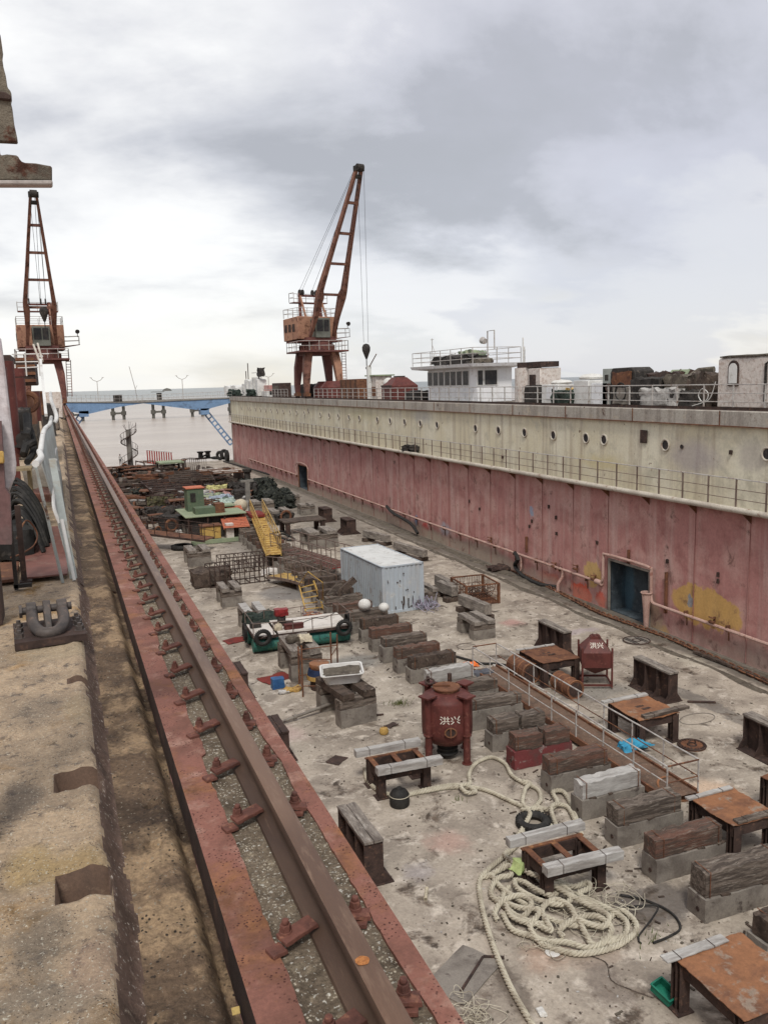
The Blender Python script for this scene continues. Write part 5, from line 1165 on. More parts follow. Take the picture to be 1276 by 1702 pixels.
# ---- yellow stairway
a = at(455,920,1.2); b_ = at(427,856,1.6)
pit = math.atan2(2.6, math.hypot(b_.x-a.x, b_.y-a.y))
walkway('long yellow stairway with high rails lying over the centre blocks', (a.x, a.y, 0), math.atan2(-(b_-a).x, (b_-a).y), math.hypot(b_.x-a.x, b_.y-a.y), 1.0, m_yellow, m_yellow, 20, .03, name='stairway', cat='stairs', h0=1.15, rh=1.3, nposts=12)
p = b_; blob('red_sheet', m_redfloor, 'red sheet lying at the top end of the yellow stairway', 'sheet', tuple(at(425,857,1.6)), (1.2,2.4,.25), 3, .03)
a = at(394,880,1.0); b_ = at(380,842,1.9)
walkway('orange red stepped ramp beside the green vessel cabin', (a.x, a.y, 0), math.atan2(-(b_-a).x, (b_-a).y), (b_-a).length*.95, 2.0, m_orange, m_orange, 14, .12, name='ramp', cat='ramp', h0=1.2, rh=.5, nposts=6, rails=(0,0))
p = at(404,856,1.0); m = MB().lathe([(.62*math.sin(a_), -.8*math.cos(a_)) for a_ in [PI*k/14 for k in range(15)]], 24); tag(m.build('float_buoy', m_buoy), 'large cream egg-shaped buoy between the orange ramp and the yellow stairway', 'buoy', loc=(p.x, p.y+1.2, 1.6)); bpy.data.objects['float_buoy'].rotation_euler = (.9, .0, .5)
p = at(413,842,0); t = thing('mast_stub', 'pale square post on a round foot behind the yellow stairway', 'post', (p.x, p.y, 0)); MB().box((0,0,1.6), (.45,.4,2.0)).build('shaft', m_jetty, t); MB().lathe([(.8,0),(.7,.5),(.4,.7),(0,.7)], 18).build('foot', m_jetty, t); MB().box((0,0,2.65),(1.3,.35,.2)).build('cap', m_jetty, t)
# ---- green vessel: cabin, canopy, yellow box
p = at(335,905); GV = thing('work_barge_cabin', 'dull green cabin structure with pale green canopy deck and a yellow box in front', 'cabin', (p.x, p.y, 0), .03)
gx, gy = p.x, p.y
def G1(px, py, y): q = atY(px, py, y); return Vector((q.x-gx, q.y-gy, q.z))
m = MB(); m.box((2.0, 5.5, 2.55), (5.8, 6.2, .12)); m.build('canopy', m_greenlt, GV, bevel=.02)
m = MB(); m.box((2.0, 5.2, 1.2), (4.6, 4.6, 2.4)); m.build('hull', m_dark, GV)
m = MB(); m.box((.75, 6.8, 3.9), (1.6, 1.8, 2.6)); m.build('cabin', m_green, GV); MB().box((.75,6.8,5.25),(1.8,2.0,.1)).build('cabin_roof', m_orange, GV); MB().box((.5,5.88,4.2),(.5,.06,1.0)).build('opening', m_dark, GV)
MB().box((1.2, 4.3, 2.95), (1.9, 1.5, .7)).build('green_box', m_green, GV); MB().box((2.6, 4.0, 3.1), (.9, 1.0, 1.1)).build('rust_box', m_rust, GV)
MB().box((3.8,7.0,2.9), (1.7,1.6,.16)).build('hatch', m_greenlt, GV)
m = MB()
for x in (-3.6, -1.2, 1.2, 3.8): m.cyl((x, 2.6, 0), (x, 2.6, 2.5), .09, n=8)
m.build('canopy_post', m_rust_dk, GV) if False else [MB().cyl((x, 2.6, 0), (x, 2.6, 2.5), .09, n=8).build('canopy_post', m_rust_dk, GV) for x in (-.6, 1.2, 2.8, 4.6)]
m = MB().box((1.0, .6, 1.15), (1.7, 1.2, 1.3)); q = m.build('yellow_box', m_yellow, GV, bevel=.02); MB().box((1.0,.6,1.9),(1.9,1.4,.12)).build('box_lid', m_rust, GV)
MB().box((1.6,-.1,.25),(5.0,.4,.4)).build('sill', m_greenlt, GV); MB().box((2.7,.3,1.0),(.7,.7,1.9)).build('white_locker', m_whitepeel, GV)
GV.scale = (.86,.86,.74)
walkway('brown railed ramp leading down from the green cabin to the middle left', tuple(at(350,915)), math.radians(52), 8.5, 1.5, m_rust, m_rust_dk, 0, .08, name='ramp', cat='ramp', h0=.9, rh=1.0, nposts=9)
twx = at(300,880); MB_ = MB().lat((0,0,.7),(2.2,1.6,1.4),(5,4,4),.25,seed=4); tag(MB_.build('engine_block', m_dark), 'dark engine lump with a round face near the rail, middle left', 'engine', loc=tuple(at(287,882)))
p = at(287,886); t = thing('wheel_flange', 'ring-faced rusty wheel leaning on the dark engine lump', 'wheel', (p.x-.1, p.y-.7, .8), rot=(PI/2,0,0)); MB().torus((0,0,0),.45,.13,None,20,8).build('ring', m_rust, t); MB().cyl((0,0,-.1),(0,0,.1),.35,n=16).build('hub', m_dark, t)
blob('white_bucket', m_foam, 'small white bucket beside the dark engine lump', 'bucket', G0(298,893), (.45,.45,.6), 4, .02)
for (px, py, l) in [(318,885,'upper grey stone block beside the brown ramp'), (326,893,'lower grey stone block beside the brown ramp')]: blob('stone_block', m_block, l, 'block', G0(px, py), (1.3,.9,.8), px, .05)
# ---- lattice frames (scaffold) on left
def lattice(label, pts, h, n, mt=m_rust_dk, loc=None):
    a, b_ = Vector(pts[0]), Vector(pts[1]); t = thing('scaffold', label, 'scaffold', tuple(a)); d = b_-a; nrm = Vector((-d.y, d.x, 0)).normalized()*1.3
    for s in (0, 1):
        for z in (.06, h):
            MB().tube([nrm*s+Vector((0,0,z)), d+nrm*s+Vector((0,0,z))], .035, 5).build('chord', mt, t)
        for i in range(n): q = d*(i/(n-1))+nrm*s; MB().bar(q, q+Vector((0,0,h)), .045).build('upright', mt, t)
    for i in range(0, n, 2):
        for z in (.06, h): q = d*(i/(n-1)); MB().bar(q+Vector((0,0,z)), q+nrm+Vector((0,0,z)), .04).build('tie', mt, t)
    return t
lattice('rusty scaffold frame lying in front of the left block stack, lower one', (at(350,978), at(448,966)), 1.3, 13)
lattice('rusty scaffold frame behind the lower one, by the wood-filled crate', (at(366,956), at(446,948)), 1.1, 12)
blob('timber_crate', m_wood_dk, 'dark crate heaped with broken timber behind the scaffold frames', 'crate', G0(352,972), (2.3,1.6,1.0), 22, .16)
# hoses, loops, odd bits
m = MB(); m.tube(cr([g(432,893,.1), g(470,885,.1), g(478,896,.1), g(460,897,.1), g(470,889,.1), g(490,898,.1), g(480,900,.1), g(464,894,.1)], .3), .07, 5); tag(m.build('hose_coil', m_black), 'loose loops of black hose right of the yellow stairway', 'hose')
m = MB(); p = atX(830,912,Xw-.2)
hp = [Vector((Xw-.25, 45.6, 1.4)), Vector((Xw-.35, 45.0, 1.1)), Vector(at(855,940,.5)), Vector(at(870,958,.15)), Vector(at(900,972,.12)), Vector(at(935,976,.12))]
m.tube(cr(hp, .3), .12, 8); tag(m.build('hose', m_black), 'thick black hose drooping from the wall pipe to the dock floor', 'hose')
m = MB(); m.tube(cr([Vector((Xw-.2, 68, 1.5)), Vector((Xw-.4, 66, 1.2)), Vector((Xw-.5, 62, .9)), Vector((Xw-.5,60.5,.3))], .4), .13, 8); tag(m.build('hose', m_black), 'dark hose sagging under the wall pipe beyond the red and blue paint splashes', 'hose')
# chain
def chain_link():
    return MB().add(*(lambda q: (q.v, q.f))(MB().tube([(.045*math.cos(a)+(.05 if math.cos(a) > 0 else -.05), .055*math.sin(a), 0) for a in [2*PI*k/12 for k in range(12)]], .020, 5, closed=True)))
CH_ = thing('chain', 'heavy rusty chain lying in a line along the foot of the facing wall', 'chain', (0,0,0))
cpts = cr([g(1276,1138,.05), g(1130,1072,.05), g(1060,1045,.05), g(985,1016,.05), g(905,975,.05), g(850,949,.05), g(790,920,.05), g(740,897,.05)], .2)
acc = [0]
for i in range(1, len(cpts)): acc.append(acc[-1]+(cpts[i]-cpts[i-1]).length)
def pat(sv):
    for i in range(1, len(acc)):
        if acc[i] >= sv: u = (sv-acc[i-1])/(acc[i]-acc[i-1]); return cpts[i-1].lerp(cpts[i], u), (cpts[i]-cpts[i-1]).normalized()
    return cpts[-1], (cpts[-1]-cpts[-2]).normalized()
lk = None; k = 0; sv = 0.0; rest = MB(); lm = chain_link()
while sv < acc[-1]-.2:
    q, tdir = pat(sv); rot = Euler((PI/2*(k % 2)+.35, 0, math.atan2(tdir.y, tdir.x)))
    sc_ = 2.0
    if k < 98:
        if lk is None: lk = lm.build('link', m_rust, CH_); o = lk
        else: o = lk.copy(); COL.objects.link(o); o.parent = CH_
        o.location = q+Vector((rnd.uniform(-.02,.02), 0, .02)); o.rotation_euler = rot; o.scale = (sc_,)*3
    else: rest.add(lm.v, lm.f, Matrix.Translation(q) @ rot.to_matrix().to_4x4() @ Matrix.Diagonal((sc_,sc_,sc_,1)))
    sv += .13*sc_*.9; k += 1
if rest.v: struct(rest.build('link_run', m_rust, CH_), 'stuff')
blob('chain_heap', m_rust_dk, 'small heap of rusty chain below the wall valve', 'chain heap', G0(832,948), (1.6,.9,.3), 31, .15)
m = MB(); m.tube([g(740,897,.12), g(600,838,.12), g(490,802,.12), g(372,768,.12)], .13, 6); tag(m.build('cable', m_dark), 'dark cable stretched along the floor to the far end of the dock', 'cable')
# wet/dark planks in gutter
for k in range(6):
    y = 17+k*2.1; m = MB().lat((25.35+.1*math.sin(k), y, .1), (.22, 2.2, .1), (2, 8, 1), .02, seed=k, rot=(0,0,.05*math.sin(k*3))); tag(m.build('gutter_plank', m_wood_dk if k % 3 else m_redfloor), 'dark plank lying in the gutter along the foot of the facing wall', 'plank', 'planks in the wall gutter')
# ================================================================== heaps at the far part of the floor
rnd.seed(77)
tim_protos = []
for k in range(6):
    L = [3.0, 4.2, 5.2, 2.4, 3.6, 4.6][k]
    t = MB().lat((0,0,0), (L, .38, .34), (10, 3, 2), .03, seed=40+k, fr=3).build('timber', [m_wood_dk, m_wood, m_wood_dk, m_rust_dk, m_rust, m_wood][k]); tim_protos.append(t); t['first'] = 1
def heap(ctr, nx, ny, layers, rx, ry, label, grp, jitter=.3, base_rz=0.0):
    cnt = 0
    for l in range(layers):
        n = int(nx*(1-l/(layers+.5)))
        for i in range(n):
            pr_ = rnd.choice(tim_protos)
            if pr_.get('first'): o = pr_; del o['first']
            else: o = pr_.copy(); COL.objects.link(o)
            ax = l % 2
            o.location = (ctr[0]+rnd.uniform(-rx, rx)*(1-.2*l), ctr[1]+rnd.uniform(-ry, ry)*(1-.2*l), .2+l*.36+rnd.uniform(0,.15))
            o.rotation_euler = (rnd.uniform(-.12,.12), rnd.uniform(-.12,.12), base_rz+(PI/2 if rnd.random() < .25 else 0)+rnd.uniform(-jitter, jitter))
            o['label'] = label; o['category'] = 'timber'; o['group'] = grp; cnt += 1
heap((5.6, 102), 17, 3, 4, 2.6, 10, 'weathered baulk in the timber heap nearest the rail at the far left', 'timbers in the far left heap', .25)
heap((10.5, 108), 24, 3, 5, 4.0, 10, 'dark baulk in the big heap between the rail and the far spiral stair', 'timbers in the big far heap', .22)
heap((17.5, 112), 12, 3, 4, 2.5, 8, 'dark baulk in the heap near the far right part of the floor', 'timbers in the far right heap', .3)
heap((9, 92), 8, 3, 3, 3.0, 4, 'dark baulk lying loose in front of the big far heap', 'loose timbers in front of the far heap', .5)
heap((5.5, 84), 9, 3, 2, 2.0, 5, 'dark baulk among the scrap between the rail and the green cabin', 'timbers beside the green cabin', .5)
heap((11, 126), 12, 3, 3, 4.5, 5, 'dark baulk lying beyond the big heap near the end of the floor', 'timbers at the end of the floor', .3)
tim_left = [t for t in tim_protos if t.get('first')]
for t in tim_left: bpy.data.objects.remove(t)
m_net = mat('tangled_net', (.032,.036,.03), (.015,.017,.016), (.10,.10,.075), s=3, s3=7, c3t=(.54,.62), bs=14, bump=1, bd=.08, grain=.5)
def lump(name, px, py, d, mt, lab, cat, seed, amp=.3, n=(7,7,4)): p = at(px, py); m = MB().lat((0,0,d[2]/2), d, tuple(int(v*1.8) for v in n), amp, seed=seed, fr=2.2, taper=.35); return tag(m.build(name, mt), lab, cat, loc=(p.x, p.y, -.05))
# small countable scrap spread over the far half of the floor
rnd.seed(123)
def mk_scrap():
    P = []
    t = thing('scrap_crate', 'x', 'crate'); MB().lat((0,0,.35),(1.5,1.2,.7),(5,4,3),.06,seed=1).build('body', m_wood_dk, t); MB().lat((-.3,0,.78),(.35,1.3,.12),(2,4,1),.03,seed=2).build('board', m_wood_lt, t); MB().lat((.4,0,.78),(.35,1.3,.12),(2,4,1),.03,seed=3).build('board', m_wood, t); P.append((t, 'broken timber-topped crate among the scrap on the far half of the floor', 'scrap crates on the far floor'))
    t = thing('scrap_trestle', 'x', 'trestle')
    for s in (-1,1):
        for q in (-1,1): MB().bar((s*.7,q*.5,0),(s*.7,q*.45,1.1),.12).build('leg', m_rust_dk, t)
    MB().lat((0,0,1.12),(1.9,1.2,.1),(5,4,1),.04,seed=5).build('top', m_rust, t); P.append((t, 'small rusty trestle among the scrap on the far half of the floor', 'rusty trestles on the far floor'))
    t = thing('pipe_length', 'x', 'pipe'); MB().cyl((-1.6,0,.2),(1.6,0,.25),.2,n=12).build('shell', m_rust, t); MB().cyl((-1.63,0,.2),(-1.55,0,.2),.27,n=12).build('flange', m_rust_dk, t); P.append((t, 'rusty flanged pipe length among the scrap on the far half of the floor', 'pipe lengths on the far floor'))
    t = thing('old_winch', 'x', 'machine'); MB().lat((0,0,.4),(1.3,1.1,.8),(5,5,4),.14,seed=8,fr=3).build('body', m_dark, t); MB().torus((0,-.6,.6),.38,.09,(PI/2,0,0),16,6).build('wheel', m_rust, t); P.append((t, 'dark machine part with a wheel among the scrap on the far floor', 'machine parts on the far floor'))
    t = thing('bent_rack', 'x', 'rack')
    m = MB(); m.tube([(-1.2,-.6,.1),(-1.2,-.6,1.3),(1.1,-.5,1.2),(1.2,-.6,.1)], .06, 5); m.build('hoop', m_rust_dk, t); m = MB(); m.tube([(-1.2,.6,.1),(-1.1,.6,1.1),(1.2,.5,1.3),(1.2,.6,.1)], .06, 5); m.build('hoop', m_rust_dk, t)
    for s in (-1,0,1): MB().bar((s*1.1,-.6,1.2),(s*1.1,.6,1.15),.08).build('tie', m_rust, t)
    P.append((t, 'bent rusty hoop frame among the scrap on the far floor', 'bent frames on the far floor'))
    t = thing('plate_stack', 'x', 'plates')
    for k in range(3): MB().lat((.1*k,.08*k,.08+.12*k),(1.8,1.3,.06),(5,4,1),.04,(0,0,.25*k),seed=12+k).build('plate', [m_rust, m_rust_dk, m_mud][k], t)
    P.append((t, 'stack of warped rusty plates among the scrap on the far floor', 'plate stacks on the far floor'))
    return P
SP = mk_scrap(); fresh = set(range(len(SP)))
def near_keep(x, y):
    for (cx2, cy2, r_) in ((9.8,62,4.5),(11.5,70,4.2),(13.4,64,2.6),(13.6,60,2.2)):
        if math.hypot(x-cx2, (y-cy2)*.6) < r_: return True
    return x > 19+max(0,(100-y))*.0 or (y < 72 and x < 5) or (y < 72 and x > 15)
cnt = 0; tries = 0
while cnt < 185 and tries < 5000:
    tries += 1; y = rnd.uniform(66, 134); x = rnd.uniform(2.6, 21.5)
    if near_keep(x, y): continue
    if x > 18 and rnd.random() < .7: continue
    k = rnd.randrange(len(SP)); o, lab, grp = SP[k]; loc = (x, y, 0); rz = rnd.uniform(-.5, .5)+(PI/2 if rnd.random() < .3 else 0)
    sc_ = rnd.uniform(.7, 1.25)
    if k in fresh: fresh.discard(k); o.location = loc; o.rotation_euler = (0,0,rz); o['label'] = lab; o['group'] = grp
    else: dup(o, loc, rz, lab, grp, (sc_, sc_, sc_))
    cnt += 1
# steel grillages and plates in the heap
def rack(label, px, py, L, wd, h, mt, rz=0, n=14, name='steel_rack'):
    p = at(px, py); t = thing(name, label, 'rack', (p.x, p.y, 0), rz)
    for s in (-1, 1): MB().box((s*L/2, 0, h/2+.1), (.15, wd, h)).build('side', m_rust_dk, t)
    for k in range(n): y = -wd/2+wd*k/(n-1); MB().box((0, y, h+.12+.15*math.sin(k*2.1)), (L, .16, .1)).build('bar', mt, t)
    return t
rack('dark steel rack of parallel bars in the middle of the far heap', 283, 826, 5.0, 12, 1.3, m_rust_dk, .02, 16)
rack('paler timber rack behind the green cabin', 318, 812, 5.0, 12, 1.5, m_wood_dk, -.1, 16)
rack('rusty rack of bars near the far right heap', 365, 806, 5, 5, 1.6, m_rust, .05, 9)
t = thing('red_railing', 'bright red and white barred railing standing on the heap by the spiral stair', 'railing', tuple(at(247,780)), math.radians(-28))
m_redrail = mat('red_rail_paint', (.36,.05,.04), (.28,.045,.04), s=1)
for k in range(11): MB().box((k*.38, 0, 1.9-.04*k), (.17, .07, 2.0)).build('bar', m_redrail, t)
MB().tube([(-.2,0,3.0),(4.0,0,2.6)], .06, 5).build('top_rail', m_white, t); MB().tube([(-.2,0,1.0),(4.0,0,.7)], .08, 5).build('bottom_rail', m_redrail, t)
p = at(284,790); t = thing('work_table', 'dark table with pale flat top right of the red railing', 'table', (p.x, p.y, 0), .05); MB().box((0,0,1.9),(3.4,3.6,.2)).build('top', m_greenlt, t)
for sx in (-1,1):
    for sy in (-1,1): MB().box((sx*1.5, sy*1.6, .95), (.25,.25,1.8)).build('leg', m_rust_dk, t)
p = at(322,800); lattice('tall dark lattice frame right of the pale-topped table', (at(305,800), at(332,802)), 3.0, 9)
lattice('low dark lattice frame behind the coloured rag heap', (at(330,822), at(352,818)), 2.0, 8)
# coloured rags, nets, winches
lump('net_heap', 455, 842, (3.4,4.0,1.5), m_net, 'large heap of black green netting right of the cream buoy', 'net heap', 3, .5, (12,12,6))
lump('net_heap', 430, 815, (3.2,4.0,1.2), m_net, 'heap of dark green netting farther back with leafy texture', 'net heap', 5, .5, (12,12,6))
lump('net_heap', 400, 820, (3.0,3.5,1.2), m_dark, 'dark heap of netting behind the pale square post', 'net heap', 6, .45, (10,10,5))
lump('net_heap', 218, 830, (2.6,2.4,1.0), m_net, 'green black heap of nets at the foot of the far left timber heap', 'net heap', 8, .4, (10,10,5))
lump('net_heap', 268, 845, (2.6,2.4,1.2), mat('mossy_scrap', (.10,.095,.05), (.05,.04,.03), (.17,.12,.06), s=2, s3=5, bs=12, bump=1, bd=.05), 'mossy brown scrap heap in front of the dark steel rack', 'scrap heap', 9, .35, (9,9,5))
lump('net_heap', 300, 846, (2.6,2.4,1.0), m_rust_dk, 'dark scrap heap left of the green cabin top', 'scrap heap', 10, .35, (9,9,5))
lump('scrap_heap', 272, 862, (3.2,2.2,1.1), m_dark, 'small dark scrap heap with white tins on it', 'scrap heap', 14, .3, (8,8,4))
for k, (px, py, c_) in enumerate([(352,832,(.45,.43,.40)),(360,824,(.50,.46,.20)),(366,832,(.46,.27,.25)),(355,838,(.30,.34,.22)),(368,842,(.35,.40,.46)),(372,848,(.40,.48,.42)),(340,838,(.28,.27,.30))]):
    w_ = ['white','yellow','pink','green','pale blue','mint','grey'][k]
    lump('rag_heap', px, py, (2.2,2.0,1.1), mat(w_.replace(' ','_')+'_rags', c_, tuple(v*.5 for v in c_), tuple(v*.3 for v in c_), s=2, s3=3, bs=8, bump=.8, bd=.05), 'heap of %s rags and plastic behind the green cabin' % w_, 'rag heap', 50+k, .3, (7,7,4))
rnd.seed(4)
for k, (px, py, w_) in enumerate([(352,803,'left'),(376,806,'right')]): p = at(px, py); m = MB().lat((0,0,1.7), (3.0,.8,.3), (8,3,1), .1, seed=k); tag(m.build('white_sheet', m_ply), 'pale strip lying on the far rack, %s one' % w_, 'sheet', loc=(p.x, p.y, 0))
# bollards at the far end
def bollard(px, py, label, h=2.0):
    p = at(px, py); t = thing('bollard', label, 'bollard', (p.x, p.y, 0)); m = MB(); m.lathe([(0,0),(.55,0),(.42,.2),(.38,h*.75),(.58,h*.85),(.60,h),(0,h+.05)], 14); m.build('post', m_dark, t); MB().box((0,0,.1),(1.8,1.4,.2)).build('base', m_dark, t); return t
bollard(334,763,'left bollard of a pair at the far end of the floor', 1.3); bollard(346,762,'right bollard of a pair at the far end of the floor', 1.3)
bollard(412,806,'stubby dark bollard standing by the net heaps', 2.0)
m = MB(); q1, q2 = at(336,762), at(345,763); m.tube([q1+Vector((0,0,.3)), q2+Vector((0,0,.8))], .15, 6); tag(m.build('strut', m_dark), 'dark strut between the two far bollards', 'strut')
p = at(359,763); tyre('dark ring-shaped fender standing at the far end, right of the bollards', (p.x, p.y, .2), (.1,0,.3), .6, .2)
p = at(366,765); tyre('dark tyre fender standing next to the ring-shaped one', (p.x, p.y, .8), (PI/2,0,-.9), .55, .25)
for k, (px, py, r) in enumerate([(376,764,.6),(381,767,.7)]): p = at(px, py); tyre('big dark tyre at the far foot of the facing wall, %s one' % ('left','right')[k], (p.x-.3, p.y, .9), (PI/2,0,.6+k), r, .3)
# ---- spiral stair
p = at(218,779); SS = thing('spiral_stair', 'rusty spiral stair wound round a tall grey column at the far end', 'spiral stair', (p.x, p.y, 0))
MB().cyl((0,0,0),(0,0,6.1),.42,.38,n=18).build('column', m_jetty, SS); MB().lathe([(0,0),(1.5,0),(1.2,.35),(.5,.5),(.42,.6)], 16).build('foot', m_dark, SS)
m = MB(); n = 64; hx = lambda i, r, dz=0: (r*math.cos(i*.165+2.4), r*math.sin(i*.165+2.4), .3+i*.092+dz)
m.tube([hx(i, 1.2) for i in range(n)], .08, 5); m.build('stringer', m_rust_dk, SS)
m = MB(); m.tube([hx(i, 1.25, 1.0) for i in range(n)], .035, 4); m.build('handrail', m_rust_dk, SS)
for i in range(0, n, 2):
    a, b_ = Vector(hx(i,.4)), Vector(hx(i,1.2)); MB().bar(a, b_, .28, .04).build('tread', m_rust_dk, SS)
for i in range(0, n, 3): MB().bar(hx(i,1.22), hx(i,1.25,1.0), .035).build('baluster', m_rust_dk, SS)
for k in range(5): a = k*1.3; MB().bar((.4*math.cos(a), .4*math.sin(a), 6.0), (.8*math.cos(a), .8*math.sin(a), 7.0+.3*math.sin(k*2)), .04).build('spike', m_rust_dk, SS)
# ---- person
def person(loc, rz):
    bm = bpy.data.meshes.new('person'); s = 1.72/1.75
    V = [(0,0,.95),(0,0,1.12),(0,.01,1.32),(0,.01,1.45),(0,.02,1.53),(0,.03,1.64),(0,.03,1.74),
         (.09,0,.90),(.11,.02,.50),(.12,-.01,.08),(.12,.13,.03),(-.09,0,.90),(-.12,.05,.50),(-.13,-.02,.08),(-.13,.12,.03),
         (.18,0,1.43),(.24,-.03,1.15),(.22,.06,.92),(.22,.09,.83),(-.18,0,1.43),(-.27,-.02,1.17),(-.20,.12,1.02),(-.14,.17,1.0)]
    Ed = [(0,1),(1,2),(2,3),(3,4),(4,5),(5,6),(0,7),(7,8),(8,9),(9,10),(0,11),(11,12),(12,13),(13,14),(3,15),(15,16),(16,17),(17,18),(3,19),(19,20),(20,21),(21,22)]
    Rd = [.15,.14,.16,.12,.06,.10,.08,.10,.065,.045,.04,.10,.065,.045,.04,.065,.045,.035,.04,.065,.045,.035,.04]
    bm.from_pydata(V, Ed, []); o = bpy.data.objects.new('person', bm); COL.objects.link(o)
    md = o.modifiers.new('skin', 'SKIN'); md.use_smooth_shade = True
    for i, r in enumerate(Rd): bm.skin_vertices[0].data[i].radius = (r, r*.8 if i < 4 else r)
    bm.skin_vertices[0].data[0].use_root = True
    o.modifiers.new('sub', 'SUBSURF').levels = 1; bpy.context.view_layer.update()
    me = bpy.data.meshes.new_from_object(o.evaluated_get(bpy.context.evaluated_depsgraph_get())); bpy.data.objects.remove(o)
    me.materials.clear(); [me.materials.append(q) for q in (m_skin, m_shirt, m_trousers)]
    for f in me.polygons:
        z = f.center.z; x = abs(f.center.x); f.material_index = 1 if (.98 < z < 1.50 and x < .30) else (2 if z <= .98 and x < .18 or z < .5 else 0)
    o = bpy.data.objects.new('person', me); COL.objects.link(o); tag(o, 'person in pale shirt and dark trousers standing beside the far spiral stair', 'person', loc=loc, rz=rz)
    m = MB().lathe([(0,1.80),(.07,1.785),(.105,1.73),(.10,1.66),(.09,1.63)], 12, (0, .01, 0)); m.build('hair', m_black, o)
    return o
p = at(201,773); person((p.x, p.y, 0), math.radians(150))
# ================================================================== cranes
def portal_crane(label, cx, cy, z0, az, tip_u, tip_z, legmats, hookz):
    t = thing('portal_crane', label, 'crane', (cx, cy, z0))
    def S(mb, name, mt, parent=None, **k):
        o = mb.build(name, mt, parent or t, **k)
        if parent is None: o.rotation_euler = (0, 0, az)
        return o
    i = 0
    for (sx, sy) in ((-1,-1),(-1,1),(1,-1),(1,1)):
        m = MB(); r = 2.0; q = 1.55
        ring = lambda x, y, z, a: [(x-a,y-a,z),(x+a,y-a,z),(x+a,y+a,z),(x-a,y+a,z)]
        m.add(*loft([ring(sx*r, sy*r, .65, .24), ring(sx*r*.99, sy*r*.99, 1.6, .32), ring(sx*1.82, sy*1.82, 3.6, .43), ring(sx*q, sy*q, 5.2, .46)])); m.build('leg', legmats[i], t); i += 1  # leg tones differ: sun and shade on the legs put into the colours
        m = MB(); m.box((sx*r, sy*r, .45), (.5, 1.5, .35)); m.box((sx*r, sy*r, .66), (.42,.7,.2)); b_ = m.build('bogie', m_rust, t)
        for k in (-.45, .45): MB().cyl((sx*r-.1, sy*r+k, .28), (sx*r+.1, sy*r+k, .28), .27, n=16).build('wheel', m_rust_dk, b_)
    m = MB(); m.box((0,0,5.3), (5.8,5.8,.18)); m.box((0,0,5.05), (3.9,3.9,.35)); m.build('platform', m_cranedk, t)
    m = MB(); m.cyl((0,0,5.39),(0,0,6.1),2.0,n=32); m.cyl((0,0,6.1),(0,0,6.35),1.8,n=32); m.build('slewing_ring', m_cranedk, t)
    m = MB()
    for k in range(26): a = 2*PI*k/26; m.box((2.02*math.cos(a), 2.02*math.sin(a), 5.75), (.1,.1,.5), (0,0,a))
    m.build('ring_rib', m_crane, t)
    def rails(pts, z, h, name='railing', sl=False, mt=m_railing):
        m = MB()
        for dz in (h, h*.5): m.tube([(x,y,z+dz) for x,y in pts], .03, 4)
        for a, b_ in zip(pts[:-1], pts[1:]):
            n = max(1, int(math.hypot(b_[0]-a[0], b_[1]-a[1])/1.1))
            for k in range(n+1): u = k/n; x, y = a[0]+(b_[0]-a[0])*u, a[1]+(b_[1]-a[1])*u; m.bar((x,y,z),(x,y,z+h),.05)
        o = m.build(name, mt, t)
        if sl: o.rotation_euler = (0,0,az)
    rails([(-2.85,-2.85),(2.85,-2.85),(2.85,2.85),(-2.85,2.85),(-2.85,-2.85)], 5.4, 1.05)
    # ladder on a leg
    m = MB(); a1, b1 = Vector((2.5,-1.4,5.2)), Vector((2.35,-1.9,1.0))
    for dx in (-.0, .5): m.bar(a1+Vector((dx,0,0)), b1+Vector((dx,0,0)), .07)
    m.build('ladder_stile', m_crane, t); m = MB()
    for k in range(13): q = a1.lerp(b1, (k+.5)/13); m.bar(q, q+Vector((.5,0,0)), .06)
    m.build('ladder_rung', m_crane, t)
    m = MB(); m.box((0,-.6,6.5), (4.9,4.6,.2)); m.box((0,-.4,6.75), (3.6,3.6,.35)); S(m, 'turntable', m_cranedk)
    m = MB(); m.add([(-2.55,-3.3,6.62),(2.55,-3.3,6.62),(2.55,.4,6.75),(-2.55,.4,6.75),(-2.55,-3.3,9.15),(2.55,-3.3,9.15),(2.55,.4,9.3),(-2.55,.4,9.3)], [(3,2,1,0),(4,5,6,7),(0,1,5,4),(1,2,6,5),(2,3,7,6),(3,0,4,7)]); hs = S(m, 'machinery_house', m_cranelt, bevel=.05)
    for sx in (-1, 1):
        for k in range(3): m = MB(); m.box((sx*2.56, -2.6+k*.95, 8.05), (.05,.62,.85)); w_ = S(m, 'house_window', m_rust_dk); 
    m = MB(); m.box((0,1.0,7.95), (1.9,1.25,2.2)); cb_ = S(m, 'cab', mat('grey_green_cab', (.20,.205,.175), (.15,.155,.13), s=1.5), bevel=.03)
    for (x, y, dx, dy) in ((-.45,1.64,.62,.05),(.4,1.64,.8,.05),(-.97,1.0,.05,.9),(.97,1.0,.05,.9)): S(MB().box((x,y,8.2),(dx,dy,1.3)), 'cab_window', m_glass)
    rails([(-2.5,-3.2),(-2.5,.3),(2.5,.3),(2.5,-3.2),(-2.5,-3.2)], 9.25, 1.0, 'roof_railing', True)
    # side balcony
    m = MB(); m.add([(-2.5,-.2,6.9),(-4.2,.6,7.05),(-4.2,-.4,7.05),(-2.5,-1.6,6.9),(-2.5,-.2,6.75),(-4.2,.6,7.0),(-4.2,-.4,7.0),(-2.5,-1.6,6.75)], [(0,1,2,3),(7,6,5,4),(0,4,5,1),(1,5,6,2),(2,6,7,3)]); S(m, 'balcony', m_cranedk)
    rails([(-2.5,-.2),(-4.15,.55),(-4.15,-.4),(-2.5,-1.6)], 7.0, 1.0, 'balcony_railing', True)
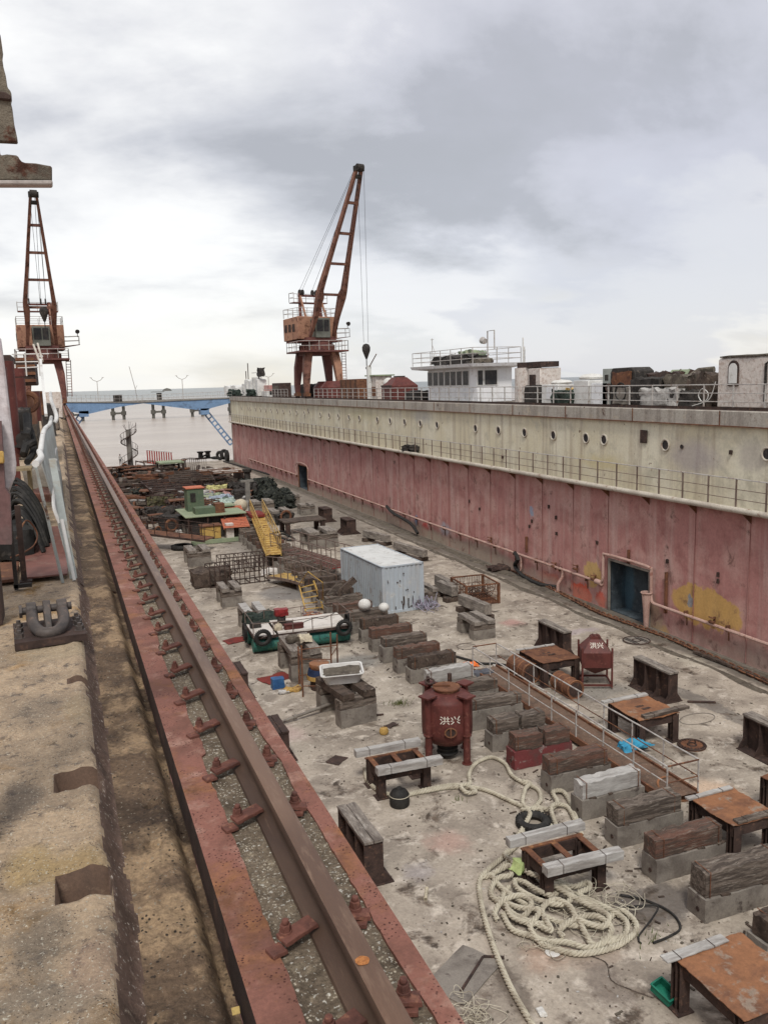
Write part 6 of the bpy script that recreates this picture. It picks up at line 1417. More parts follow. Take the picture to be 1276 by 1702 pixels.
    m = MB(); m.cyl((-4.0,.4,7.9),(-4.0,.4,8.5),.04,n=6); m.cyl((-4.0,.3,8.6),(-4.0,.65,8.5),.14,.26,n=10); S(m, 'floodlight', m_dark)
    # A-frame
    for sx in (-1, 1):
        m = MB(); m.bar((sx*1.35,-1.2,9.2),(sx*1.25,-1.35,12.0),.32); S(m, 'a_frame_leg', m_cranedk)
        m = MB(); m.bar((sx*1.35,.1,9.25),(sx*1.28,-1.2,11.7),.2); S(m, 'a_frame_strut', m_cranelt)
    m = MB(); m.box((0,-1.3,11.75),(2.9,.25,.22)); m.box((0,-1.6,10.95),(4.4,1.2,.1)); S(m, 'a_frame_beam', m_cranedk)
    rails([(-2.2,-1.05),(-2.2,-2.2),(2.2,-2.2),(2.2,-1.05)], 11.0, 1.05, 'upper_railing', True)
    for sx in (-.9,-.4,.9,1.25): S(MB().cyl((sx-.07,-1.3,12.1),(sx+.07,-1.3,12.1),.34,n=16), 'sheave', m_dark)
    # jib
    F0 = 1.3; zb = 7.0
    f = lambda u: (F0+(tip_u-F0)*u, zb+(tip_z-zb)*u)
    wd = lambda u: 1.55 if u < .27 else 1.55-(u-.27)/.73*1.27
    for sx in (-1, 1):
        rings = []
        for u, hh, ww in ((0,.16,.16),(.13,.28,.22),(.26,.42,.34),(.30,.36,.24),(.5,.27,.18),(.75,.22,.16),(1,.2,.14)):
            y, z = f(u); x = sx*(wd(u)-(.15 if .12 < u < .28 else 0)); rings.append([(x-ww,y-hh*.9,z+hh*.5),(x+ww,y-hh*.9,z+hh*.5),(x+ww,y+hh*.9,z-hh*.5),(x-ww,y+hh*.9,z-hh*.5)])
        m = MB(); m.add(*loft(rings)); S(m, 'jib_chord', m_crane)
    for u in (.27,.46,.64,.815): y, z = f(u); S(MB().bar((-wd(u),y,z),(wd(u),y,z),.3,.26), 'jib_rung', m_crane)
    y, z = f(1.0); m = MB(); m.box((0,y,z+.05),(1.0,.6,.5)); m.cyl((-.35,y+.2,z+.1),(.35,y+.2,z+.1),.38,n=16); m.cyl((-.3,y-.2,z-.7),(.3,y-.2,z-.7),.22,n=12); S(m, 'jib_head', m_dark)
    # ropes
    for sx in (-.95,-.4,.9,1.25): S(MB().tube([(sx,-1.3,12.4),(sx*.3,y-.1,z+.1)], .022, 4), 'luffing_rope', m_dark)
    for sx in (-.28,.28): S(MB().tube([(sx*1.4,y+.35,z),(sx,y+.35,hookz+1.2)], .02, 4), 'hoist_rope', m_dark)
    m = MB().lathe([(0,-.65),(.12,-.45),(.42,.35),(.44,.7),(.3,1.0),(0,1.1)], 14, (0,y+.35,hookz)); m.tube([(0,y+.35,hookz-.6),(0,y+.35,hookz-1.3),(.12,y+.35,hookz-1.45),(.0,y+.35,hookz-1.6)], .05, 6); S(m, 'hook_block', m_dark)
    return t
portal_crane('orange brown portal crane on the facing dock wall with its hook hanging to the right', 28.4, 95.6, 10.6, math.radians(192.5), 10.3, 23.3, [m_crane, m_cranedk, m_cranelt, m_cranedk], 4.6)
portal_crane('maroon brown portal crane farther down the near dock wing, jib seen head-on', -1.35, 107.5, 10.6, math.radians(183.5), 10.0, 21.7, [m_crane, m_crane, m_cranedk, m_cranedk], 9.4)
# ================================================================== things on the facing wing deck
ZD = 10.61
m_bw0 = mat('grey_green_cabinet', (.33,.35,.32), (.26,.28,.26), s=2, bs=30)
def W(px, X=28.2, py=650): return atX(px, py, X).y
def deckthing(name, label, cat, px0, px1, X=28.2): ya, yb = W(px0, X), W(px1, X); return thing(name, label, cat, (X, (ya+yb)/2, ZD)), abs(ya-yb)
# guardrail segments
def deckrail(px0, px1, label, name='guardrail'):
    ya, yb = sorted((W(px0, 26.45), W(px1, 26.45))); t = thing(name, label, 'guardrail', (26.45, 0, ZD)); n = max(2, int((yb-ya)/1.62))
    for k in range(n+1): y = ya+(yb-ya)*k/n; MB().bar((0,y,0),(0,y,1.08),.055).build('post', m_railing, t)
    for z in (1.08,.72,.36): MB().tube([(0,ya+(yb-ya)*k/n,z+.012*noise.noise(Vector((k*1.3,z,px0)))) for k in range(n+1)], .026 if z > 1 else .02, 5).build('rail', m_railing, t)
deckrail(1330, 868, 'pale three-bar guardrail on the facing wing, right of the white deckhouse'); deckrail(860, 522, 'pale three-bar guardrail on the facing wing, from the crane to the deckhouse'); deckrail(478, 438, 'pale guardrail on the facing wing, left of the crane')
# deckhouse
DH = thing('deckhouse', 'white deckhouse with a row of dark windows and a railed flat roof', 'deckhouse', (27.6, 0, ZD)); m_dh = mat('deckhouse_white', (.78,.78,.78), (.70,.71,.72), (.50,.48,.46), s=.8, s3=2, bs=20, bump=.1, rough=.6, grain=.06, streak=((.42,.38,.34), .35, 2.5))
ya, yb = 53.8, 62.3
MB().box((1.4, (ya+yb)/2, 1.2), (2.8, yb-ya, 2.4)).build('wall', m_dh, DH, bevel=.02)
m = MB(); m.add([(-.75,ya-.8,2.5),(3.2,ya-.8,2.5),(3.2,yb+1.5,2.5),(-.75,yb+1.5,2.5),(-.85,ya-.9,2.72),(3.3,ya-.9,2.72),(3.3,yb+1.6,2.72),(-.85,yb+1.6,2.72),(.0,ya-.1,2.38),(2.8,ya-.1,2.38),(2.8,yb+.2,2.38),(.0,yb+.2,2.38)], [(4,5,6,7),(0,1,5,4),(1,2,6,5),(2,3,7,6),(3,0,4,7),(8,9,1,0),(9,10,2,1),(10,11,3,2),(11,8,0,3),(11,10,9,8)]); rf = m.build('roof', m_dh, DH)
wx = [(287,315),(322,353),(360,390),(399,430),(438,470),(478,510),(519,555),]
for a, b_ in ((611,644),(657,738)):
    xa, xb = atY(640+a/3.9875,635,ya).x-27.6, atY(640+b_/3.9875,635,ya).x-27.6; fr_ = MB().box(((xa+xb)/2,ya-.02,1.72),(xb-xa+.12,.06,1.12)).build('window_frame', m_white, DH); MB().box(((xa+xb)/2,ya-.055,1.72),(xb-xa-.02,.02,1.0)).build('pane', m_glass, fr_)
for a, b_ in wx:
    y1, y0 = W(640+a/3.9875, 27.6, 635), W(640+b_/3.9875, 27.6, 635); fr_ = MB().box((-.02,(y0+y1)/2,1.72),(.06,y1-y0+.14,1.12)).build('window_frame', m_white, DH); MB().box((-.055,(y0+y1)/2,1.72),(.02,y1-y0-.02,1.0)).build('pane', m_glass, fr_)
for k in range(6): MB().box((-.012, ya+.6+k*1.4, .55), (.03,.04,1.05)).build('wall_batten', m_dh, DH)
m = MB(); pts = [(-.7,ya-.75),(3.1,ya-.75),(3.1,yb+1.4),(-.7,yb+1.4),(-.7,ya-.75)]
for z in (3.8,3.4,3.05):
    m.tube([(x,y,z) for x,y in pts], .024, 5)
m.build('roof_rail', m_railing, DH)
for a, b_ in zip(pts[:-1], pts[1:]):
    n = max(2, int(math.hypot(b_[0]-a[0], b_[1]-a[1])/1.6))
    for k in range(n): u = k/n; MB().bar((a[0]+(b_[0]-a[0])*u, a[1]+(b_[1]-a[1])*u, 2.7), (a[0]+(b_[0]-a[0])*u, a[1]+(b_[1]-a[1])*u, 3.8), .045).build('roof_post', m_railing, DH)
m = MB(); m.tube([(.2,yb-.5,2.7),(.2,yb-.5,4.9)], .03, 5); m.tube([(.2,yb-.5,4.4),(.5,yb-.9,3.1)], .02, 4); m.tube([(.2,yb-.2,4.8),(.2,yb-.8,4.8)], .02, 4); m.build('antenna', m_railing, DH)
m = MB(); m.tube([(1.4,ya+1.0,2.7),(1.4,ya+1.0,5.0),(1.4,ya-.0,5.0),(1.4,ya-.0,3.7)], .05, 5); m.cyl((1.4,ya+1.4,4.3),(1.4,ya+1.8,4.4),.2,.26,n=10); m.build('lamp_mast', m_railing, DH)
blob('tarpaulin', m_dark, 'dark tarpaulin heap on the deckhouse roof', 'tarpaulin', (28.3, 58.0, ZD+2.72), (1.8,6.0,.7), 61, .2, (6,10,4)); blob('plastic_sheet', m_greenlt, 'pale green sheet on the tarpaulin on the deckhouse roof', 'plastic sheet', (28.9, 57.0, ZD+3.0), (1.2,2.2,.7), 62, .15); blob('scrap_heap', m_mud, 'low heap of weeds and scrap along the deckhouse roof edge', 'scrap heap', (28.2, 55.5, ZD+2.72), (1.0,4.0,.3), 63, .12, (5,12,2))
LA = thing('ladder', 'tall white ladder standing at the right end of the deckhouse', 'ladder', (30.55, 52.4, ZD))
for y in (-.0, .55): MB().bar((y*.8,y,0),(y*.8,y+.1,4.4 if y < .5 else 3.8),.07).build('stile', m_white, LA)
for k in range(8): MB().bar((0,0,.4+k*.45),(.44,.55,.4+k*.45),.045).build('rung', m_white, LA)
# winch housings right of the deckhouse
t, L = deckthing('winch_housing', 'pinkish white peeling rounded housing with a dark block on top, right of the deckhouse', 'housing', 862, 909)
t.location.x = 28.4; MB().cyl((0,.9,0),(0,.9,2.25),.85,n=24).build('drum_housing', m_whitepeel, t); MB().box((.2,-.75,1.1),(1.5,1.5,2.2)).build('box_housing', m_whitepeel, t, bevel=.06); MB().box((.1,-.1,2.42),(1.3,2.9,.34),(0,0,0)).build('dark_cap', m_rust_dk, t); MB().box((-.57,-.6,1.4),(.06,.7,.8)).build('rusty_opening', m_rust_dk, t); MB().lat((-.7,-.9,.55),(.5,1.4,1.2),(3,4,3),.05,seed=4).build('machine', m_dark, t)
t, L = deckthing('locker', 'pale lilac low locker right of the peeling winch housing', 'locker', 914, 943); MB().box((0,0,.6),(1.3,L*.95,1.15)).build('body', m_white, t, bevel=.03); MB().box((-.67,-.2,.65),(.03,1.0,.7)).build('panel', m_dh, t)
MBx = MB().lathe([(0,0),(.62,.02),(.66,.1),(.5,.22),(0,.28)], 16); tag(MBx.build('life_raft_cover', m_foam), 'white rounded cover on the lilac locker', 'cover', loc=(28.2, W(933), ZD+1.18))
t, L = deckthing('winch', 'yellow winch machine between the two white lockers', 'winch', 946, 975); MB().lat((0,-.2,.5),(1.0,1.5,.9),(4,5,4),.05,seed=3).build('body', m_yellow, t); MB().cyl((-.2,-1.0,.55),(-.2,.9,.55),.3,n=14).build('drum', m_rust, t); MB().torus((-.55,-.6,.6),.28,.05,(0,PI/2,0),16,6).build('wheel', m_rust, t)
blob('net', m_green_dk, 'dark green rope heap left of the yellow winch', 'net', (27.5, W(938,27.5), ZD), (.8,1.7,.8), 64, .15)
t, L = deckthing('locker', 'white locker with a rounded white cover, left of the grey green cabinet', 'locker', 976, 1011); MB().box((0,.8,.7),(1.2,1.5,1.35)).build('body', m_white, t, bevel=.03); MB().box((0,-.8,.62),(1.0,1.5,1.2)).build('lilac_panel', m_dh, t, bevel=.02)
tag(MB().lathe([(0,0),(.68,.02),(.72,.14),(.5,.3),(0,.36)], 16).build('life_raft_cover', m_foam), 'white rounded cover above the white locker beside the yellow winch', 'cover', loc=(28.3, W(980), ZD+1.4))
t, L = deckthing('cabinet', 'tall grey green cabinet left of the rusty round-topped machine', 'cabinet', 1015, 1033); MB().box((0,0,1.0),(1.0,1.15,1.95)).build('body', m_bw0, t, bevel=.02); MB().box((-.51,.2,1.5),(.03,.3,.3)).build('plate', m_dark, t)
for z in (.55,.95): MB().torus((-.52,0,z),.2,.05,(0,PI/2,0),14,6).build('hose_ring', m_rust_dk, t)
t, L = deckthing('rusty_machine', 'tall rusty machine with a black rounded top right of the grey green cabinet', 'machine', 1032, 1067); m = MB(); m.prism([(-1.05,0),(1.05,0),(1.05,1.75),(.9,1.98),(-.7,2.0),(-1.05,1.8)], -.6, .6, 'x'); m.build('casing', m_dark, t, bevel=.04); MB().lat((-.62,0,1.45),(.1,1.6,.7),(1,6,4),.05,seed=9).build('rusty_front', m_rust, t); MB().lat((-.62,0,.55),(.12,1.5,.9),(1,5,4),.06,seed=10).build('lower_front', m_block, t); MB().torus((-.7,0,.75),.45,.04,(0,PI/2,0),18,6).build('hose_ring', m_black, t)
rnd.seed(8)
for k, (px, X, dx, dy, dz, mt, l) in enumerate([(1092,28.2,1.6,2.2,1.45,m_dark,'black lumpy tarpaulin heap right of the rusty machine'),(1120,28.8,1.6,2.4,1.7,m_rust_dk,'dark brown heap behind the guardrail, topped by a framed pane'),(1150,28.4,1.6,2.4,1.55,m_mud,'mud-brown heap of pipes behind the guardrail'),(1175,28.2,1.2,1.4,1.6,m_wood_dk,'dark timber heap left of the peeling white housing'),(1100,27.4,.6,2.8,.9,m_wood_lt,'pale board stack in front of the black tarpaulin heap'),(1140,27.5,.6,1.8,.8,m_dark,'dark low scrap in front of the mud-brown heap')]):
    blob('scrap_heap', mt, l, 'scrap heap', (X, W(px, X), ZD), (dx,dy,dz), 70+k, .13, (7,9,6))
m = MB(); m.tube([(27.8,W(1128,27.8),ZD+1.1),(29.2,W(1160,29.2),ZD+1.7),(29.5,W(1185,29.5),ZD+1.75)], .16, 8); tag(m.build('pipe', m_mud), 'thick mossy pipe lying up across the heaps on the facing wing', 'pipe')
t = thing('window_panel', 'greenish framed double pane leaning on top of the dark brown heap', 'window', (28.4, W(1125,28.4), ZD+1.55), rot=(0,-.9,0)); MB().box((0,0,0),(.6,1.3,.04)).build('pane', m_greenlt, t); MB().box((0,0,.02),(.64,.06,.05)).build('bar', m_mud, t)
m = MB(); m.tube(cr([Vector((27.0,W(px,27.0),ZD+z)) for px,z in ((1188,1.2),(1180,.5),(1168,.3),(1160,.6),(1166,.9),(1176,.7),(1172,.35),(1150,.12))], .1), .02, 5); tag(m.build('hose', m_white), 'thin white hose looped at the foot of the peeling white housing', 'hose'); tag(MB().lat((0,0,.05),(.3,2.2,.06),(2,6,1),.02,seed=3).build('plank', m_white), 'white plank lying on the deck edge left of the peeling housing', 'plank', loc=(27.2,W(1155,27.2),ZD))
t = thing('vent_housing', 'large peeling white housing with an arched recess at the right edge', 'housing', (28.2, 26.5, ZD)); m_pl = m_whitepeel
MB().box((.0,1.9,1.12),(1.8,3.4,2.25)).build('body', m_pl, t, bevel=.12); 
m = MB(); arch = [(-.30,-.55),(.30,-.55),(.30,.25)]+[(.30*math.cos(a),.25+.30*math.sin(a)) for a in [PI*k/8 for k in range(1,8)]]+[(-.30,.25)]; m.prism([(y+2.55,z+1.55) for y,z in arch], -.96, -.91, 'x'); m.build('arched_recess', m_rust_dk, t); m = MB(); m.prism([(y*.78+2.55,z*.78+1.55) for y,z in arch], -.985, -.93, 'x'); m.build('arched_panel', m_white, t)
m = MB(); m.tube([(-.95,.75,.35),(-.95,.75,1.9),(-.95,.45,2.05),(-.95,-.1,2.05)], .05, 6); m.build('door_seal', m_dark, t); MB().box((-.93,.15,1.15),(.08,1.0,1.75)).build('door', m_whitepeel, t, bevel=.03); MB().box((.2,-1.2,1.1),(1.6,2.4,2.2)).build('side_room', m_whitepeel, t, bevel=.05); MB().box((-.62,-1.0,1.3),(.06,.8,1.1)).build('opening', m_rust_dk, t)
MB().lat((0,.4,2.28),(1.9,6.0,.08),(5,10,1),.03,seed=3).build('roof_edge', m_mud, t)
# left of the deckhouse
t, L = deckthing('engine', 'black engine parts heaped beside the left end of the deckhouse', 'engine', 683, 712); MB().lat((0,0,.4),(1.4,L,.8),(6,9,4),.16,seed=5,fr=3).build('lump', m_dark, t)
t, L = deckthing('hopper', 'maroon box tank with a pyramid roof on the facing wing, left of the deckhouse', 'hopper', 648, 681, 28.6); s_ = 1.25
m = MB(); m.add([(-s_,-s_,0),(s_,-s_,0),(s_,s_,0),(-s_,s_,0),(-s_,-s_,1.25),(s_,-s_,1.25),(s_,s_,1.25),(-s_,s_,1.25),(-.5,-.5,2.0),(.5,-.5,2.0),(.5,.5,2.0),(-.5,.5,2.0)], [(0,1,5,4),(1,2,6,5),(2,3,7,6),(3,0,4,7),(4,5,9,8),(5,6,10,9),(6,7,11,10),(7,4,8,11),(8,9,10,11)]); m.build('body', m_tankred, t, smooth=False); MB().box((0,0,2.05),(.8,.8,.14)).build('lid', m_rust_dk, t); MB().box((-1.27,0,1.25),(.06,2.6,.14)).build('flange', m_rust_dk, t)
t, L = deckthing('cabin', 'cream peeling cabin box with a white ball float beside it, on the facing wing', 'cabin', 620, 643, 28.6); MB().box((0,0,1.1),(1.6,2.3,2.2)).build('wall', m_whitepeel, t, bevel=.04); MB().box((0,0,2.25),(2.0,2.8,.12)).build('roof', m_greenlt, t); MB().box((-.82,-.3,.75),(.05,1.4,.9)).build('rust_panel', m_rust, t)
tag(MB().lathe([(.5*math.sin(a), -.5*math.cos(a)+.5) for a in [PI*k/10 for k in range(11)]], 16).build('float_ball', m_foam), 'white ball float beside the cream cabin box', 'float', loc=(28.0, W(646,28.0), ZD+1.0))
t, L = deckthing('deck_box', 'long brown rusty box on the facing wing, right of the crane', 'box', 577, 610, 28.8); MB().box((0,0,1.0),(1.8,L*.9,2.0)).build('body', m_rust, t, bevel=.04)
for k in range(4): MB().box((-.92,-L*.36+k*L*.24,1.0),(.06,.12,1.9)).build('stiffener', m_rust_dk, t)
t = thing('post_crane', 'thin white post with a slanting arm, left of the cream cabin box', 'post', (27.6, W(614,27.6), ZD)); MB().bar((0,0,0),(0,0,3.2),.35).build('post', m_white, t); MB().tube([(0,0,3.0),(.2,-1.6,4.2)], .05, 5).build('arm', m_rust, t)
t, L = deckthing('tank', 'low red domed tank beneath the crane on the facing wing', 'tank', 532, 572, 29.5); m = MB(); m.cyl((0,-1.2,0),(0,-1.2,1.2),1.6,n=24); m.cyl((0,-1.2,1.2),(0,-1.2,1.9),1.6,1.0,n=24); m.build('body', m_tankred, t); m = MB(); m.cyl((0,2.2,0),(0,2.2,1.2),1.5,n=24); m.cyl((0,2.2,1.2),(0,2.2,1.9),1.5,.9,n=24); m.build('second_dome', m_tankred, t)
blob('scrap_heap', m_dark, 'dark scrap heap between the crane legs and the red domed tank', 'scrap heap', (29.2, W(520,29.2), ZD), (2,5,1.6), 81, .25, (6,9,5))
t, L = deckthing('rust_locker', 'dark rusty locker left of the crane on the facing wing', 'locker', 460, 477, 28.4); MB().box((0,0,.95),(1.6,4.2,1.9)).build('body', m_rust_dk, t, bevel=.05); MB().box((-.83,0,1.3),(.06,3.2,.5)).build('louvre', m_mud, t)
t, L = deckthing('deck_box', 'low pink box left of the dark rusty locker', 'box', 440, 458, 29.5); MB().box((0,0,.9),(1.6,6,1.5)).build('body', m_pink, t, bevel=.04); MB().box((-.4,-1,.4),(1.6,4,.8)).build('white_base', m_white, t)
t, L = deckthing('winch_tower', 'white winch machinery with thin masts near the far end of the facing wing', 'winch', 408, 437, 28.4)
for k, (y, h) in enumerate(((-5,2.6),(-2.5,2.9),(0,2.4),(2.6,2.6),(5,2.0))): MB().lat((0,y,h/2),(1.3,1.6,h),(3,3,5),.16,seed=k).build('casing', m_white, t)
for k, (y, h) in enumerate(((-4,3.8),(3.5,5.2),(5.2,4.0))): MB().bar((0,y,1),(0,y,h),.12).build('mast', m_rust_dk, t)
MB().lat((0,-5.5,3.6),(.9,1.8,1.2),(3,3,3),.2,seed=8).build('lamp_cluster', m_dark, t)
MB().box((0,-2.0,3.6),(.3,4.6,.1)).build('top_bar', m_white, t)
t, L = deckthing('tarp_cover', 'white covered boat shape at the far end of the facing wing', 'boat', 383, 406, 29.2); MB().lat((0,0,.9),(2.4,11,1.8),(5,10,4),.25,seed=8,fr=1.2).build('cover', m_white, t)
for k, px in enumerate((385, 394, 418)): blob('shrub', m_green_dk, 'dark tuft of weeds at the far end of the facing wing, %s one' % ['left','middle','right'][k], 'weeds', (26.9, W(px,26.9), ZD), (.8,2.6,1.0), 90+k, .3, (5,8,4))
# ================================================================== swing bridge across the far end
BY = 139.8
BR = thing('footbridge', 'blue steel footbridge spanning the far end of the dock between the two walls', 'bridge', (0, BY, 0))
def bp(px, py): q = atY(px, py, BY); return (q.x, q.z)
tops = [bp(100,669), bp(150,669.5), bp(236,669.5), bp(236.5,669.5)]
l_ = [bp(96,669),bp(238,669.5),bp(238,670.5),bp(200,676),bp(165,684),bp(148,688),bp(134,687),bp(96,680)]
r_ = [bp(239,669),bp(386,662),bp(386,669),bp(352,678),bp(343,682),(bp(335,682)),bp(300,678),bp(239,670.5)]
for nm, P_ in (('left', l_), ('right', r_)):
    m = MB(); m.prism(P_, 0, .12, 'y'); m.prism(P_, 2.2, 2.32, 'y'); m.build('girder', m_bridge, BR)
    m = MB(); a, b_ = P_[0], P_[1]; m.bar((a[0],1.15,a[1]+.04),(b_[0],1.15,b_[1]+.04),2.5,.12); o_ = m.build('deck', m_jetty, BR)
    m = MB(); nn = 18
    for s in (0, 2.3):
        for z in (1.15,.6): m.tube([(a[0],s,a[1]+z),(b_[0],s,b_[1]+z)], .022, 4)
        for k in range(nn+1): u = k/nn; x, z = a[0]+(b_[0]-a[0])*u, a[1]+(b_[1]-a[1])*u; m.bar((x,s,z),(x,s,z+1.15),.03)
    m.build('railing', m_railing, BR)
def lat_strut(p0, p1, seed):
    a, b_ = Vector((p0[0],1,p0[1])), Vector((p1[0],1,p1[1])); d = (b_-a); n = Vector((-d.z,0,d.x)).normalized()*.38
    m = MB(); m.bar(a+n,b_+n,.22); m.bar(a-n,b_-n,.22); k = 9
    for i in range(k+1): q = a+d*(i/k); m.bar(q+n, q-n, .3, .2)
    m.build('strut', m_bridge, BR)
lat_strut(bp(341,682), bp(387,738), 1); lat_strut(bp(139,687), bp(100,742), 2)
m = MB(); x, z = bp(341,684); m.box((x,1.1,z),(1.4,2.2,1.0)); m.build('knuckle', m_bridge, BR); m = MB(); x, z = bp(140,688); m.box((x,1.1,z),(1.4,2.2,.9)); m.build('knuckle', m_bridge, BR)
q = atY(196,663,BY+1); t = thing('deck_cabinet', 'dark cabinet standing on the left half of the blue footbridge', 'cabinet', (q.x, BY+1, q.z-.5)); MB().box((0,0,.55),(1.3,.9,1.0)).build('body', m_dark, t, bevel=.03); MB().box((0,0,1.1),(1.4,1.0,.06)).build('lid', m_rust_dk, t)
q = atY(229,668,BY+1); m = MB(); m.tube([(0,0,0),(-.2,0,2.0),(-.9,0,5.6)], .05, 5); m.tube([(-.25,0,2.0),(.1,0,2.6)], .03, 4); tag(m.build('leaning_mast', m_railing), 'thin leaning mast at the middle of the blue footbridge', 'mast', loc=(q.x, BY+1, q.z))
# ================================================================== distant jetty with H piers and lamps
JD = at(198,698,-1.6).y; m_pier = mat('pier_concrete', (.12,.115,.10), (.09,.085,.075), s=.4, bs=4, bump=.2)
zj = atY(265,664.5,JD).z
JT = thing('jetty', 'distant concrete jetty on H-shaped piers behind the blue footbridge', 'jetty', (0, JD, 0))
x0, x1 = atY(60,670,JD).x, atY(700,665,JD).x; MB().box(((x0+x1)/2, 2.5, zj-.4),(x1-x0, 6, .8)).build('deck', m_jetty, JT)
xs = [atY(px,690,JD).x for px in (130,198,265,330)]; d_ = xs[2]-xs[1]
pj = None
for k in range(-1, 9):
    X_ = xs[1]+d_*(k-1)
    if pj is None:
        pj = MB().cyl((-2.4,2.5,-5),(-2.4,2.5,zj-.7),.7,n=12); pj.cyl((2.4,2.5,-5),(2.4,2.5,zj-.7),.7,n=12); pj.box((0,2.5,1.4),(4.4,1.0,.9)); pj.cyl((-2.4,2.5,.5),(-2.4,2.5,2.3),1.15,n=12); pj.cyl((2.4,2.5,.5),(2.4,2.5,2.3),1.15,n=12)
        pj = pj.build('pier', m_pier, JT); o = pj
    else: o = pj.copy(); COL.objects.link(o); o.parent = JT
    o.location = (X_, 0, 0)
lp0 = None
for px, py in ((162,634),(304,630),(448,627)):
    q = atY(px, py, JD); l_ab = {162:'left',304:'right',448:'far right'}[px]
    if lp0 is None:
        lp0 = thing('street_lamp', '', 'street lamp', (0,0,0), group='lamps on the distant jetty'); h = q.z-zj
        MB().bar((0,0,0),(0,0,h),.3).build('pole', m_railing, lp0)
        for s in (-1,1): MB().tube([(0,0,h),(s*1.6,0,h+.6),(s*2.6,0,h+1.7)], .13, 4).build('arm', m_railing, lp0); MB().box((s*2.7,0,h+1.8),(1.0,.4,.2)).build('lamp_head', m_railing, lp0)
        lp0.location = (q.x, JD+2.5, zj); lp0['label'] = 'double-armed street lamp on the distant jetty, left one'
    else: dup(lp0, (q.x, JD+2.5, zj), None, 'double-armed street lamp on the distant jetty, %s one' % l_ab)
q = atY(272,668,JD-8); t = thing('lookout_hut', 'small dark lookout with a flat canopy on the distant jetty', 'hut', (q.x, JD+2.5, zj)); MB().box((-.6,0,1.6),(2.2,2,3.2)).build('hut', m_dark, t); MB().box((-1.2,0,3.7),(6,3,.25)).build('canopy', m_pier, t); MB().lathe([(2.4,0),(1.4,1.0),(0,1.4)], 10, (3.2,0,4.0)).build('dish', m_pier, t)
# ================================================================== distant ships
def ship(label, px, py, D, L, hull, sup, heading=0.0):
    q = atY(px, py, D); t = thing('cargo_ship', label, 'ship', (q.x, D, -1.6), heading); h = L*.055
    m = MB(); m.prism([(-L/2,h),(-L*.47,0),(L*.46,0),(L/2,h*1.25)], -L*.06, L*.06, 'y'); m.build('hull', hull, t); m = MB(); m.box((-L*.33,0,h+L*.05),(L*.16,L*.09,L*.10)); m.box((-L*.33,0,h+L*.11),(L*.10,L*.08,L*.03)); m.bar((-L*.33,0,h+L*.12),(-L*.33,0,h+L*.2),L*.008); m.build('superstructure', sup, t)
    m = MB()
    for k in range(3): m.bar((L*(-.1+.17*k),0,h),(L*(-.1+.17*k),0,h+L*.11),L*.010)
    m.build('mast', hull, t); return t
m_shipg = mat('distant_hull_grey', (.34,.35,.36), (.30,.31,.33), s=.05, bump=0, bs=2); m_shipw = mat('distant_white', (.55,.55,.54), s=.05, bump=0, bs=2)
ship('pale ship on the horizon just left of the facing wing end', 398, 640, 1500, 34, m_shipg, m_shipw); ship('small distant ship on the horizon above the white locker', 992, 622, 2600, 60, m_shipg, m_shipw); ship('distant ship on the horizon right of the rusty machine', 1105, 617, 2600, 95, m_shipg, m_shipg); ship('dark small boat on the water left of the peeling housing', 1182, 622, 420, 9, m_dark, m_shipg)
# ================================================================== near wing objects
ZN = HP+.04
# shackle on its base plate
SH = thing('mooring_shackle', 'heavy rusty shackle on a bolted base plate at the left edge', 'shackle', (-.185, 5.95, ZN-.01), .06)
m = MB().lat((0,0,.03),(.44,.52,.05),(8,8,1),.004,seed=3); m.build('base_plate', m_rust_dk, SH)
m_shk = mat('worn_shackle_steel', (.085,.07,.062), (.055,.048,.045), (.14,.10,.08), s=9, s3=20, bs=120, bump=.3, bd=.004, rough=.5)
bow = [(-.095,.11,.16),(-.098,.0,.13),(-.085,-.10,.10),(-.05,-.17,.08),(0,-.195,.075),(.05,-.17,.08),(.085,-.10,.10),(.098,.0,.13),(.095,.11,.16)]
MB().tube(cr(bow,.02), .038, 12).build('bow', m_shk, SH)
for s in (-1,1): MB().cyl((s*.065,.125,.165),(s*.13,.125,.165),.055,n=18).build('eye', m_shk, SH, bevel=.006)
m = MB(); m.cyl((-.16,.125,.165),(.16,.125,.165),.026,n=14); m.cyl((-.175,.125,.165),(-.155,.125,.165),.045,n=6); m.build('pin', m_shk, SH)
m = MB(); m.prism([(-.02,.05),(.21,.05),(.20,.14),(.165,.20),(.125,.225),(.085,.20),(.045,.13)], -.024, .024, 'x'); m.build('lug', m_shk, SH, bevel=.006)
for x in (-.185,.185):
    for y in (-.14,-.0,.13): b_ = MB().cyl((x,y,.055),(x,y,.085),.026,n=6); b_.cyl((x,y,.05),(x,y,.058),.034,n=14); b_.cyl((x,y,.085),(x,y,.105),.014,n=8); b_.build('bolt', m_shk, SH)
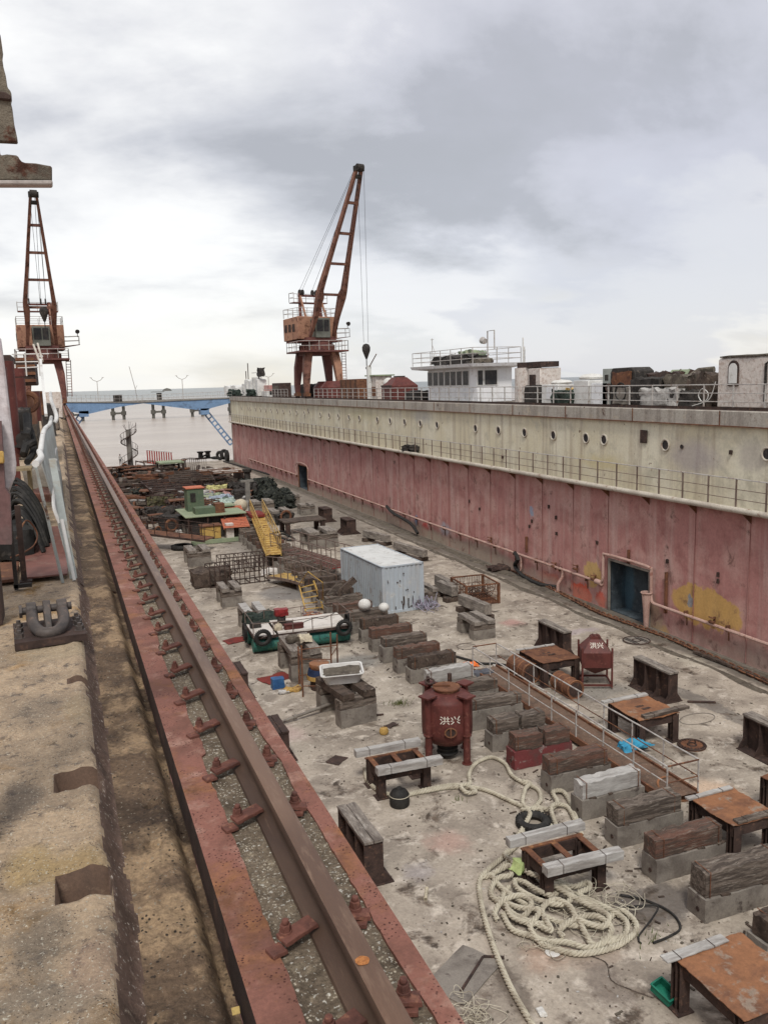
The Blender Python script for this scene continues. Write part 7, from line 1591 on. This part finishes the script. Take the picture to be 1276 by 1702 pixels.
# red deck plates
m_redplate2 = mat('brown_red_deck_plate', (.19,.085,.068), (.15,.07,.058), (.24,.14,.11), s=3, s3=6, bs=60, bump=.2, rough=.6)
for k, (y0, y1, x0, x1) in enumerate([(7.75,8.75,-.43,-.05),(8.78,9.55,-.46,-.05),(9.58,10.6,-.5,-.06)]):
    m = MB().lat(((x0+x1)/2,(y0+y1)/2,ZN+.04),(x1-x0,y1-y0,.018),(6,8,1),.006,seed=k+2); tag(m.build('deck_plate', m_redplate2), 'reddish steel plate on the near deck behind the shackle, %s one' % ['nearest','middle','farthest'][k], 'plate')
tag(MB().lat((-.62,8.15,ZN+.03),(.3,.8,.03),(4,5,1),.006,seed=6).build('deck_plate', m_rust), 'brown plate at the left picture edge beside the red plates', 'plate')
m = MB(); m.box((0,0,.34),(.045,.045,.68)); m.box((.012,0,.02),(.1,.1,.02)); tag(m.build('square_post', m_rust_dk), 'dark brown square post standing left of the red plates', 'post', loc=(-.40,7.7,ZN)); 
m = MB(); m.box((0,0,.3),(.03,.05,.6)); m.box((.05,0,.03),(.14,.05,.03)); tag(m.build('square_post', m_dark), 'thin black post just left of the dark brown one', 'post', loc=(-.455,7.5,ZN))
m = MB(); m.tube(cr([Vector((-.46,8.3,ZN+.3)),Vector((-.38,8.6,ZN+.42)),Vector((-.30,8.7,ZN+.28)),Vector((-.33,8.6,ZN+.18)),Vector((-.44,8.4,ZN+.14)),Vector((-.52,8.2,ZN+.15))],.03), .008, 5); tag(m.build('bent_rod', m_rust), 'thin bent rusty rod looping behind the dark post', 'rod')
# bulwark panel with tube edge
BP = thing('bulwark_panel', 'buckled pale grey bulwark panel with a white top tube, at the near deck edge', 'bulwark', (0,0,ZN))
pg = [(7.6,-.225,1.02),(8.6,-.20,1.0),(9.8,-.24,.98),(10.2,-.235,.97),(11.2,-.215,1.10),(12.6,-.20,1.12),(14,-.16,1.12),(16.5,-.15,1.16)]
m_bw = mat('pale_grey_green_paint', (.36,.385,.365), (.30,.325,.31), (.30,.27,.22), s=2, s3=4, rust=(.22,.13,.09), rustt=(.60,.67), rs=3, bs=50, bump=.2, rough=.6, grain=.1)
vs = []; fs = []; P_ = cr([Vector((x,y,z)) for y,x,z in pg[1:]], .3); n_ = 6
for i, p in enumerate(P_):
    for k in range(n_+1):
        u = k/n_; xb = -.02-.003*p.y; vs.append((xb+(p.x-xb)*u+.02*noise.noise(Vector((p.y*.9,u*3,2))), p.y, .42*(1-u)*0+p.z*u*.98))
for i in range(len(P_)-1):
    for k in range(n_): a = i*(n_+1)+k; fs.append((a,a+1,a+n_+2,a+n_+1))
m = MB(); m.add(vs, fs); pn = m.build('panel', m_bw, BP); md = pn.modifiers.new('thick', 'SOLIDIFY'); md.thickness = .012
MB().tube(cr([Vector((x,y,z+.01)) for y,x,z in pg], .1), .030, 10).build('top_tube', m_foam if False else m_white, BP)
MB().bar((-.095,7.6,0),(-.225,7.58,1.0),.062,.02).build('flat_post', m_bw, BP); MB().bar((-.005,7.7,.0),(-.10,8.2,1.02),.06,.02).build('flat_post', m_bw, BP)
MB().tube([(.0,7.62,0),(-.06,7.9,.5)], .016, 8).build('brace', m_white, BP)
for (y, z, h) in ((8.4,.55,.3),(9.6,.62,.16),(11.4,.62,.22),(13.4,.6,.3)): MB().tube(cr([Vector((-.085,y,z-h/2)),Vector((-.125,y+.05,z)),Vector((-.11,y+.25,z+h/2)),Vector((-.09,y+.3,z+h/2+.02))],.03), .016, 8).build('hand_loop', m_white, BP)
BP2 = thing('white_tube', 'short bent white tube end beyond the bulwark panel', 'tube', (0,0,ZN)); MB().tube(cr([Vector((-.10,15.5,1.1)),Vector((-.06,15.8,1.2)),Vector((-.14,18,1.45)),Vector((-.16,20,1.6))],.1), .035, 8).build('tube', m_white, BP2)
# white slanted fin / locker at far left edge
LK = thing('winch_cover', 'tall slanting pinkish white cover with maroon lower part at the left picture edge', 'cover', (0,0,0)); YF = 6.5
oc = [(1,560),(9,620),(17,690),(27,772),(26,790),(16,818),(10,812)]; pts = [(lambda q: (q.x,q.z))(atY(a,b_,YF)) for a,b_ in oc]; pts = [(-1.2,pts[0][1]+.1)]+pts+[(-1.2,pts[-1][1])]
m = MB(); m.prism(pts, YF, YF+.10, 'y'); m.build('fin', mat('pinkish_white_paint', (.60,.56,.56), (.54,.50,.50), (.44,.38,.37), s=2, s3=4, streak=((.40,.33,.32),.5,8), bs=40, bump=.1, rough=.5), LK, bevel=.01)
o2 = [(2,700),(9,812),(17,822),(20,905),(0,905)]; pts = [(lambda q: (q.x,q.z))(atY(a,b_,YF-.12)) for a,b_ in o2]; pts = [(-1.2,pts[0][1])]+pts+[(-1.2,pts[-1][1])]
m = MB(); m.prism(pts, YF-.12, YF-.02, 'y'); m.build('lower_panel', mat('maroon_grey_paint', (.15,.085,.08), (.12,.09,.085), s=3, bs=40, bump=.1, rough=.6), LK)
p0 = atY(0,765,YF-.14); MB().box((p0.x-.03,YF-.14,p0.z+.02),(.12,.05,.085)).build('hinge', m_yellow, LK, bevel=.008)
q = atY(8,975,YF); MB().box((q.x-.1,YF+.0,ZN+.25),(.06,.10,.5)).build('foot', m_rust_dk, LK); MB().box((-.85,YF+.03,ZN+.3),(.7,.3,.6)).build('base_box', m_rust_dk, LK)
# hose bundle
rnd.seed(2); m = MB()
for k in range(16):
    r0 = .16+.014*k; z0 = .02*k; yk = 9.6+rnd.uniform(-.35,.35)+.03*k; m.tube(cr([Vector((-.62+.02*k*.2,yk,ZN+.02)),Vector((-.56,yk-.05,ZN+.30+z0)),Vector((-.45,yk-.15,ZN+.38+z0*.8)),Vector((-.34+.003*k,yk-.3,ZN+.22+z0*.5)),Vector((-.27+.004*k,yk-.5,ZN+.05))],.05), .020, 6)
tag(m.build('hose_bundle', m_black), 'thick bundle of black hoses draped behind the maroon and white cover', 'hoses')
blob('hose_heap', m_black, 'coiled black hose heap under the draped hoses', 'hoses', (-.52,9.3,ZN), (.35,1.0,.3), 33, .04)
# yellow-brown wooden frame box
WB = thing('wooden_frame', 'brown wooden box frame left of the hanging hose', 'frame', (-.50,10.8,ZN)); m_tan = mat('tan_wood', (.30,.235,.14), (.24,.18,.11), s=6, stretch=(4,4,.6), bs=60, bump=.3)
for x in (-.12,.10): MB().box((x,0,.36),(.04,.05,.72)).build('upright', m_tan, WB)
MB().box((-.01,.0,.735),(.30,.35,.03)).build('top', m_tan, WB); MB().box((.1,.3,.36),(.04,.05,.7)).build('upright', m_tan, WB)
m = MB(); m.tube(cr([atY(44,690,13),atY(46,720,12.6),atY(40,755,12.2),atY(44,742,12.2),atY(58,735,12.3)],.1), .05, 8); m.tube(cr([atY(46,700,13),atY(55,728,12.8),atY(56,750,12.4),atY(46,768,12)],.1), .045, 8); tag(m.build('hose', m_black), 'pair of thick black hoses curving down beside the wooden box frame', 'hose')
# machinery beyond
MA = thing('deck_machinery', 'cluster of maroon cylinders and casings on the near wing behind the white cover', 'machinery', (0,0,ZN))
def cylp(px, py0, py1, Y, r, mt, nm): a = atY(px, py0, Y); b_ = atY(px, py1, Y); MB().cyl((b_.x,Y,b_.z-ZN),(a.x if False else b_.x,Y,a.z-ZN), r, n=18).build(nm, mt, MA)
cylp(22,600,760,12.5,.12,m_tankred,'pipe'); cylp(14,610,780,11,.09,m_tankred,'pipe'); cylp(33,628,700,14,.13,m_tankred,'cylinder'); cylp(33,612,626,14,.08,m_tankred,'cap'); cylp(47,655,705,17,.17,m_cranelt,'casing'); cylp(57,650,700,19,.16,m_tankred,'casing'); cylp(65,650,690,22,.14,m_rust,'casing')
q = atY(35,700,13.5); MB().lat((q.x-.05,13.5,q.z-ZN),(.35,.5,.35),(4,4,4),.05,seed=4).build('motor', m_dark, MA); q = atY(28,725,12.6); MB().lat((q.x,12.6,q.z-ZN-.05),(.3,.4,.2),(3,3,3),.04,seed=6).build('motor', m_dark, MA)
q = atY(45,668,16.9); MB().torus((q.x+.02,16.75,q.z-ZN),.16,.05,(PI/2,0,0),18,6).build('flange', m_rust, MA)
t = thing('deck_tank', 'brown planked tank body behind a white railing, on the near wing below the crane', 'tank', (-1.15, 24, ZN))
a_ = atY(15,600,24); b_ = atY(63,640,24); MB().box(((a_.x+b_.x)/2+1.15, 0, (a_.z+b_.z)/2-ZN), (b_.x-a_.x, 3.5, abs(a_.z-b_.z))).build('body', m_rust_dk, t, bevel=.03)
for k in range(4): MB().box(((a_.x+b_.x)/2+1.15, -1.76, b_.z-ZN+.1+k*.17),(b_.x-a_.x+.03,.05,.07)).build('plank', m_rust, t)
MB().box(((a_.x+b_.x)/2+1.15, 0, .6),(b_.x-a_.x-.15,3.2,1.2)).build('base', m_mud, t)
t = thing('platform_canopy', 'dark flat platform on maroon posts at the far left of the near wing', 'platform', (0,0,ZN)); a_ = atY(-5,592,16); b_ = atY(20,600,16); MB().box(((a_.x+b_.x)/2-.15,16.6,(a_.z+b_.z)/2-ZN),(b_.x-a_.x+.3,1.8,.10)).build('top', m_rust_dk, t); MB().box((b_.x-.08,16.0,(b_.z-ZN)/2-.05),(.10,.10,b_.z-ZN-.1)).build('post', m_tankred, t)
# white railing and ladder on the near wing
RL = thing('white_railing', 'white pipe railing with rungs standing before the brown planked tank', 'railing', (0,0,0))
for (a, b_) in (((20,589),(82,588)),((22,602),(66,601)),((30,612),(64,610))): q0, q1 = atY(*a,20), atY(*b_,20); MB().tube([q0,q1], .014, 6).build('rail', m_white, RL)
for px in (24,42,64): q0, q1 = atY(px,588,20), atY(px+3,625,20); MB().tube([q0,q1], .016, 6).build('post', m_white, RL)
LD2 = thing('ladder', 'pale ladder sloping down in front of the left crane', 'ladder', (0,0,0)); 
for (a, b_) in (((56,573),(66,600)),((63,571),(71,600))): MB().bar(atY(*a,20.5),atY(*b_,18),.035).build('stile', m_ledge, LD2)
MB().bar(atY(68,598,18),atY(77,690,14.5),.045).build('stile', m_white, LD2); MB().bar(atY(66,592,18.2),atY(72,592,18.2),.03).build('rung', m_white, LD2)
rnd.seed(14)
for k, (px, py, Y, d, mt, l) in enumerate([(72,672,22,(.3,1.6,.6),m_mud,'mossy brown scrap between the white ladder and the rail'),(82,672,40,(.7,3,.9),m_wood,'grey brown heap behind the white tubes by the rail'),(86,662,60,(1.2,5,1.6),m_whitepeel,'pale peeling box far down the near wing'),(60,700,16,(.5,1.2,.35),m_block,'low grey blocks on the near deck beside the casings'),(78,655,34,(.4,1,1.2),m_dark,'dark lamp-like fitting behind the white ladder'),(55,720,14,(.4,1.0,.12),m_redplate,'low red plate behind the bulwark panel')]):
    q = atY(px, py, Y); blob('deck_scrap', mt, l, 'scrap', (q.x, Y, ZN), (d[0], d[1], max(d[2], .1)), 110+k, .04, (4,5,4))
# small leaf in the trough
m = MB().lat((0,0,.004),(.022,.03,.004),(3,3,1),.004,seed=3); q = at(393,1684,HP-.1); tag(m.build('dry_leaf', mat('yellow_leaf', (.50,.36,.13), s=40, bs=90, bump=.2)), 'small yellow dry leaf in the muddy trough beside the rail', 'leaf', loc=(q.x,q.y,HP-.095))
# broken canopy overhead at the upper left
m_can = mat('corroded_canopy', (.20,.17,.13), (.13,.11,.085), (.10,.055,.04), s=5, s3=7, c3t=(.52,.62), bs=60, bump=1.0, bd=.012, grain=.3, rust=(.16,.07,.045), rustt=(.58,.64), rs=6)
CP = thing('broken_canopy', 'jagged corroded edges of a broken canopy overhead in the upper left corner', 'canopy', (0,0,0)); YC = 3.0
def canopy(pp, y, th, nm, mt):
    pts = [(lambda q: (q.x,q.z))(atY(a,b_,y)) for a,b_ in pp]; m = MB(); m.prism(pts, y, y+th, 'y'); return m.build(nm, mt, CP, bevel=.004)
canopy([(-260,30),(-20,45),(1,56),(3,70),(5,85),(4,95),(6,110),(10,125),(13,145),(19,152),(20,165),(18,168),(21,180),(24,205),(29,228),(30,236),(-260,222)], YC, .03, 'sheet', m_can)
canopy([(-260,140),(-4,150),(12,153),(20,160),(19,167),(-4,164),(-260,156)], YC-.012, .02, 'lip', m_rust_dk)
canopy([(-260,240),(-2,240),(1,258),(12,256),(30,258),(34,266),(40,270),(60,271),(76,274),(87,276),(87,300),(-260,297)], YC+.02, .05, 'beam', m_can)
canopy([(-260,299),(88,299),(88,307),(-260,306)], YC, .05, 'flange', mat('pale_flange', (.42,.38,.35), (.34,.30,.27), s=6, bs=60, bump=.3))
q0 = atY(-200,30,YC+.2); MB().box((q0.x, YC+.2, (q0.z+ZN)/2+.1), (.12,.12,q0.z-ZN+.2)).build('column', m_rust_dk, CP)
